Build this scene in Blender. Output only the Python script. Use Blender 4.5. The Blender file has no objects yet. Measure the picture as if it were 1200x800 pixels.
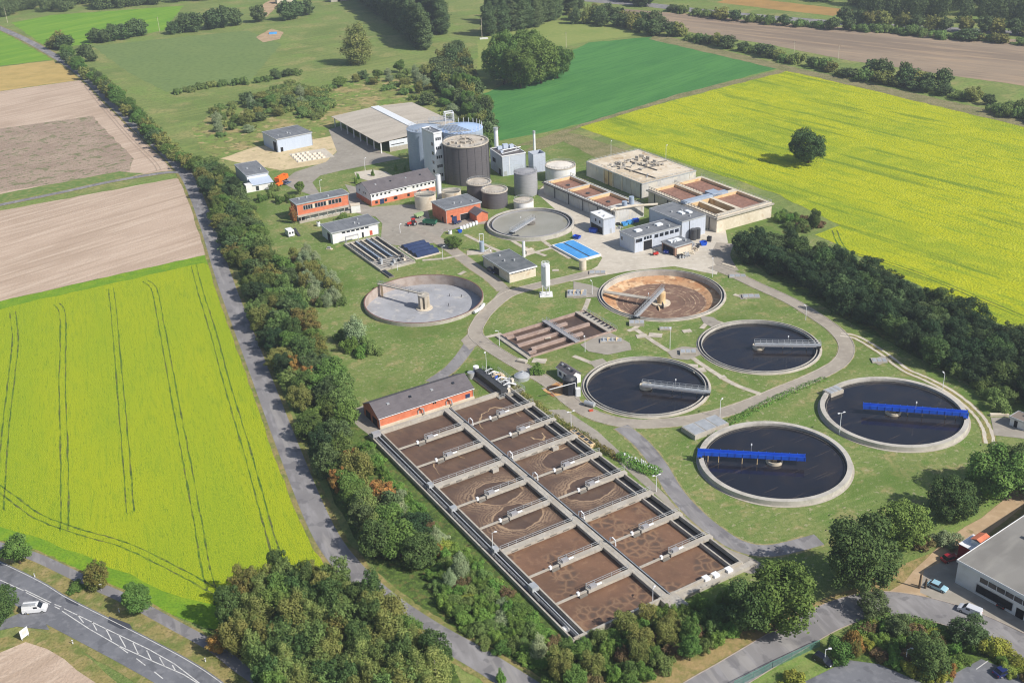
import bpy, math, random
import numpy as np
from math import radians as R, sin, cos, pi, hypot, atan2
from mathutils import Vector, Matrix

S = bpy.context.scene
COL = S.collection
rnd = random.Random(7)

# ------------------------------------------------------------------ camera
FPX, PIT, ROL, CZ = 1307.0, R(26.15), R(-2.5), 161.0
cd = bpy.data.cameras.new('camera')
cam = bpy.data.objects.new('camera', cd)
COL.objects.link(cam)
cd.sensor_width = 36.0
cd.lens = FPX / 1200 * 36
cd.clip_start = 1.0
cd.clip_end = 8000
_f = Vector((0, cos(PIT), -sin(PIT))); _u = Vector((0, sin(PIT), cos(PIT))); _x = Vector((1, 0, 0))
_r = _x * cos(ROL) + _u * sin(ROL)
_up = -_x * sin(ROL) + _u * cos(ROL)
cam.matrix_world = Matrix(((_r.x, _up.x, -_f.x, 0), (_r.y, _up.y, -_f.y, 0), (_r.z, _up.z, -_f.z, CZ), (0, 0, 0, 1)))
S.camera = cam

# ------------------------------------------------------------------ light
SUN_EL, SUN_AZ = R(40), R(-32)
wd = bpy.data.worlds.new('World'); S.world = wd; wd.use_nodes = True
nt = wd.node_tree
sky = nt.nodes.new('ShaderNodeTexSky'); sky.sky_type = 'NISHITA'; sky.sun_disc = False
sky.sun_elevation = SUN_EL; sky.sun_rotation = R(122); sky.dust_density = 1.5
bg = nt.nodes['Background']; bg.inputs['Strength'].default_value = 0.085
nt.links.new(sky.outputs[0], bg.inputs[0])
sl = bpy.data.lights.new('sun', 'SUN'); sl.energy = 4.4; sl.angle = R(0.5); sl.color = (1, .94, .85)
so = bpy.data.objects.new('sun', sl); COL.objects.link(so)
_s = Vector((cos(SUN_AZ) * cos(SUN_EL), sin(SUN_AZ) * cos(SUN_EL), sin(SUN_EL)))
so.rotation_euler = _s.to_track_quat('Z', 'Y').to_euler(); so.location = (200, 0, 500)
S.view_settings.view_transform = 'Standard'; S.view_settings.look = 'None'
S.view_settings.exposure = 0.3; S.view_settings.gamma = 1.0
S.cycles.max_bounces = 6; S.cycles.diffuse_bounces = 2; S.cycles.glossy_bounces = 2
S.cycles.transparent_max_bounces = 8; S.cycles.volume_bounces = 0
S.cycles.filter_width = 1.15

# ------------------------------------------------------------------ helpers
def g(u, v, z=0.0):
    """ground point (at height z) seen at photo pixel u, v"""
    X, Y = u - 600, v - 400
    X, Y = cos(ROL) * X + sin(ROL) * Y, -sin(ROL) * X + cos(ROL) * Y
    a, b = X / FPX, -Y / FPX
    dx, dy, dz = a, cos(PIT) + b * sin(PIT), -sin(PIT) + b * cos(PIT)
    t = -(CZ - z) / dz
    return Vector((dx * t, dy * t, z))

def pv(p):
    z = p[2] - CZ
    d = p[1] * cos(PIT) - z * sin(PIT); u = p[1] * sin(PIT) + z * cos(PIT)
    X, Y = FPX * p[0] / d, -FPX * u / d
    return 600 + cos(ROL) * X - sin(ROL) * Y, 400 + sin(ROL) * X + cos(ROL) * Y, d

def hfor(p, v):
    """height above ground point p whose image row is v"""
    lo, hi = 0.0, 60.0
    for _ in range(40):
        m = (lo + hi) / 2
        if pv((p[0], p[1], m))[1] > v: lo = m
        else: hi = m
    return lo

def lin(r, gg, b):
    f = lambda c: (c / 255 / 12.92) if c / 255 <= .04045 else ((c / 255 + .055) / 1.055) ** 2.4
    return (f(r), f(gg), f(b))

class MB:
    def __init__(s): s.v = []; s.f = []; s.m = []
    def add(s, vs, fs, m=0):
        o = len(s.v); s.v += [tuple(q) for q in vs]
        for f in fs: s.f.append([i + o for i in f]); s.m.append(m)
        return s
    def box(s, x0, x1, y0, y1, z0, z1, m=0):
        return s.add([(x0, y0, z0), (x1, y0, z0), (x1, y1, z0), (x0, y1, z0), (x0, y0, z1), (x1, y0, z1), (x1, y1, z1), (x0, y1, z1)],
                     [(0, 3, 2, 1), (4, 5, 6, 7), (0, 1, 5, 4), (1, 2, 6, 5), (2, 3, 7, 6), (3, 0, 4, 7)], m)
    def obox(s, cx, cy, a, lx, ly, z0, z1, m=0):
        c, q = cos(a), sin(a); P = []
        for z in (z0, z1):
            for X, Y in ((-lx / 2, -ly / 2), (lx / 2, -ly / 2), (lx / 2, ly / 2), (-lx / 2, ly / 2)):
                P.append((cx + X * c - Y * q, cy + X * q + Y * c, z))
        return s.add(P, [(0, 3, 2, 1), (4, 5, 6, 7), (0, 1, 5, 4), (1, 2, 6, 5), (2, 3, 7, 6), (3, 0, 4, 7)], m)
    def prism(s, pts, z0, z1, m=0):
        n = len(pts)
        vs = [(p[0], p[1], z0) for p in pts] + [(p[0], p[1], z1) for p in pts]
        fs = [tuple(range(n - 1, -1, -1)), tuple(range(n, 2 * n))] + [(i, (i + 1) % n, n + (i + 1) % n, n + i) for i in range(n)]
        return s.add(vs, fs, m)
    def extr(s, prof, x0, x1, m=0):
        """profile of (y, z) extruded along x"""
        n = len(prof)
        vs = [(x0, p[0], p[1]) for p in prof] + [(x1, p[0], p[1]) for p in prof]
        return s.add(vs, [tuple(range(n)), tuple(range(2 * n - 1, n - 1, -1))] + [(i, n + i, n + (i + 1) % n, (i + 1) % n) for i in range(n)], m)
    def extry(s, prof, y0, y1, m=0):
        """profile of (x, z) extruded along y"""
        n = len(prof)
        vs = [(p[0], y0, p[1]) for p in prof] + [(p[0], y1, p[1]) for p in prof]
        return s.add(vs, [tuple(range(n)), tuple(range(2 * n - 1, n - 1, -1))] + [(i, n + i, n + (i + 1) % n, (i + 1) % n) for i in range(n)], m)
    def lathe(s, prof, n=32, cx=0, cy=0, m=0, closed=False, a0=0, a1=2 * pi):
        full = abs(a1 - a0 - 2 * pi) < 1e-6
        k = n if full else n + 1
        vs = []
        for r, z in prof:
            for i in range(k):
                a = a0 + (a1 - a0) * i / n
                vs.append((cx + r * cos(a), cy + r * sin(a), z))
        fs = []
        L = len(prof)
        for j in range(L if closed else L - 1):
            j2 = (j + 1) % L
            for i in range(n):
                i2 = (i + 1) % k
                fs.append((j * k + i, j * k + i2, j2 * k + i2, j2 * k + i))
        return s.add(vs, fs, m)
    def cyl(s, cx, cy, z0, z1, r0, r1=None, n=24, m=0):
        r1 = r0 if r1 is None else r1
        s.lathe([(r0, z0), (r1, z1)], n, cx, cy, m)
        s.add([(cx + r1 * cos(2 * pi * i / n), cy + r1 * sin(2 * pi * i / n), z1) for i in range(n)], [tuple(range(n))], m)
        return s
    def tube(s, pts, r, n=6, m=0, r1=None):
        pts = [Vector(p) for p in pts]; L = len(pts); vs = []
        for j, p in enumerate(pts):
            t = (pts[min(j + 1, L - 1)] - pts[max(j - 1, 0)]).normalized()
            a = t.orthogonal().normalized() if abs(t.z) > .95 else t.cross(Vector((0, 0, 1))).normalized()
            b = t.cross(a)
            rr = r if r1 is None else r + (r1 - r) * j / (L - 1)
            vs += [p + a * rr * cos(2 * pi * i / n) + b * rr * sin(2 * pi * i / n) for i in range(n)]
        fs = [(j * n + i, j * n + (i + 1) % n, (j + 1) * n + (i + 1) % n, (j + 1) * n + i) for j in range(L - 1) for i in range(n)]
        fs += [tuple(range(n - 1, -1, -1)), tuple(range((L - 1) * n, L * n))]
        return s.add(vs, fs, m)
    def bar(s, p, q, w, h, m=0):
        p, q = Vector(p), Vector(q); t = (q - p).normalized()
        a = t.cross(Vector((0, 0, 1))).normalized() * w / 2 if abs(t.z) < .98 else Vector((w / 2, 0, 0))
        b = t.cross(a).normalized() * h / 2
        P = [e + i * a + j * b for e in (p, q) for i, j in ((-1, -1), (1, -1), (1, 1), (-1, 1))]
        return s.add(P, [(0, 3, 2, 1), (4, 5, 6, 7), (0, 1, 5, 4), (1, 2, 6, 5), (2, 3, 7, 6), (3, 0, 4, 7)], m)
    def rail(s, pts, h=1.1, r=.045, step=2.2, m=0, two=True):
        for p, q in zip(pts[:-1], pts[1:]):
            p, q = Vector(p), Vector(q); L = (q - p).length; n = max(1, round(L / step))
            for k in range(n + 1):
                c = p + (q - p) * k / n
                s.bar(c, c + Vector((0, 0, h)), r * 1.6, r * 1.6, m)
            for hh in ((h, h * .5) if two else (h,)):
                s.bar(p + Vector((0, 0, hh)), q + Vector((0, 0, hh)), r * 1.6, r * 1.6, m)
        return s
    def build(s, name, mats, parent=None, loc=None, rot=0.0, smooth=True):
        me = bpy.data.meshes.new(name)
        me.from_pydata(s.v, [], s.f)
        if not isinstance(mats, (list, tuple)): mats = [mats]
        for m in mats: me.materials.append(m)
        if len(mats) > 1: me.polygons.foreach_set('material_index', s.m)
        if smooth:
            me.polygons.foreach_set('use_smooth', [True] * len(s.f))
            me.set_sharp_from_angle(angle=R(32))
        me.update()
        o = bpy.data.objects.new(name, me); COL.objects.link(o)
        if parent is not None: o.parent = parent
        if loc is not None: o.location = loc
        if rot: o.rotation_euler = (0, 0, rot)
        return o

def tag(o, label, cat, group=None, kind=None):
    if label: o['label'] = label
    if cat: o['category'] = cat
    if group: o['group'] = group
    if kind: o['kind'] = kind
    return o

def thing(name, label, cat, loc, rot=0.0, group=None):
    o = bpy.data.objects.new(name, None); COL.objects.link(o)
    o.location = (loc[0], loc[1], loc[2] if len(loc) > 2 else 0); o.rotation_euler = (0, 0, rot)
    o.empty_display_size = .5
    return tag(o, label, cat, group)

def dup(o, loc, rot=0.0, scale=None, label=None):
    """copy of a thing with its parts and sub-parts"""
    c = o.copy(); COL.objects.link(c); c.location = loc; c.rotation_euler = (0, 0, rot)
    if scale is not None: c.scale = scale
    if label: c['label'] = label
    for ch in KIDS.get(o.name) or [k for k in o.children]:
        d = ch.copy(); COL.objects.link(d); d.parent = c
        for gc in ch.children:
            e = gc.copy(); COL.objects.link(e); e.parent = d
    return c
KIDS = {}

# ------------------------------------------------------------------ materials
MATS = {}
def mat(name, col, layers=(), rough=.85, spec=.25, metal=0.0, bump=None, var=0.0, emit=None, trans=0.0):
    """layers: (colour, scale, lo, hi, factor[, stretch, rotz, detail])"""
    m = bpy.data.materials.new(name); m.use_nodes = True; MATS[name] = m
    N, L = m.node_tree.nodes, m.node_tree.links
    b = N['Principled BSDF']
    b.inputs['Roughness'].default_value = rough; b.inputs['Specular IOR Level'].default_value = spec
    b.inputs['Metallic'].default_value = metal
    cur = None
    tc = N.new('ShaderNodeTexCoord')
    oi = N.new('ShaderNodeObjectInfo')
    rgb = N.new('ShaderNodeRGB'); rgb.outputs[0].default_value = (*col, 1); cur = rgb.outputs[0]
    for i, ly in enumerate(layers):
        c, sc, lo, hi, fac = ly[:5]
        st = ly[5] if len(ly) > 5 else (1, 1, 1); rz = ly[6] if len(ly) > 6 else 0; det = ly[7] if len(ly) > 7 else 4
        mp = N.new('ShaderNodeMapping'); mp.vector_type = 'TEXTURE'
        mp.inputs['Rotation'].default_value = (0, 0, rz)
        mp.inputs['Scale'].default_value = (st[0] / sc, st[1] / sc, st[2] / sc)
        mp.inputs['Location'].default_value = (i * 13.7, i * 7.1, 0)
        L.new(tc.outputs['Object'], mp.inputs['Vector'])
        no = N.new('ShaderNodeTexNoise'); no.inputs['Scale'].default_value = 1.0; no.inputs['Detail'].default_value = det
        L.new(mp.outputs[0], no.inputs['Vector'])
        mr = N.new('ShaderNodeMapRange'); mr.inputs[1].default_value = lo; mr.inputs[2].default_value = hi
        mr.inputs[3].default_value = 0; mr.inputs[4].default_value = fac
        L.new(no.outputs[0], mr.inputs[0])
        mx = N.new('ShaderNodeMix'); mx.data_type = 'RGBA'
        L.new(mr.outputs[0], mx.inputs[0]); L.new(cur, mx.inputs[6]); mx.inputs[7].default_value = (*c, 1)
        cur = mx.outputs[2]
    if var:
        hs = N.new('ShaderNodeHueSaturation')
        a1 = N.new('ShaderNodeMath'); a1.operation = 'MULTIPLY_ADD'; a1.inputs[1].default_value = var; a1.inputs[2].default_value = 1 - var / 2
        L.new(oi.outputs['Random'], a1.inputs[0]); L.new(a1.outputs[0], hs.inputs['Value'])
        a2 = N.new('ShaderNodeMath'); a2.operation = 'MULTIPLY'; a2.inputs[1].default_value = 7.31
        a3 = N.new('ShaderNodeMath'); a3.operation = 'FRACT'
        a4 = N.new('ShaderNodeMath'); a4.operation = 'MULTIPLY_ADD'; a4.inputs[1].default_value = var * .12; a4.inputs[2].default_value = .5 - var * .06
        L.new(oi.outputs['Random'], a2.inputs[0]); L.new(a2.outputs[0], a3.inputs[0]); L.new(a3.outputs[0], a4.inputs[0]); L.new(a4.outputs[0], hs.inputs['Hue'])
        L.new(cur, hs.inputs['Color']); cur = hs.outputs[0]
    L.new(cur, b.inputs['Base Color'])
    if bump:
        no = N.new('ShaderNodeTexNoise'); no.inputs['Scale'].default_value = bump[0]; no.inputs['Detail'].default_value = 4
        L.new(tc.outputs['Object'], no.inputs['Vector'])
        bp = N.new('ShaderNodeBump'); bp.inputs['Strength'].default_value = bump[2]; bp.inputs['Distance'].default_value = bump[1]
        L.new(no.outputs[0], bp.inputs['Height']); L.new(bp.outputs[0], b.inputs['Normal'])
    if trans:
        tr = N.new('ShaderNodeBsdfTranslucent'); L.new(cur, tr.inputs[0])
        ms = N.new('ShaderNodeMixShader'); ms.inputs[0].default_value = trans
        L.new(b.outputs[0], ms.inputs[1]); L.new(tr.outputs[0], ms.inputs[2])
        L.new(ms.outputs[0], N['Material Output'].inputs[0])
    return m

RAG = random.Random(99)
def ragged(pts, step=5.0, amp=.7):
    out = []
    for i, p in enumerate(pts):
        q = pts[(i + 1) % len(pts)]; L = (q - p).length; n = int(min(80, max(1, L / step)))
        for k in range(n):
            t = k / n; s = p + (q - p) * t
            out.append(s if k == 0 else s + Vector((RAG.uniform(-amp, amp), RAG.uniform(-amp, amp), 0)))
    return out
RAGNAMES = ('field', 'crop', 'strip', 'verge', 'meadow', 'waste', 'sand', 'undergrowth', 'dirt', 'bare', 'grass_track', 'crop_edge')
def sheet(name, pts, z, m, kind='structure'):
    if name.startswith(RAGNAMES) or name.endswith(RAGNAMES): pts = ragged([Vector((p[0], p[1], 0)) for p in pts])
    o = MB().add([(p[0], p[1], 0) for p in pts], [tuple(range(len(pts)))]).build(name, m, loc=(0, 0, z), smooth=False)
    # make it face up
    if o.data.polygons[0].normal.z < 0: o.data.flip_normals()
    o['kind'] = kind
    return o

def holed_sheet(name, pts, z, m, holes):
    import bmesh
    bm = bmesh.new()
    for loop in [pts] + holes:
        vs = [bm.verts.new((p[0], p[1], 0)) for p in loop]
        for i in range(len(vs)): bm.edges.new((vs[i], vs[(i + 1) % len(vs)]))
    bmesh.ops.triangle_fill(bm, use_beauty=True, edges=bm.edges[:], normal=(0, 0, 1))
    me = bpy.data.meshes.new(name); bm.to_mesh(me); bm.free(); me.materials.append(m)
    if me.polygons[0].normal.z < 0: me.flip_normals()
    o = bpy.data.objects.new(name, me); COL.objects.link(o); o.location = (0, 0, z); o['kind'] = 'structure'
    return o
def ring(x, y, r, n=96): return [(x + r * cos(2 * pi * i / n), y + r * sin(2 * pi * i / n)) for i in range(n)]
T = {'T1': (67.62, 248.34, 19.73), 'T2': (106.26, 270.88, 19.94), 'T3': (39.53, 293.51, 18.81), 'T4': (78.39, 316.53, 19.06), 'T5': (53.44, 360.06, 22.13), 'T6': (-30.73, 363.55, 21.33), 'T7': (9.84, 436.0, 18.01)}

def px(*ps): return [g(u, v) for u, v in ps]

def smooth_line(pts, k=6):
    pts = [Vector(p) for p in pts]; out = []
    for i in range(len(pts) - 1):
        p0, p1, p2, p3 = pts[max(i - 1, 0)], pts[i], pts[i + 1], pts[min(i + 2, len(pts) - 1)]
        for j in range(k):
            t = j / k
            out.append(.5 * ((2 * p1) + (p2 - p0) * t + (2 * p0 - 5 * p1 + 4 * p2 - p3) * t * t + (3 * p1 - p0 - 3 * p2 + p3) * t ** 3))
    out.append(pts[-1]); return out

def offs(pts, d):
    out = []
    for i, p in enumerate(pts):
        t = (pts[min(i + 1, len(pts) - 1)] - pts[max(i - 1, 0)]); t.z = 0; t.normalize()
        out.append(p + Vector((-t.y, t.x, 0)) * d)
    return out

def ribbon_mb(mb, pts, w, z0=0.0, off=0.0, jit=0.0, m=0):
    a, b = offs(pts, off + w / 2), offs(pts, off - w / 2)
    if jit:
        a = [p + Vector((rnd.uniform(-jit, jit), rnd.uniform(-jit, jit), 0)) for p in a]
        b = [p + Vector((rnd.uniform(-jit, jit), rnd.uniform(-jit, jit), 0)) for p in b]
    n = len(pts)
    vs = [(p.x, p.y, z0) for p in b] + [(p.x, p.y, z0) for p in a]
    return mb.add(vs, [(i, i + 1, n + i + 1, n + i) for i in range(n - 1)], m)

def ribbon(name, pts, w, z, m, k=6, jit=0.0):
    mb = MB(); ribbon_mb(mb, smooth_line(pts, k) if k else [Vector(p) for p in pts], w, jit=jit)
    o = mb.build(name, m, loc=(0, 0, z), smooth=False); o['kind'] = 'structure'; return o

def kerb_mb(mb, pts, off, w=.18, h=.12, z=0.0):
    a, b = offs(pts, off + w / 2), offs(pts, off - w / 2); n = len(pts)
    vs = [(p.x, p.y, z) for p in b] + [(p.x, p.y, z + h) for p in b] + [(p.x, p.y, z + h) for p in a] + [(p.x, p.y, z) for p in a]
    fs = []
    for i in range(n - 1):
        for q in range(3): fs.append((q * n + i, q * n + i + 1, (q + 1) * n + i + 1, (q + 1) * n + i))
    return mb.add(vs, fs)

# ---- colours
C = lin
mGround = mat('meadow', C(124, 140, 80), [(C(100, 122, 64), .02, .4, .6, .8), (C(158, 152, 102), .05, .52, .64, .75), (C(112, 146, 68), .035, .52, .62, .6), (C(92, 108, 60), .5, .45, .62, .6), (C(148, 152, 98), 2.2, .48, .64, .5), (C(136, 146, 86), .16, .5, .62, .6, (14, .4, 1), R(35))], rough=.95, spec=.05, bump=(1.5, .3, .6))
mLawn = mat('lawn', C(108, 128, 68), [(C(130, 138, 84), .05, .44, .58, .85), (C(94, 124, 56), .1, .5, .6, .85), (C(158, 146, 104), .16, .54, .63, .7), (C(132, 144, 86), .22, .5, .6, .5, (16, .35, 1), R(28)), (C(98, 120, 62), .9, .47, .6, .7), (C(144, 148, 104), 3.2, .52, .64, .6), (C(166, 160, 130), .8, .6, .65, .65), (C(86, 112, 50), .025, .52, .62, .6)], rough=.95, spec=.05, bump=(3, .15, .6))
LROT = 0.0
mRapeL = mat('rapeseed_near', C(170, 182, 34), [(C(146, 172, 38), .03, .42, .62, .7, (3, .6, 1), R(-71.5)), (C(132, 160, 40), .4, .5, .64, .6, (4, .35, 1), R(-71.5)), (C(190, 196, 60), 3, .5, .62, .7), (C(118, 148, 42), 3.2, .5, .62, .75, (1.6, .6, 1), R(-71.5)), (C(90, 122, 40), 1.3, .6, .67, .8, (3, .3, 1), R(-71.5))], rough=.95, spec=.05, bump=(3, .5, .9))
mRapeR = mat('rapeseed_far', C(180, 184, 34), [(C(150, 166, 42), .025, .44, .62, .8, (2.5, .8, 1), R(-55)), (C(130, 156, 48), .2, .52, .64, .65, (5, .6, 1), R(-55)), (C(194, 196, 50), .12, .5, .64, .5), (C(126, 150, 46), 1.4, .5, .64, .75, (2.5, .8, 1), R(-55)), (C(92, 124, 46), .07, .57, .66, .6, (6, .5, 1), R(-55)), (C(90, 122, 40), 2.2, .54, .66, .6)], rough=.95, spec=.05, bump=(1.2, .6, 1))
mCropGreen = mat('crop_margin', C(112, 150, 44), [(C(140, 166, 44), .2, .4, .65, .7), (C(84, 120, 40), 1.5, .45, .7, .7)], rough=.95, spec=.05, bump=(2, .3, .6))
mTrack = mat('tramline', C(98, 128, 48), [(C(108, 104, 70), .12, .48, .58, .8), (C(60, 88, 42), .9, .46, .58, .85), (C(132, 150, 46), .5, .52, .62, .8)], rough=.95, spec=.05)
mBeige = mat('bare_soil', C(192, 172, 154), [(C(178, 158, 140), .03, .42, .6, .8), (C(204, 186, 168), .2, .5, .62, .7, (6, .5, 1), R(45)), (C(166, 146, 128), .1, .54, .64, .6, (8, .4, 1), R(45)), (C(168, 148, 130), 1.4, .54, .66, .6)], rough=.95, spec=.05, bump=(1.2, .25, .7))
mBeigeD = mat('weedy_soil', C(166, 148, 132), [(C(150, 132, 118), .05, .42, .6, .8), (C(116, 122, 86), .13, .57, .63, .85), (C(92, 110, 68), .35, .57, .63, .8), (C(182, 164, 148), .4, .5, .64, .7, (5, .5, 1), R(45)), (C(132, 116, 102), 1.3, .52, .62, .7)], rough=.95, spec=.05, bump=(1, .25, .7))
mStubble = mat('stubble', C(186, 162, 104), [(C(164, 146, 92), .08, .4, .65, .8), (C(206, 180, 122), .6, .5, .7, .5, (4, .7, 1), R(10))], rough=.95, spec=.05)
mBright = mat('young_crop', C(112, 154, 52), [(C(132, 166, 60), .05, .42, .6, .8, (5, .6, 1), R(50)), (C(96, 138, 52), .25, .46, .62, .7, (6, .5, 1), R(50))], rough=.95, spec=.05)
mDkGreen = mat('dark_crop', C(74, 126, 68), [(C(86, 138, 74), .03, .42, .6, .8, (5, .6, 1), R(44)), (C(64, 114, 64), .25, .46, .62, .7, (6, .5, 1), R(44)), (C(92, 140, 80), .8, .52, .66, .5)], rough=.95, spec=.05)
mMeadowG = mat('grazed_meadow', C(114, 134, 82), [(C(120, 138, 84), .03, .4, .65, .8), (C(92, 112, 66), .3, .45, .7, .6)], rough=.95, spec=.05)
mMeadowY = mat('mown_meadow', C(136, 148, 84), [(C(120, 140, 74), .03, .4, .65, .8), (C(152, 156, 96), .25, .5, .7, .6)], rough=.95, spec=.05)
mBrown = mat('ploughed_soil', C(152, 136, 118), [(C(132, 118, 104), .015, .42, .6, .9, (4, .6, 1), R(-41)), (C(170, 148, 124), .08, .5, .62, .7, (6, .5, 1), R(-41)), (C(122, 110, 98), .3, .54, .64, .5, (6, .5, 1), R(-41))], rough=.95, spec=.05)
mOrangeF = mat('dry_field', C(172, 138, 86), [(C(150, 124, 80), .05, .4, .65, .8)], rough=.95, spec=.05)
mVerge = mat('dry_verge', C(146, 136, 88), [(C(106, 122, 64), .2, .42, .62, .85), (C(172, 152, 112), .5, .5, .7, .7), (C(92, 98, 56), 1.5, .5, .7, .6)], rough=.95, spec=.05, bump=(1.5, .3, .6))
mReed = mat('reed_verge', C(138, 132, 98), [(C(112, 116, 76), .15, .42, .62, .85), (C(156, 146, 112), .6, .5, .7, .7)], rough=.95, spec=.05, bump=(1, .6, .8))
mSand = mat('sand', C(206, 188, 152), [(C(186, 170, 136), .12, .4, .65, .8), (C(150, 148, 96), .25, .58, .7, .8), (C(222, 204, 170), .6, .5, .7, .5)], rough=.95, spec=.05)
mAsph = mat('asphalt', C(138, 136, 137), [(C(124, 122, 124), .08, .42, .58, .8), (C(156, 154, 156), .5, .5, .64, .6, (1, 4, 1), R(20)), (C(108, 107, 110), .22, .56, .6, .6), (C(160, 157, 154), .12, .57, .64, .5, (.4, 4, 1), R(20))], rough=.9, spec=.2)
mAsphD = mat('dark_asphalt', C(118, 120, 126), [(C(106, 108, 114), .1, .42, .58, .8), (C(132, 133, 138), .6, .5, .64, .6), (C(94, 96, 102), .3, .58, .64, .6)], rough=.9, spec=.2)
mConcR = mat('concrete_road', C(164, 156, 144), [(C(150, 142, 132), .1, .4, .62, .8), (C(178, 170, 158), .5, .5, .7, .6), (C(136, 128, 118), .3, .6, .7, .5)], rough=.9, spec=.2)
mPath = mat('path_slabs', C(196, 188, 174), [(C(166, 158, 146), .4, .4, .62, .8)], rough=.9, spec=.2)
mYard = mat('pale_yard', C(200, 192, 178), [(C(184, 176, 162), .08, .4, .62, .8), (C(212, 206, 194), .5, .5, .7, .6), (C(160, 152, 140), .25, .62, .72, .6)], rough=.9, spec=.2)
mYardG = mat('grey_yard', C(158, 152, 142), [(C(146, 140, 130), .08, .4, .62, .8), (C(172, 166, 156), .5, .5, .7, .6), (C(130, 124, 116), .25, .6, .72, .6)], rough=.9, spec=.2)
mDirt = mat('dirt', C(182, 158, 128), [(C(164, 142, 114), .12, .4, .62, .8), (C(200, 178, 148), .4, .5, .7, .6), (C(124, 116, 76), .5, .64, .74, .7)], rough=.95, spec=.05)
mWorn = mat('worn_edge', C(150, 142, 104), [(C(120, 132, 76), .3, .45, .57, .9), (C(168, 156, 124), .9, .52, .62, .7)], rough=.95, spec=.05)
mKerb = mat('kerb_stone', C(176, 164, 154), [(C(150, 138, 128), .5, .4, .65, .7)], rough=.9)
mLine = mat('road_paint', C(208, 208, 206), [(C(160, 160, 162), 1.2, .5, .64, .7)], rough=.7)
mConc = mat('concrete', C(176, 171, 162), [(C(164, 156, 144), .2, .4, .62, .8), (C(204, 198, 186), .9, .5, .7, .5), (C(140, 128, 112), .5, .62, .74, .6)], rough=.9, spec=.2)
mConcL = mat('pale_concrete', C(214, 204, 186), [(C(196, 184, 164), .15, .4, .62, .8), (C(180, 150, 112), .3, .6, .72, .6), (C(226, 218, 204), .8, .5, .7, .5)], rough=.9, spec=.2)
mConcT = mat('tan_concrete', C(222, 198, 160), [(C(206, 176, 130), .2, .4, .62, .8), (C(186, 140, 84), .4, .58, .72, .7)], rough=.9, spec=.2)
mConcD = mat('dark_concrete', C(128, 124, 118), [(C(108, 104, 98), .3, .4, .62, .8)], rough=.9, spec=.2)
mWhite = mat('white_paint', C(232, 234, 238), [(C(212, 214, 218), .3, .45, .65, .6)], rough=.6, spec=.3)
mMetal = mat('galvanised_metal', C(190, 194, 198), [(C(160, 164, 168), .6, .4, .65, .6)], rough=.45, spec=.5, metal=.3)
mDkMetal = mat('dark_metal', C(64, 66, 70), [(C(88, 88, 90), .8, .5, .7, .5)], rough=.5, spec=.4)
mGlass = mat('window_glass', C(34, 40, 48), [(C(56, 62, 70), .4, .45, .6, .5)], rough=.12, spec=.6)
mBlack = mat('black_rubber', (.02, .02, .02), rough=.7)

mWaste = mat('waste_ground', C(126, 138, 76), [(C(168, 150, 108), .07, .5, .6, .85), (C(102, 140, 60), .05, .52, .6, .7), (C(96, 100, 62), .3, .52, .62, .8), (C(186, 166, 124), .2, .58, .64, .8), (C(140, 140, 92), 1, .5, .64, .5)], rough=.95, spec=.05, bump=(1, .4, .7))

# ------------------------------------------------------------------ ground and fields
PITS = [ring(T[k][0], T[k][1], T[k][2] - .2) for k in ('T3', 'T4', 'T5', 'T6')]
_a, _b, _c = g(587, 392.3, .6), g(622.4, 416.7, .6), g(673, 366, .6); _e = (_b - _a); _n = Vector((-_e.y, _e.x, 0)).normalized(); _d = (_c - _a).dot(_n) + 3.8; _e1 = _e.normalized() * .1
PITS.append([_a + _e1, _b - _e1, _b - _e1 + _n * _d, _a + _e1 + _n * _d])
holed_sheet('ground', [(-1500, -200), (1500, -200), (1500, 2200), (-1500, 2200)], 0, mGround, PITS)
holed_sheet('lawn', px((228, 190), (262, 205), (300, 205), (390, 185), (470, 175), (640, 165), (688, 160), (760, 185), (905, 238), (985, 270), (1010, 310), (1200, 400), (1300, 450), (1240, 520), (1160, 545), (1060, 610), (1000, 680), (900, 690), (700, 745), (640, 720), (500, 600), (420, 500), (330, 400), (280, 300)), .02, mLawn, PITS)
sheet('far_meadow', px((108, 54), (290, 36), (330, 52), (290, 98), (195, 108), (150, 85)), .02, mMeadowG)
sheet('mown_meadow', px((560, 40), (640, 25), (690, 24), (772, 40), (690, 48), (610, 68), (575, 108), (560, 110)), .02, mMeadowY)
sheet('young_crop_field', px((13, 27), (60, 18), (215, 7), (192, 36), (104, 52), (60, 57), (52, 54)), .03, mBright)
sheet('young_crop_strip', px((-60, 10), (2, 37), (62, 70), (-90, 88)), .03, mBright)
sheet('stubble_field', px((-110, 92), (63, 71), (98, 93), (-120, 124)), .035, mStubble)
sheet('bare_soil_field', px((-130, 125), (95, 94), (112, 100), (208, 192), (204, 199), (-170, 262)), .03, mBeige)
sheet('weedy_soil_field', px((-150, 172), (108, 136), (157, 186), (152, 201), (-170, 252)), .045, mBeigeD)
sheet('bare_field', px((-190, 282), (207, 209), (222, 214), (240, 262), (249, 297), (-260, 410)), .03, mBeige)
sheet('weed_strip', px((-160, 260), (60, 216), (140, 201), (170, 203), (140, 211), (60, 225), (-165, 268)), .05, mat('weeds', C(104, 128, 70), [(C(140, 142, 92), .4, .45, .65, .8)], rough=.95, spec=.05))
sheet('rapeseed_crop', px((-260, 415), (0, 353), (243, 299), (251, 300), (262, 338), (302, 440), (342, 558), (380, 662), (330, 700), (280, 738), (240, 733), (180, 712), (110, 684), (55, 652), (-20, 632), (-300, 560)), .04, mRapeL)
sheet('crop_margin', px((-20, 610), (40, 628), (110, 655), (190, 692), (240, 706), (275, 712), (300, 712), (280, 742), (240, 735), (180, 713), (110, 686), (55, 654), (-20, 634)), .06, mCropGreen)
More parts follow.
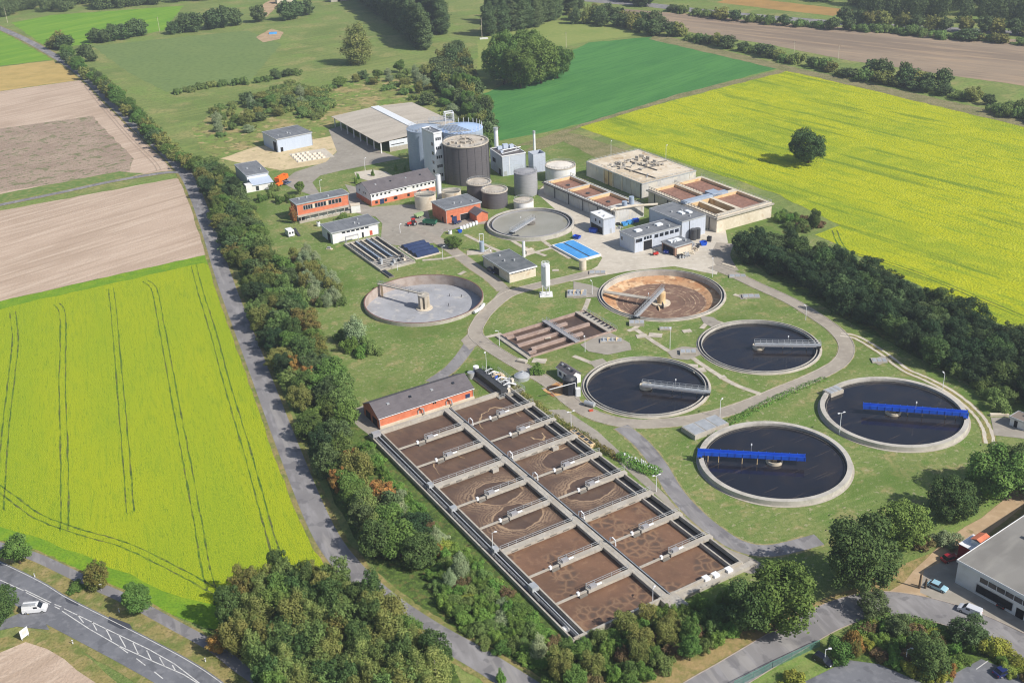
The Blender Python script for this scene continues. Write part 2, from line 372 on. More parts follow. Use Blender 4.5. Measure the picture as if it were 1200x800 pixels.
sheet('crop_edge', px((-40, 362), (120, 326), (245, 298), (251, 301), (256, 318), (240, 308), (140, 330), (30, 355), (-40, 372)), .055, mCropGreen)
sheet('dark_crop_field', px((566, 110), (600, 96), (690, 50), (770, 43), (912, 80), (800, 110), (690, 143), (640, 155), (585, 165)), .03, mDkGreen)
sheet('rapeseed_field', px((676, 148), (925, 82), (1000, 98), (1200, 146), (1560, 235), (1800, 420), (1500, 480), (1200, 392), (1100, 346), (1000, 296), (955, 275), (985, 264), (905, 225), (760, 178)), .04, mRapeR)
sheet('grass_track', px((600, 172), (690, 143), (800, 109), (925, 79), (926, 83), (800, 114), (680, 149), (640, 168)), .05, mReed)
sheet('reed_strip', px((770, 40), (925, 78), (1000, 94), (1200, 138), (1560, 225), (1560, 240), (1200, 149), (1000, 101), (920, 83), (760, 46)), .055, mReed)
sheet('dark_verge', px((610, 178), (660, 155), (680, 158), (745, 180), (700, 186), (660, 166), (630, 176)), .061, mReed)
sheet('ploughed_field', px((705, 9), (800, 16), (900, 26), (1010, 34), (1200, 47), (1560, 70), (1560, 145), (1200, 101), (1000, 72), (900, 52), (820, 40), (740, 24)), .03, mBrown)
sheet('dry_field', px((860, -4), (1000, 12), (976, 19), (905, 11), (840, 3)), .03, mOrangeF)
ribbon('motorway', px((600, -12), (690, 0), (760, 6), (830, 14), (980, 27), (1200, 40), (1500, 62)), 16, .05, mAsph)
sheet('waste_ground', px((255, 130), (330, 112), (400, 100), (450, 92), (500, 95), (520, 120), (480, 122), (400, 140), (380, 160), (320, 175), (262, 190), (235, 175), (225, 150)), .03, mWaste)
sheet('sand_yard', px((258, 186), (300, 172), (345, 168), (395, 158), (400, 172), (380, 192), (330, 200), (290, 192)), .05, mSand)

sheet('gable_pad', px((404, 484), (428, 474), (446, 500), (450, 512), (436, 512), (420, 500)), .066, mYardG)
# tramlines in the near rapeseed
def tramline(name, pts, w=.38, gap=1.9):
    P = smooth_line(pts, 10); mb = MB()
    for o in (-gap / 2, gap / 2): ribbon_mb(mb, P, w, off=o, jit=.16)
    o = mb.build(name, mTrack, loc=(0, 0, .075), smooth=False); o['kind'] = 'structure'
tramline('tramline', px((15, 366), (18, 400), (14, 440), (7, 500), (2, 560), (0, 600)))
tramline('tramline', px((66, 356), (73, 366), (74, 400), (73, 450), (75, 520), (76, 595), (75, 622)))
tramline('tramline', px((130, 338), (133, 362), (138, 420), (145, 500), (153, 600)))
tramline('tramline', px((170, 329), (181, 340), (189, 380), (200, 440), (215, 520), (230, 600), (240, 660), (248, 690)))
tramline('tramline', px((227, 311), (236, 345), (250, 390), (266, 450), (290, 530), (312, 610), (330, 670)))
tramline('tramline', px((-40, 545), (10, 580), (45, 605), (90, 622), (150, 640), (215, 672), (255, 694), (272, 702)))
def trackpair(pts, w=.5):
    P = smooth_line(pts, 8); mb = MB()
    for o in (-.95, .95): ribbon_mb(mb, P, w, off=o, jit=.12)
    o = mb.build('wheel_track', mTrack, loc=(0, 0, .08), smooth=False); o['kind'] = 'structure'
trackpair(px((978, 270), (984, 285), (996, 296), (1040, 308), (1100, 330), (1200, 372)))
P = smooth_line(px((100, 100), (120, 125), (150, 160), (180, 190), (186, 200)), 8); mb = MB()
for q in (-.9, .9, 5, 6.8): ribbon_mb(mb, P, .5, off=q, jit=.1)
mb.build('soil_track', mat('soil_rut', C(164, 146, 130)), loc=(0, 0, .07), smooth=False)['kind'] = 'structure'

# ------------------------------------------------------------------ roads
ROADS = [0]
def road(name, pts, w, m, kerb=None, z=.08, verge=None, k=8):
    P = smooth_line(pts, k); ROADS[0] += 1; z += .001 * ROADS[0]
    if verge:
        mb = MB(); ribbon_mb(mb, P, w + 2 * verge, jit=.25 if verge > .6 else .22)
        mb.build('verge', mVerge if verge > .55 else mWorn, loc=(0, 0, z - .018), smooth=False)['kind'] = 'structure'
    mb = MB(); ribbon_mb(mb, P, w)
    o = mb.build(name, m, loc=(0, 0, z), smooth=False); o['kind'] = 'structure'
    if kerb:
        mb = MB()
        for d in (w / 2 + .09, -w / 2 - .09): kerb_mb(mb, P, d, z=0)
        mb.build('kerb', kerb, loc=(0, 0, z - .03), smooth=False)['kind'] = 'structure'
    return P
road('lane', px((-60, 8), (2, 34), (40, 52), (90, 83), (130, 120), (170, 158), (205, 190), (222, 212), (242, 262), (264, 330), (300, 425), (340, 530), (378, 620), (412, 668), (452, 704), (500, 737), (560, 771), (625, 812), (700, 860)), 6.0, mAsph, verge=1.3, k=10)
road('field_lane', px((-180, 272), (-60, 252), (60, 228), (130, 213), (190, 203), (213, 202)), 3.6, mAsph, verge=.8)
P1 = smooth_line(px((-140, 600), (0, 668), (60, 702), (130, 740), (200, 778), (250, 808), (330, 862)), 8)
mb = MB(); ribbon_mb(mb, P1, 15, jit=.2); mb.build('verge', mVerge, loc=(0, 0, .05), smooth=False)['kind'] = 'structure'
mb = MB(); ribbon_mb(mb, smooth_line(px((-140, 612), (10, 682), (60, 711), (110, 737), (160, 763), (205, 788), (240, 812), (310, 868)), 8), 8.6)
mb.build('main_road', mAsphD, loc=(0, 0, .09), smooth=False)['kind'] = 'structure'
PR = smooth_line(px((-140, 612), (10, 682), (60, 711), (110, 737), (160, 763), (205, 788), (240, 812), (310, 868)), 8)
sheet('road_junction', px((-60, 735), (0, 728), (24, 718), (50, 724), (58, 738), (20, 734), (-60, 752)), .098, mAsphD)
mb = MB(); ribbon_mb(mb, PR, .16, off=3.9); mb.build('edge_line', mLine, loc=(0, 0, .105), smooth=False)['kind'] = 'structure'
mb = MB()
for A, B in (((-10, 675), (28, 692)), ((29, 691), (60, 706)), ((30.5, 694), (58.5, 708)), ((64, 708), (72, 711)), ((64, 710.5), (70, 713.5)), ((75, 713), (125, 737)), ((125, 737), (175, 761)), ((175, 761), (205, 778)), ((205, 778), (236, 802)), ((73, 716), (105, 737)), ((105, 737), (140, 757)), ((140, 757), (180, 775)), ((180, 775), (215, 790)), ((215, 790), (236, 803)), ((139, 757), (150, 765)), ((160, 771.5), (170.5, 779.5)), ((181, 787), (191, 795)),
             ((91, 720.5), (98, 729.5)), ((108, 728.5), (113.5, 738.5)), ((124, 736.5), (131, 750)), ((140, 745), (147.5, 758.5)), ((156, 753), (162.5, 767)), ((172, 762), (177.5, 773.5)), ((187, 770), (192.5, 780)), ((202, 779), (206, 786))):
    a, b = g(*A), g(*B); d = (b - a).normalized(); n = Vector((-d.y, d.x, 0)) * .11
    mb.add([a + n, a - n, b - n, b + n], [(0, 1, 2, 3)])
mb.build('lane_marking', mLine, loc=(0, 0, .107), smooth=False)['kind'] = 'structure'
sheet('asphalt_patch', px((128, 722), (152, 731), (155, 736), (142, 737), (126, 729)), .1, mat('new_asphalt', C(72, 75, 84), rough=.85))
sheet('asphalt_patch', px((76, 700), (92, 706), (92, 710), (78, 705)), .1, MATS['new_asphalt'])
road('cycle_path', px((-60, 625), (0, 640), (40, 652), (75, 668), (110, 685), (150, 703), (200, 730), (250, 758), (285, 785), (340, 820)), 2.8, mAsph, verge=.6, z=.1)
sheet('verge', px((-10, 750), (40, 738), (70, 745), (110, 775), (140, 802), (100, 830), (-30, 830)), .055, mVerge)
sheet('bare_ground', px((-30, 775), (30, 752), (55, 760), (90, 785), (120, 805), (90, 830), (-60, 830)), .07, mBeige)
# bottom-right street with forecourts
sheet('verge', px((640, 830), (740, 800), (850, 745), (880, 720), (930, 712), (1000, 690), (1060, 660), (1110, 640), (1170, 600), (1220, 560), (1260, 560), (1110, 700), (1000, 700), (900, 745), (820, 800), (760, 840)), .05, mat('dry_grass', C(156, 138, 96), [(C(118, 120, 68), .3, .42, .62, .8), (C(178, 150, 112), .8, .5, .7, .6)], rough=.95, spec=.05, bump=(1.5, .3, .6)))
PS = road('street', px((760, 860), (810, 818), (860, 788), (920, 752), (975, 722), (1030, 707), (1085, 713), (1140, 730), (1200, 758), (1300, 810)), 7.6, mAsph, mKerb, z=.1)
sheet('dirt_track', px((1030, 700), (1060, 682), (1085, 655), (1100, 640), (1150, 607), (1210, 560), (1290, 520), (1300, 540), (1200, 592), (1165, 620), (1140, 640), (1110, 664), (1090, 690), (1082, 705)), .085, mDirt)
sheet('forecourt', px((1083, 668), (1120, 650), (1150, 690), (1230, 740), (1290, 790), (1240, 768), (1190, 740), (1140, 716), (1100, 704), (1078, 694)), .09, mYardG)
sheet('car_park', px((905, 830), (940, 800), (985, 778), (1010, 768), (1035, 775), (1080, 800), (1120, 840)), .09, mAsphD)
sheet('car_park', px((1080, 802), (1110, 790), (1150, 770), (1180, 778), (1250, 812), (1250, 850), (1120, 850)), .088, mAsphD)
mb = MB()
for A, B in (((1144, 784), (1158, 774)), ((1112, 798), (1120, 806))):
    a, b = g(*A), g(*B); d = (b - a).normalized(); n = Vector((-d.y, d.x, 0)) * .09; mb.add([a + n, a - n, b - n, b + n], [(0, 1, 2, 3)])
mb.build('parking_line', mLine, loc=(0, 0, .1), smooth=False)['kind'] = 'structure'
# plant roads
sheet('yard', px((404, 216), (418, 240), (418, 250), (440, 254), (448, 262), (446, 284), (478, 290), (512, 284), (520, 272), (548, 264), (575, 262), (560, 255), (505, 262), (500, 240), (470, 240), (434, 243), (424, 236), (420, 220)), .06, mYardG)
road('works_road', px((478, 262), (495, 272), (515, 283), (535, 297), (556, 313), (575, 326), (590, 340)), 5, mConcR, z=.07, verge=.4)
road('works_road', px((700, 318), (660, 328), (625, 336), (596, 345), (575, 361), (563, 375), (557, 390), (566, 401), (585, 414), (612, 430), (645, 450), (672, 473), (700, 488), (735, 496), (775, 496), (820, 490), (865, 478), (915, 458), (958, 440), (985, 424), (992, 406), (980, 388), (955, 370), (925, 352), (890, 336), (860, 322), (835, 312)), 4.6, mConcR, mConc, z=.075, verge=.5)
road('works_road', px((855, 318), (845, 300), (850, 285)), 7, mConcR, z=.072)
road('works_path', px((556, 394), (545, 412), (528, 432), (505, 448)), 4.2, mAsph, z=.0655, verge=.4)
sheet('works_yard', px((540, 399), (556, 384), (572, 398), (550, 410)), .078, mConcR)
sheet('works_yard', px((560, 372), (588, 338), (606, 340), (590, 352), (572, 372)), .079, mConcR)
road('works_road', px((728, 500), (752, 520), (772, 545), (790, 575), (812, 600), (838, 622), (868, 640), (905, 645), (960, 632)), 4.4, mAsph, z=.0775, verge=.5)
sheet('apron', px((640, 480), (662, 480), (700, 505), (760, 560), (800, 600), (850, 640), (884, 655), (905, 668), (880, 672), (850, 665), (780, 590), (700, 520)), .06, mYardG)
sheet('pale_yard', px((628, 226), (640, 215), (700, 245), (730, 272), (850, 268), (853, 284), (846, 302), (840, 322), (790, 312), (735, 318), (690, 326), (668, 330), (700, 312), (706, 302), (672, 280), (668, 262), (650, 245)), .065, mYard)
sheet('works_yard', px((385, 152), (398, 148), (448, 178), (470, 186), (440, 192), (400, 200), (375, 206), (366, 214), (374, 226), (404, 222), (424, 238), (408, 250), (375, 232), (345, 222), (330, 214), (345, 202), (382, 190), (395, 178)), .055, mYardG)
sheet('pale_pad', px((415, 202), (436, 199), (452, 201), (460, 206), (432, 212), (418, 208)), .068, mYard)
road('gravel_track', px((985, 392), (1005, 396), (1035, 414), (1060, 433), (1085, 444), (1115, 460), (1142, 482), (1156, 502), (1160, 520)), 3.6, mVerge, z=.07)
P = smooth_line(px((985, 392), (1005, 396), (1035, 414), (1060, 433), (1085, 444), (1115, 460), (1142, 482), (1156, 502), (1160, 520)), 8); mb = MB()
for q in (-1, 1): ribbon_mb(mb, P, .9, off=q, jit=.12)
mb.build('wheel_rut', mYard, loc=(0, 0, .0875), smooth=False)['kind'] = 'structure'
sheet('concrete_pad', px((1161, 489), (1185, 489), (1200, 500), (1230, 510), (1200, 514), (1165, 510)), .0935, mYardG)
def fpath(pts, w=1.6): road('footpath', px(*pts), w, mPath, z=.068, k=7, verge=.22)
for P in (((562, 397), (588, 391)), ((690, 350), (686, 360), (682, 368)), ((736, 388), (745, 384), (752, 377)), ((745, 386), (770, 403), (790, 415)), ((808, 417), (830, 432), (860, 450), (892, 462)),
          ((672, 417), (690, 424), (700, 428)), ((545, 275), (575, 290), (600, 300)), ((600, 282), (618, 292), (640, 300)), ((636, 282), (650, 292), (668, 303)), ((614, 300), (630, 295), (650, 290)), ((495, 305), (520, 303), (545, 298)),
          ((545, 318), (538, 322)), ((824, 372), (850, 380)), ((832, 375), (822, 385)), ((860, 345), (876, 350))): fpath(P)
sheet('slab_pad', px((782, 412), (800, 406), (822, 408), (826, 414), (806, 422), (788, 420)), 0.1130, mYardG)
sheet('slab_pad', px((820, 370), (836, 372), (850, 382), (838, 386), (824, 378)), 0.1140, mYardG)
sheet('slab_pad', px((690, 424), (706, 420), (716, 428), (700, 434)), 0.1150, mYardG)
sheet('slab_pad', px((672, 330), (692, 334), (712, 342), (700, 348), (672, 350)), 0.1160, mYardG)
sheet('slab_pad', px((866, 345), (882, 344), (886, 349), (868, 351)), 0.1170, mYardG)
sheet('slab_pad', px((1020, 422), (1034, 417), (1044, 422), (1030, 428)), 0.1180, mYardG)
sheet('slab_pad', px((680, 404), (712, 388), (738, 402), (740, 410), (712, 416), (690, 412)), 0.1190, mYardG)
sheet('slab_pad', px((634, 455), (660, 448), (676, 452), (680, 470), (660, 468)), .079, mYardG)

# ------------------------------------------------------------------ trees
nprnd = np.random.default_rng(5)
def leaf_mat(name, col, col2, var=.3):
    col = tuple(c * 1.68 for c in col); col2 = tuple(c * 1.68 for c in col2)
    return mat(name, col, [(col2, .45, .42, .62, .85), (tuple(c * .6 for c in col), 1.6, .55, .75, .5)], rough=.75, spec=.12, var=var, trans=.18)
LF = {
 'oak': leaf_mat('leaf_dark', C(62, 82, 46), C(78, 96, 54)),
 'lime': leaf_mat('leaf_mid', C(74, 98, 48), C(94, 116, 58)),
 'olive': leaf_mat('leaf_olive', C(98, 104, 56), C(116, 116, 66)),
 'birch': leaf_mat('leaf_birch', C(98, 112, 62), C(122, 128, 74)),
 'willow': leaf_mat('leaf_grey', C(112, 126, 94), C(128, 138, 106)),
 'orange': leaf_mat('leaf_autumn', C(138, 100, 58), C(108, 98, 56)),
 'turn': leaf_mat('leaf_turning', C(106, 98, 54), C(84, 94, 50)),
 'yellow': leaf_mat('leaf_yellow', C(120, 126, 58), C(112, 128, 50)),
 'bright': leaf_mat('leaf_bright', C(84, 112, 52), C(104, 130, 62)),
 'blue': leaf_mat('leaf_blue', C(68, 84, 52), C(86, 102, 66)),
 'dark_b': leaf_mat('leaf_dark_warm', C(68, 84, 42), C(88, 102, 54)),
 'lime_b': leaf_mat('leaf_mid_pale', C(86, 106, 58), C(104, 122, 70)),
 'deep': leaf_mat('leaf_deep', C(44, 62, 40), C(58, 74, 48)),
 'rust': leaf_mat('leaf_rust', C(100, 84, 62), C(96, 92, 58)),
}
mBark = mat('bark', C(96, 84, 70), [(C(70, 62, 52), 2, .4, .6, .8)], rough=.95, spec=.05)
mBirchBark = mat('birch_bark', C(196, 190, 180), [(C(90, 84, 78), 2, .55, .65, .8)], rough=.9)

def crown_obj(name, lobes, n, size, m, parent, fill=.12, droop=0.0):
    lb = np.array(lobes, float)
    w = (lb[:, 3] * lb[:, 4] + lb[:, 3] * lb[:, 5]); w /= w.sum()
    N = int(n * 1.7)
    k = nprnd.choice(len(lb), N, p=w)
    d = nprnd.normal(size=(N, 3)); d /= np.linalg.norm(d, axis=1)[:, None]
    rr = np.where(nprnd.random(N) < fill, nprnd.random(N) ** .5 * .8, 1 - .3 * nprnd.random(N) ** 1.5 + .07 * nprnd.normal(size=N) ** 2)
    p = lb[k, :3] + d * lb[k, 3:6] * rr[:, None]
    dist = np.full(N, 9.0)
    for i, L in enumerate(lb):
        q = np.linalg.norm((p - L[:3]) / L[3:6], axis=1); q[k == i] = 9; dist = np.minimum(dist, q)
    keep = (dist > .72) & (p[:, 2] > .15)
    p, d = p[keep][:n], d[keep][:n]; N = len(p)
    nn = d + nprnd.normal(size=(N, 3)) * .55 + np.array([0, 0, .25]); nn /= np.linalg.norm(nn, axis=1)[:, None]
    t = np.cross(nn, nprnd.normal(size=(N, 3))); t /= np.linalg.norm(t, axis=1)[:, None]
    b = np.cross(nn, t)
    if droop: p = p - np.array([0, 0, 1.0]) * (nprnd.random(N) * droop)[:, None]
    s = size * (.55 + .8 * nprnd.random(N))[:, None]; a = (.6 + .5 * nprnd.random(N))[:, None]
    V = np.stack([p - t * s * .5, p - b * s * a * .4 + nn * s * .12, p + t * s * .5, p + b * s * a * .4 + nn * s * .12], 1).reshape(-1, 3)
    me = bpy.data.meshes.new(name)
    me.vertices.add(4 * N); me.vertices.foreach_set('co', V.astype(np.float32).ravel())
    me.loops.add(4 * N); me.loops.foreach_set('vertex_index', np.arange(4 * N, dtype=np.int32))
    me.polygons.add(N); me.polygons.foreach_set('loop_start', np.arange(0, 4 * N, 4, dtype=np.int32)); me.polygons.foreach_set('loop_total', np.full(N, 4, dtype=np.int32))
    me.materials.append(m); me.update(calc_edges=True)
    o = bpy.data.objects.new(name, me); COL.objects.link(o); o.parent = parent
    return o

def lobes_round(r, h, rs, nl=9, flat=.85, z0=.3):
    """crown of radius r from z0*h to h"""
    L = []; zc = h * (z0 + 1) / 2; hz = h * (1 - z0) / 2; _sx = rs.uniform(.82, 1.2); _lx, _ly = rs.uniform(-.2, .2) * r, rs.uniform(-.2, .2) * r
    L.append((0, 0, zc - hz * .08, r * .7, r * .7, hz * .8))
    for i in range(int(nl * 1.7)):
        a = i * 2.4 + rs.uniform(-.5, .5); t = rs.uniform(-.75, .78)
        q = (1 - t * t) ** .5 * rs.uniform(.62, .82) if rs.random() < .8 else rs.uniform(.1, .5)
        s = rs.uniform(.2, .36)
        L.append((r * q * cos(a), r * q * sin(a), zc + hz * t, r * s, r * s, max(r, hz) * s * rs.uniform(.75, 1.05)))
    for i in range(nl):
        a = rs.uniform(0, 6.28); t = rs.uniform(-.6, .9); q = (1 - t * t) ** .5 * rs.uniform(.8, .98); s = rs.uniform(.1, .18)
        L.append((r * q * cos(a), r * q * sin(a), zc + hz * t, r * s, r * s, r * s))
    return [(l[0] * _sx + _lx * l[2] / h, l[1] / _sx + _ly * l[2] / h) + l[2:] for l in L]
def lobes_tall(r, h, rs, nl=9, z0=.12):
    L = []
    for i in range(nl):
        t = (i + .5) / nl; zz = h * (z0 + (1 - z0) * t * .93)
        rr = r * (.55 + .55 * sin(pi * min(1, t * 1.05)) ** .8) * (1 - .45 * t * t)
        a = i * 2.4; q = rs.uniform(.05, .35)
        L.append((r * q * cos(a), r * q * sin(a), zz, rr * .75, rr * .75, h * (1 - z0) / nl * 1.15))
    return L
def lobes_shrub(r, h, rs, nl=6):
    L = [(0, 0, h * .32, r * .6, r * .6, h * .4)]
    for i in range(nl * 2):
        a = i * 2.4 + rs.uniform(-.7, .7); q = rs.uniform(.25, 1.0); s = rs.uniform(.16, .36)
        L.append((r * q * cos(a), r * q * sin(a), h * rs.uniform(.15, .8) * (1.05 - .5 * q), r * s, r * s * rs.uniform(.7, 1), h * s * rs.uniform(.5, .9)))
    return L
def trunk_mb(h, r, lobes, rs, limbs=4):
    mb = MB(); top = (rs.uniform(-.2, .2), rs.uniform(-.2, .2), h)
    mb.tube([(0, 0, -.3), (0, 0, h * .3), (top[0] * .6, top[1] * .6, h * .65), top], r, 7, r1=r * .35)
    for L in (lobes[1:1 + limbs] if len(lobes) > limbs else lobes):
        z = h * rs.uniform(.35, .6)
        mb.tube([(0, 0, z), (L[0] * .5, L[1] * .5, (z + L[2]) / 2 + .3), (L[0], L[1], L[2])], r * .45, 5, r1=r * .12)
    return mb
PROTO = {}
def proto(key, name, mname, h, r, n, size, shape='round', z0=.28, nl=9, bark=None, seed=1, droop=0, fill=.12):
    rs = random.Random(seed)
    root = thing(name, 'tree', 'tree', (0, 0, 0))
    L = lobes_round(r, h, rs, nl, z0=z0) if shape == 'round' else lobes_tall(r, h, rs, nl, z0) if shape == 'tall' else lobes_shrub(r, h, rs, nl)
    trunk_mb(h * (.72 if shape != 'shrub' else .5), r * (.06 if shape != 'shrub' else .035) + .06, L, rs, 4).build('trunk' if shape != 'shrub' else 'stem', bark or mBark, root)
    crown_obj('crown' if shape != 'shrub' else 'foliage', L, n, size, LF[mname], root, droop=droop, fill=fill)
    root['used'] = 0; root['r'] = r; root['h'] = h
    PROTO[key] = root
# key: name, leaves, height, radius
proto('oak', 'oak_tree', 'oak', 12, 6.0, 13000, .46, nl=13, z0=.1, seed=1)
proto('oak2', 'oak_tree', 'lime', 11, 5.2, 11000, .44, nl=12, z0=.1, seed=2)
proto('lime', 'lime_tree', 'lime', 9, 3.8, 6500, .4, nl=10, z0=.16, seed=3)
proto('dark', 'deciduous_tree', 'oak', 10, 4.2, 7000, .42, nl=11, z0=.06, seed=4)
proto('dark2', 'deciduous_tree', 'blue', 9, 3.6, 6000, .4, nl=10, z0=.06, seed=5)
proto('dark_b', 'deciduous_tree', 'dark_b', 11, 3.6, 6500, .4, nl=8, z0=.05, seed=41)
proto('lime_b', 'lime_tree', 'lime_b', 8.5, 3.9, 6200, .38, nl=14, z0=.08, seed=42)
proto('olive_b', 'deciduous_tree', 'olive', 10, 3.4, 6000, .36, nl=7, z0=.05, seed=43)
proto('deep', 'deciduous_tree', 'deep', 10, 4.4, 8000, .4, nl=12, z0=.04, seed=31)
proto('deep2', 'oak_tree', 'deep', 11, 5, 9000, .42, nl=12, z0=.05, seed=32)
proto('olive', 'deciduous_tree', 'olive', 9, 3.8, 6500, .38, nl=10, z0=.06, seed=6)
proto('turn', 'deciduous_tree', 'turn', 8, 3.5, 6000, .38, nl=10, z0=.06, seed=7)
proto('orange', 'autumn_tree', 'orange', 7, 3.0, 5000, .36, nl=9, z0=.1, seed=8)
proto('birch', 'birch_tree', 'birch', 12, 3.2, 7000, .32, 'tall', .1, 10, mBirchBark, 9, droop=1.2)
proto('willow', 'willow_tree', 'willow', 8, 2.6, 6000, .28, 'tall', .05, 8, None, 10, droop=.8)
proto('poplar', 'poplar_tree', 'blue', 24, 4.0, 7000, .66, 'tall', .03, 13, None, 11)
proto('far', 'hedgerow_tree', 'blue', 12, 5.5, 2300, .95, nl=10, z0=.04, seed=12)
proto('far2', 'hedgerow_tree', 'olive', 11, 5.0, 2200, .9, nl=9, z0=.04, seed=13)
proto('cone', 'conifer_tree', 'blue', 9, 2.4, 2400, .5, 'tall', .04, 9, None, 14)
proto('shrub', 'shrub', 'bright', 3.6, 2.6, 3600, .28, 'shrub', nl=7, seed=15)
proto('shrub2', 'shrub', 'bright', 3.0, 2.2, 3200, .26, 'shrub', nl=7, seed=16)
proto('shrub3', 'shrub', 'lime_b', 3.4, 2.4, 3400, .26, 'shrub', nl=7, seed=17)
proto('shrub4', 'shrub', 'rust', 2.8, 2.2, 3000, .26, 'shrub', nl=7, seed=18)
proto('shrub5', 'shrub', 'lime', 3.6, 2.6, 3600, .28, 'shrub', nl=8, seed=19)
proto('shrub6', 'shrub', 'yellow', 2.8, 2.2, 3000, .26, 'shrub', nl=7, seed=20)
proto('shrub7', 'shrub', 'orange', 2.8, 2.2, 3000, .26, 'shrub', nl=7, seed=21)
proto('shrub8', 'shrub', 'willow', 3.4, 2.3, 3200, .25, 'shrub', nl=7, seed=22)
proto('scrub', 'thicket_bush', 'lime_b', 5, 4.2, 3200, .52, 'shrub', nl=9, seed=23)
proto('scrub2', 'thicket_bush', 'birch', 4.4, 4.0, 3000, .5, 'shrub', nl=9, seed=24)
NT = 0
def plant(key, p, r=None, h=None, label='tree', group=None, cat=None):
    """one tree of crown radius r and height h at ground point p"""
    global NT
    pr = PROTO[key]; r = r or pr['r']; h = h or pr['h']
    sx = r / pr['r']; sz = h / pr['h']; rot = rnd.uniform(0, 6.28)
    sc = (sx * rnd.uniform(.93, 1.07), sx * rnd.uniform(.93, 1.07), sz)
    if not pr['used']:
        o = pr; o['used'] = 1; o.location = (p[0], p[1], 0); o.rotation_euler = (0, 0, rot); o.scale = sc
    else:
        o = dup(pr, (p[0], p[1], 0), rot, sc)
    o['label'] = label
    o['category'] = cat or ('shrub' if pr.name.startswith(('shrub', 'thicket')) else 'tree')
    if group: o['group'] = group
    elif 'group' in o: del o['group']
    NT += 1
    return o
def inside(p, poly):
    c = False; n = len(poly)
    for i in range(n):
        a, b = poly[i], poly[i - 1]
        if (a.y > p[1]) != (b.y > p[1]) and p[0] < (b.x - a.x) * (p[1] - a.y) / (b.y - a.y) + a.x: c = not c
    return c
def fill(poly, dmin, kinds, rr, hr, label, group, n=999, tries=None):
    """scatter trees inside a pixel polygon; kinds: list of (key, weight)"""
    P = px(*poly); xs = [p.x for p in P]; ys = [p.y for p in P]; pts = []
    ks, ws = [k for k, _ in kinds], [w for _, w in kinds]
    for _ in range(tries or 4000):
        q = (rnd.uniform(min(xs), max(xs)), rnd.uniform(min(ys), max(ys)))
        if not inside(q, P): continue
        d = dmin * rnd.uniform(.85, 1.15)
        if all((q[0] - a[0]) ** 2 + (q[1] - a[1]) ** 2 > d * d for a in pts):
            pts.append(q)
            if len(pts) >= n: break
    for q in pts:
        k = rnd.choices(ks, ws)[0]; r = rnd.uniform(*rr); sh = k.startswith('shrub') or k.startswith('scrub')
        h = rnd.uniform(*hr) * (.62 if sh else 1)
        lb, gp = (label, group) if isinstance(label, str) else (label[1 if sh else 0], group[1 if sh else 0])
        plant(k, q, r * (.85 if sh else 1), h, lb, gp)
def row(pts, step, kinds, rr, hr, label, group, jit=1.0):
    P = smooth_line(px(*pts), 8); acc = 0; ks, ws = [k for k, _ in kinds], [w for _, w in kinds]
    for a, b in zip(P[:-1], P[1:]):
        L = (b - a).length; acc += L
        if acc >= step:
            acc = 0; q = b + Vector((rnd.uniform(-jit, jit), rnd.uniform(-jit, jit), 0))
            plant(rnd.choices(ks, ws)[0], q, rnd.uniform(*rr), rnd.uniform(*hr), label, group)

mUnder = mat('undergrowth', C(88, 108, 56), [(C(66, 84, 44), .3, .42, .58, .8), (C(116, 112, 70), .5, .53, .63, .7), (C(104, 128, 60), .9, .5, .62, .7)], rough=.95, spec=.05, bump=(1.5, .4, .7))
sheet('undergrowth', px((234, 212), (262, 203), (300, 262), (340, 335), (400, 440), (440, 512), (520, 598), (600, 672), (684, 748), (760, 726), (870, 700), (900, 735), (820, 790), (700, 830), (560, 760), (500, 725), (440, 668), (392, 590), (322, 425), (272, 300)), .045, mUnder)
sheet('undergrowth', px((868, 296), (880, 280), (965, 290), (1200, 398), (1290, 440), (1290, 500), (1200, 480), (1100, 432), (1000, 380), (900, 322)), .045, mUnder)
sheet('undergrowth', px((240, 735), (290, 690), (380, 668), (450, 712), (520, 760), (560, 850), (330, 850), (280, 790)), .048, mUnder)
sheet('undergrowth', px((985, 772), (1015, 725), (1100, 740), (1250, 800), (1230, 812), (1150, 772), (1085, 802), (1030, 778)), .095, mUnder)
# west belt between the lane and the works
fill(((230, 205), (262, 200), (280, 225), (298, 262), (318, 300), (340, 335), (358, 375), (378, 410), (398, 445), (406, 480), (412, 515), (424, 548), (448, 580), (474, 615), (500, 655), (490, 690), (468, 672), (436, 652), (409, 612), (386, 565), (361, 510), (337, 455), (314, 405), (293, 360), (274, 310), (257, 260)), 4.6,
     [('dark', 1.6), ('dark_b', 1.8), ('lime_b', 2), ('olive_b', .7), ('dark2', 2), ('lime', 2), ('olive', .9), ('turn', .7), ('birch', .8), ('deep', 1), ('orange', .2), ('cone', .7)], (3.3, 5.0), (6.5, 10), 'leafy tree in the long mixed belt between lane and works', 'trees of the roadside belt')
for u, v, r in ((352, 448, 3.2), (345, 440, 2.4), (362, 455, 2.6), (415, 552, 3), (398, 580, 2.6), (345, 262, 1.8)):
    plant('orange', g(u, v), r, rnd.uniform(7, 8.5), 'orange autumn tree standing out of the green roadside belt', 'orange trees of the roadside belt')
row(((72, 62), (92, 82), (120, 106), (150, 132), (180, 165), (206, 185), (228, 205)), 6.5, [('far', 1.4), ('far2', 2), ('lime', 2)], (3.4, 5.2), (6, 11), 'tree in the line along the far stretch of lane', 'trees along the far lane', 2)
row(((95, 78), (130, 105), (165, 140), (195, 170), (222, 195)), 7, [('scrub', 1), ('scrub2', 1.6), ('lime', .6)], (2.5, 4), (3, 6), 'low tree or bush filling the line along the far lane', 'undergrowth of the far lane', 1.5)
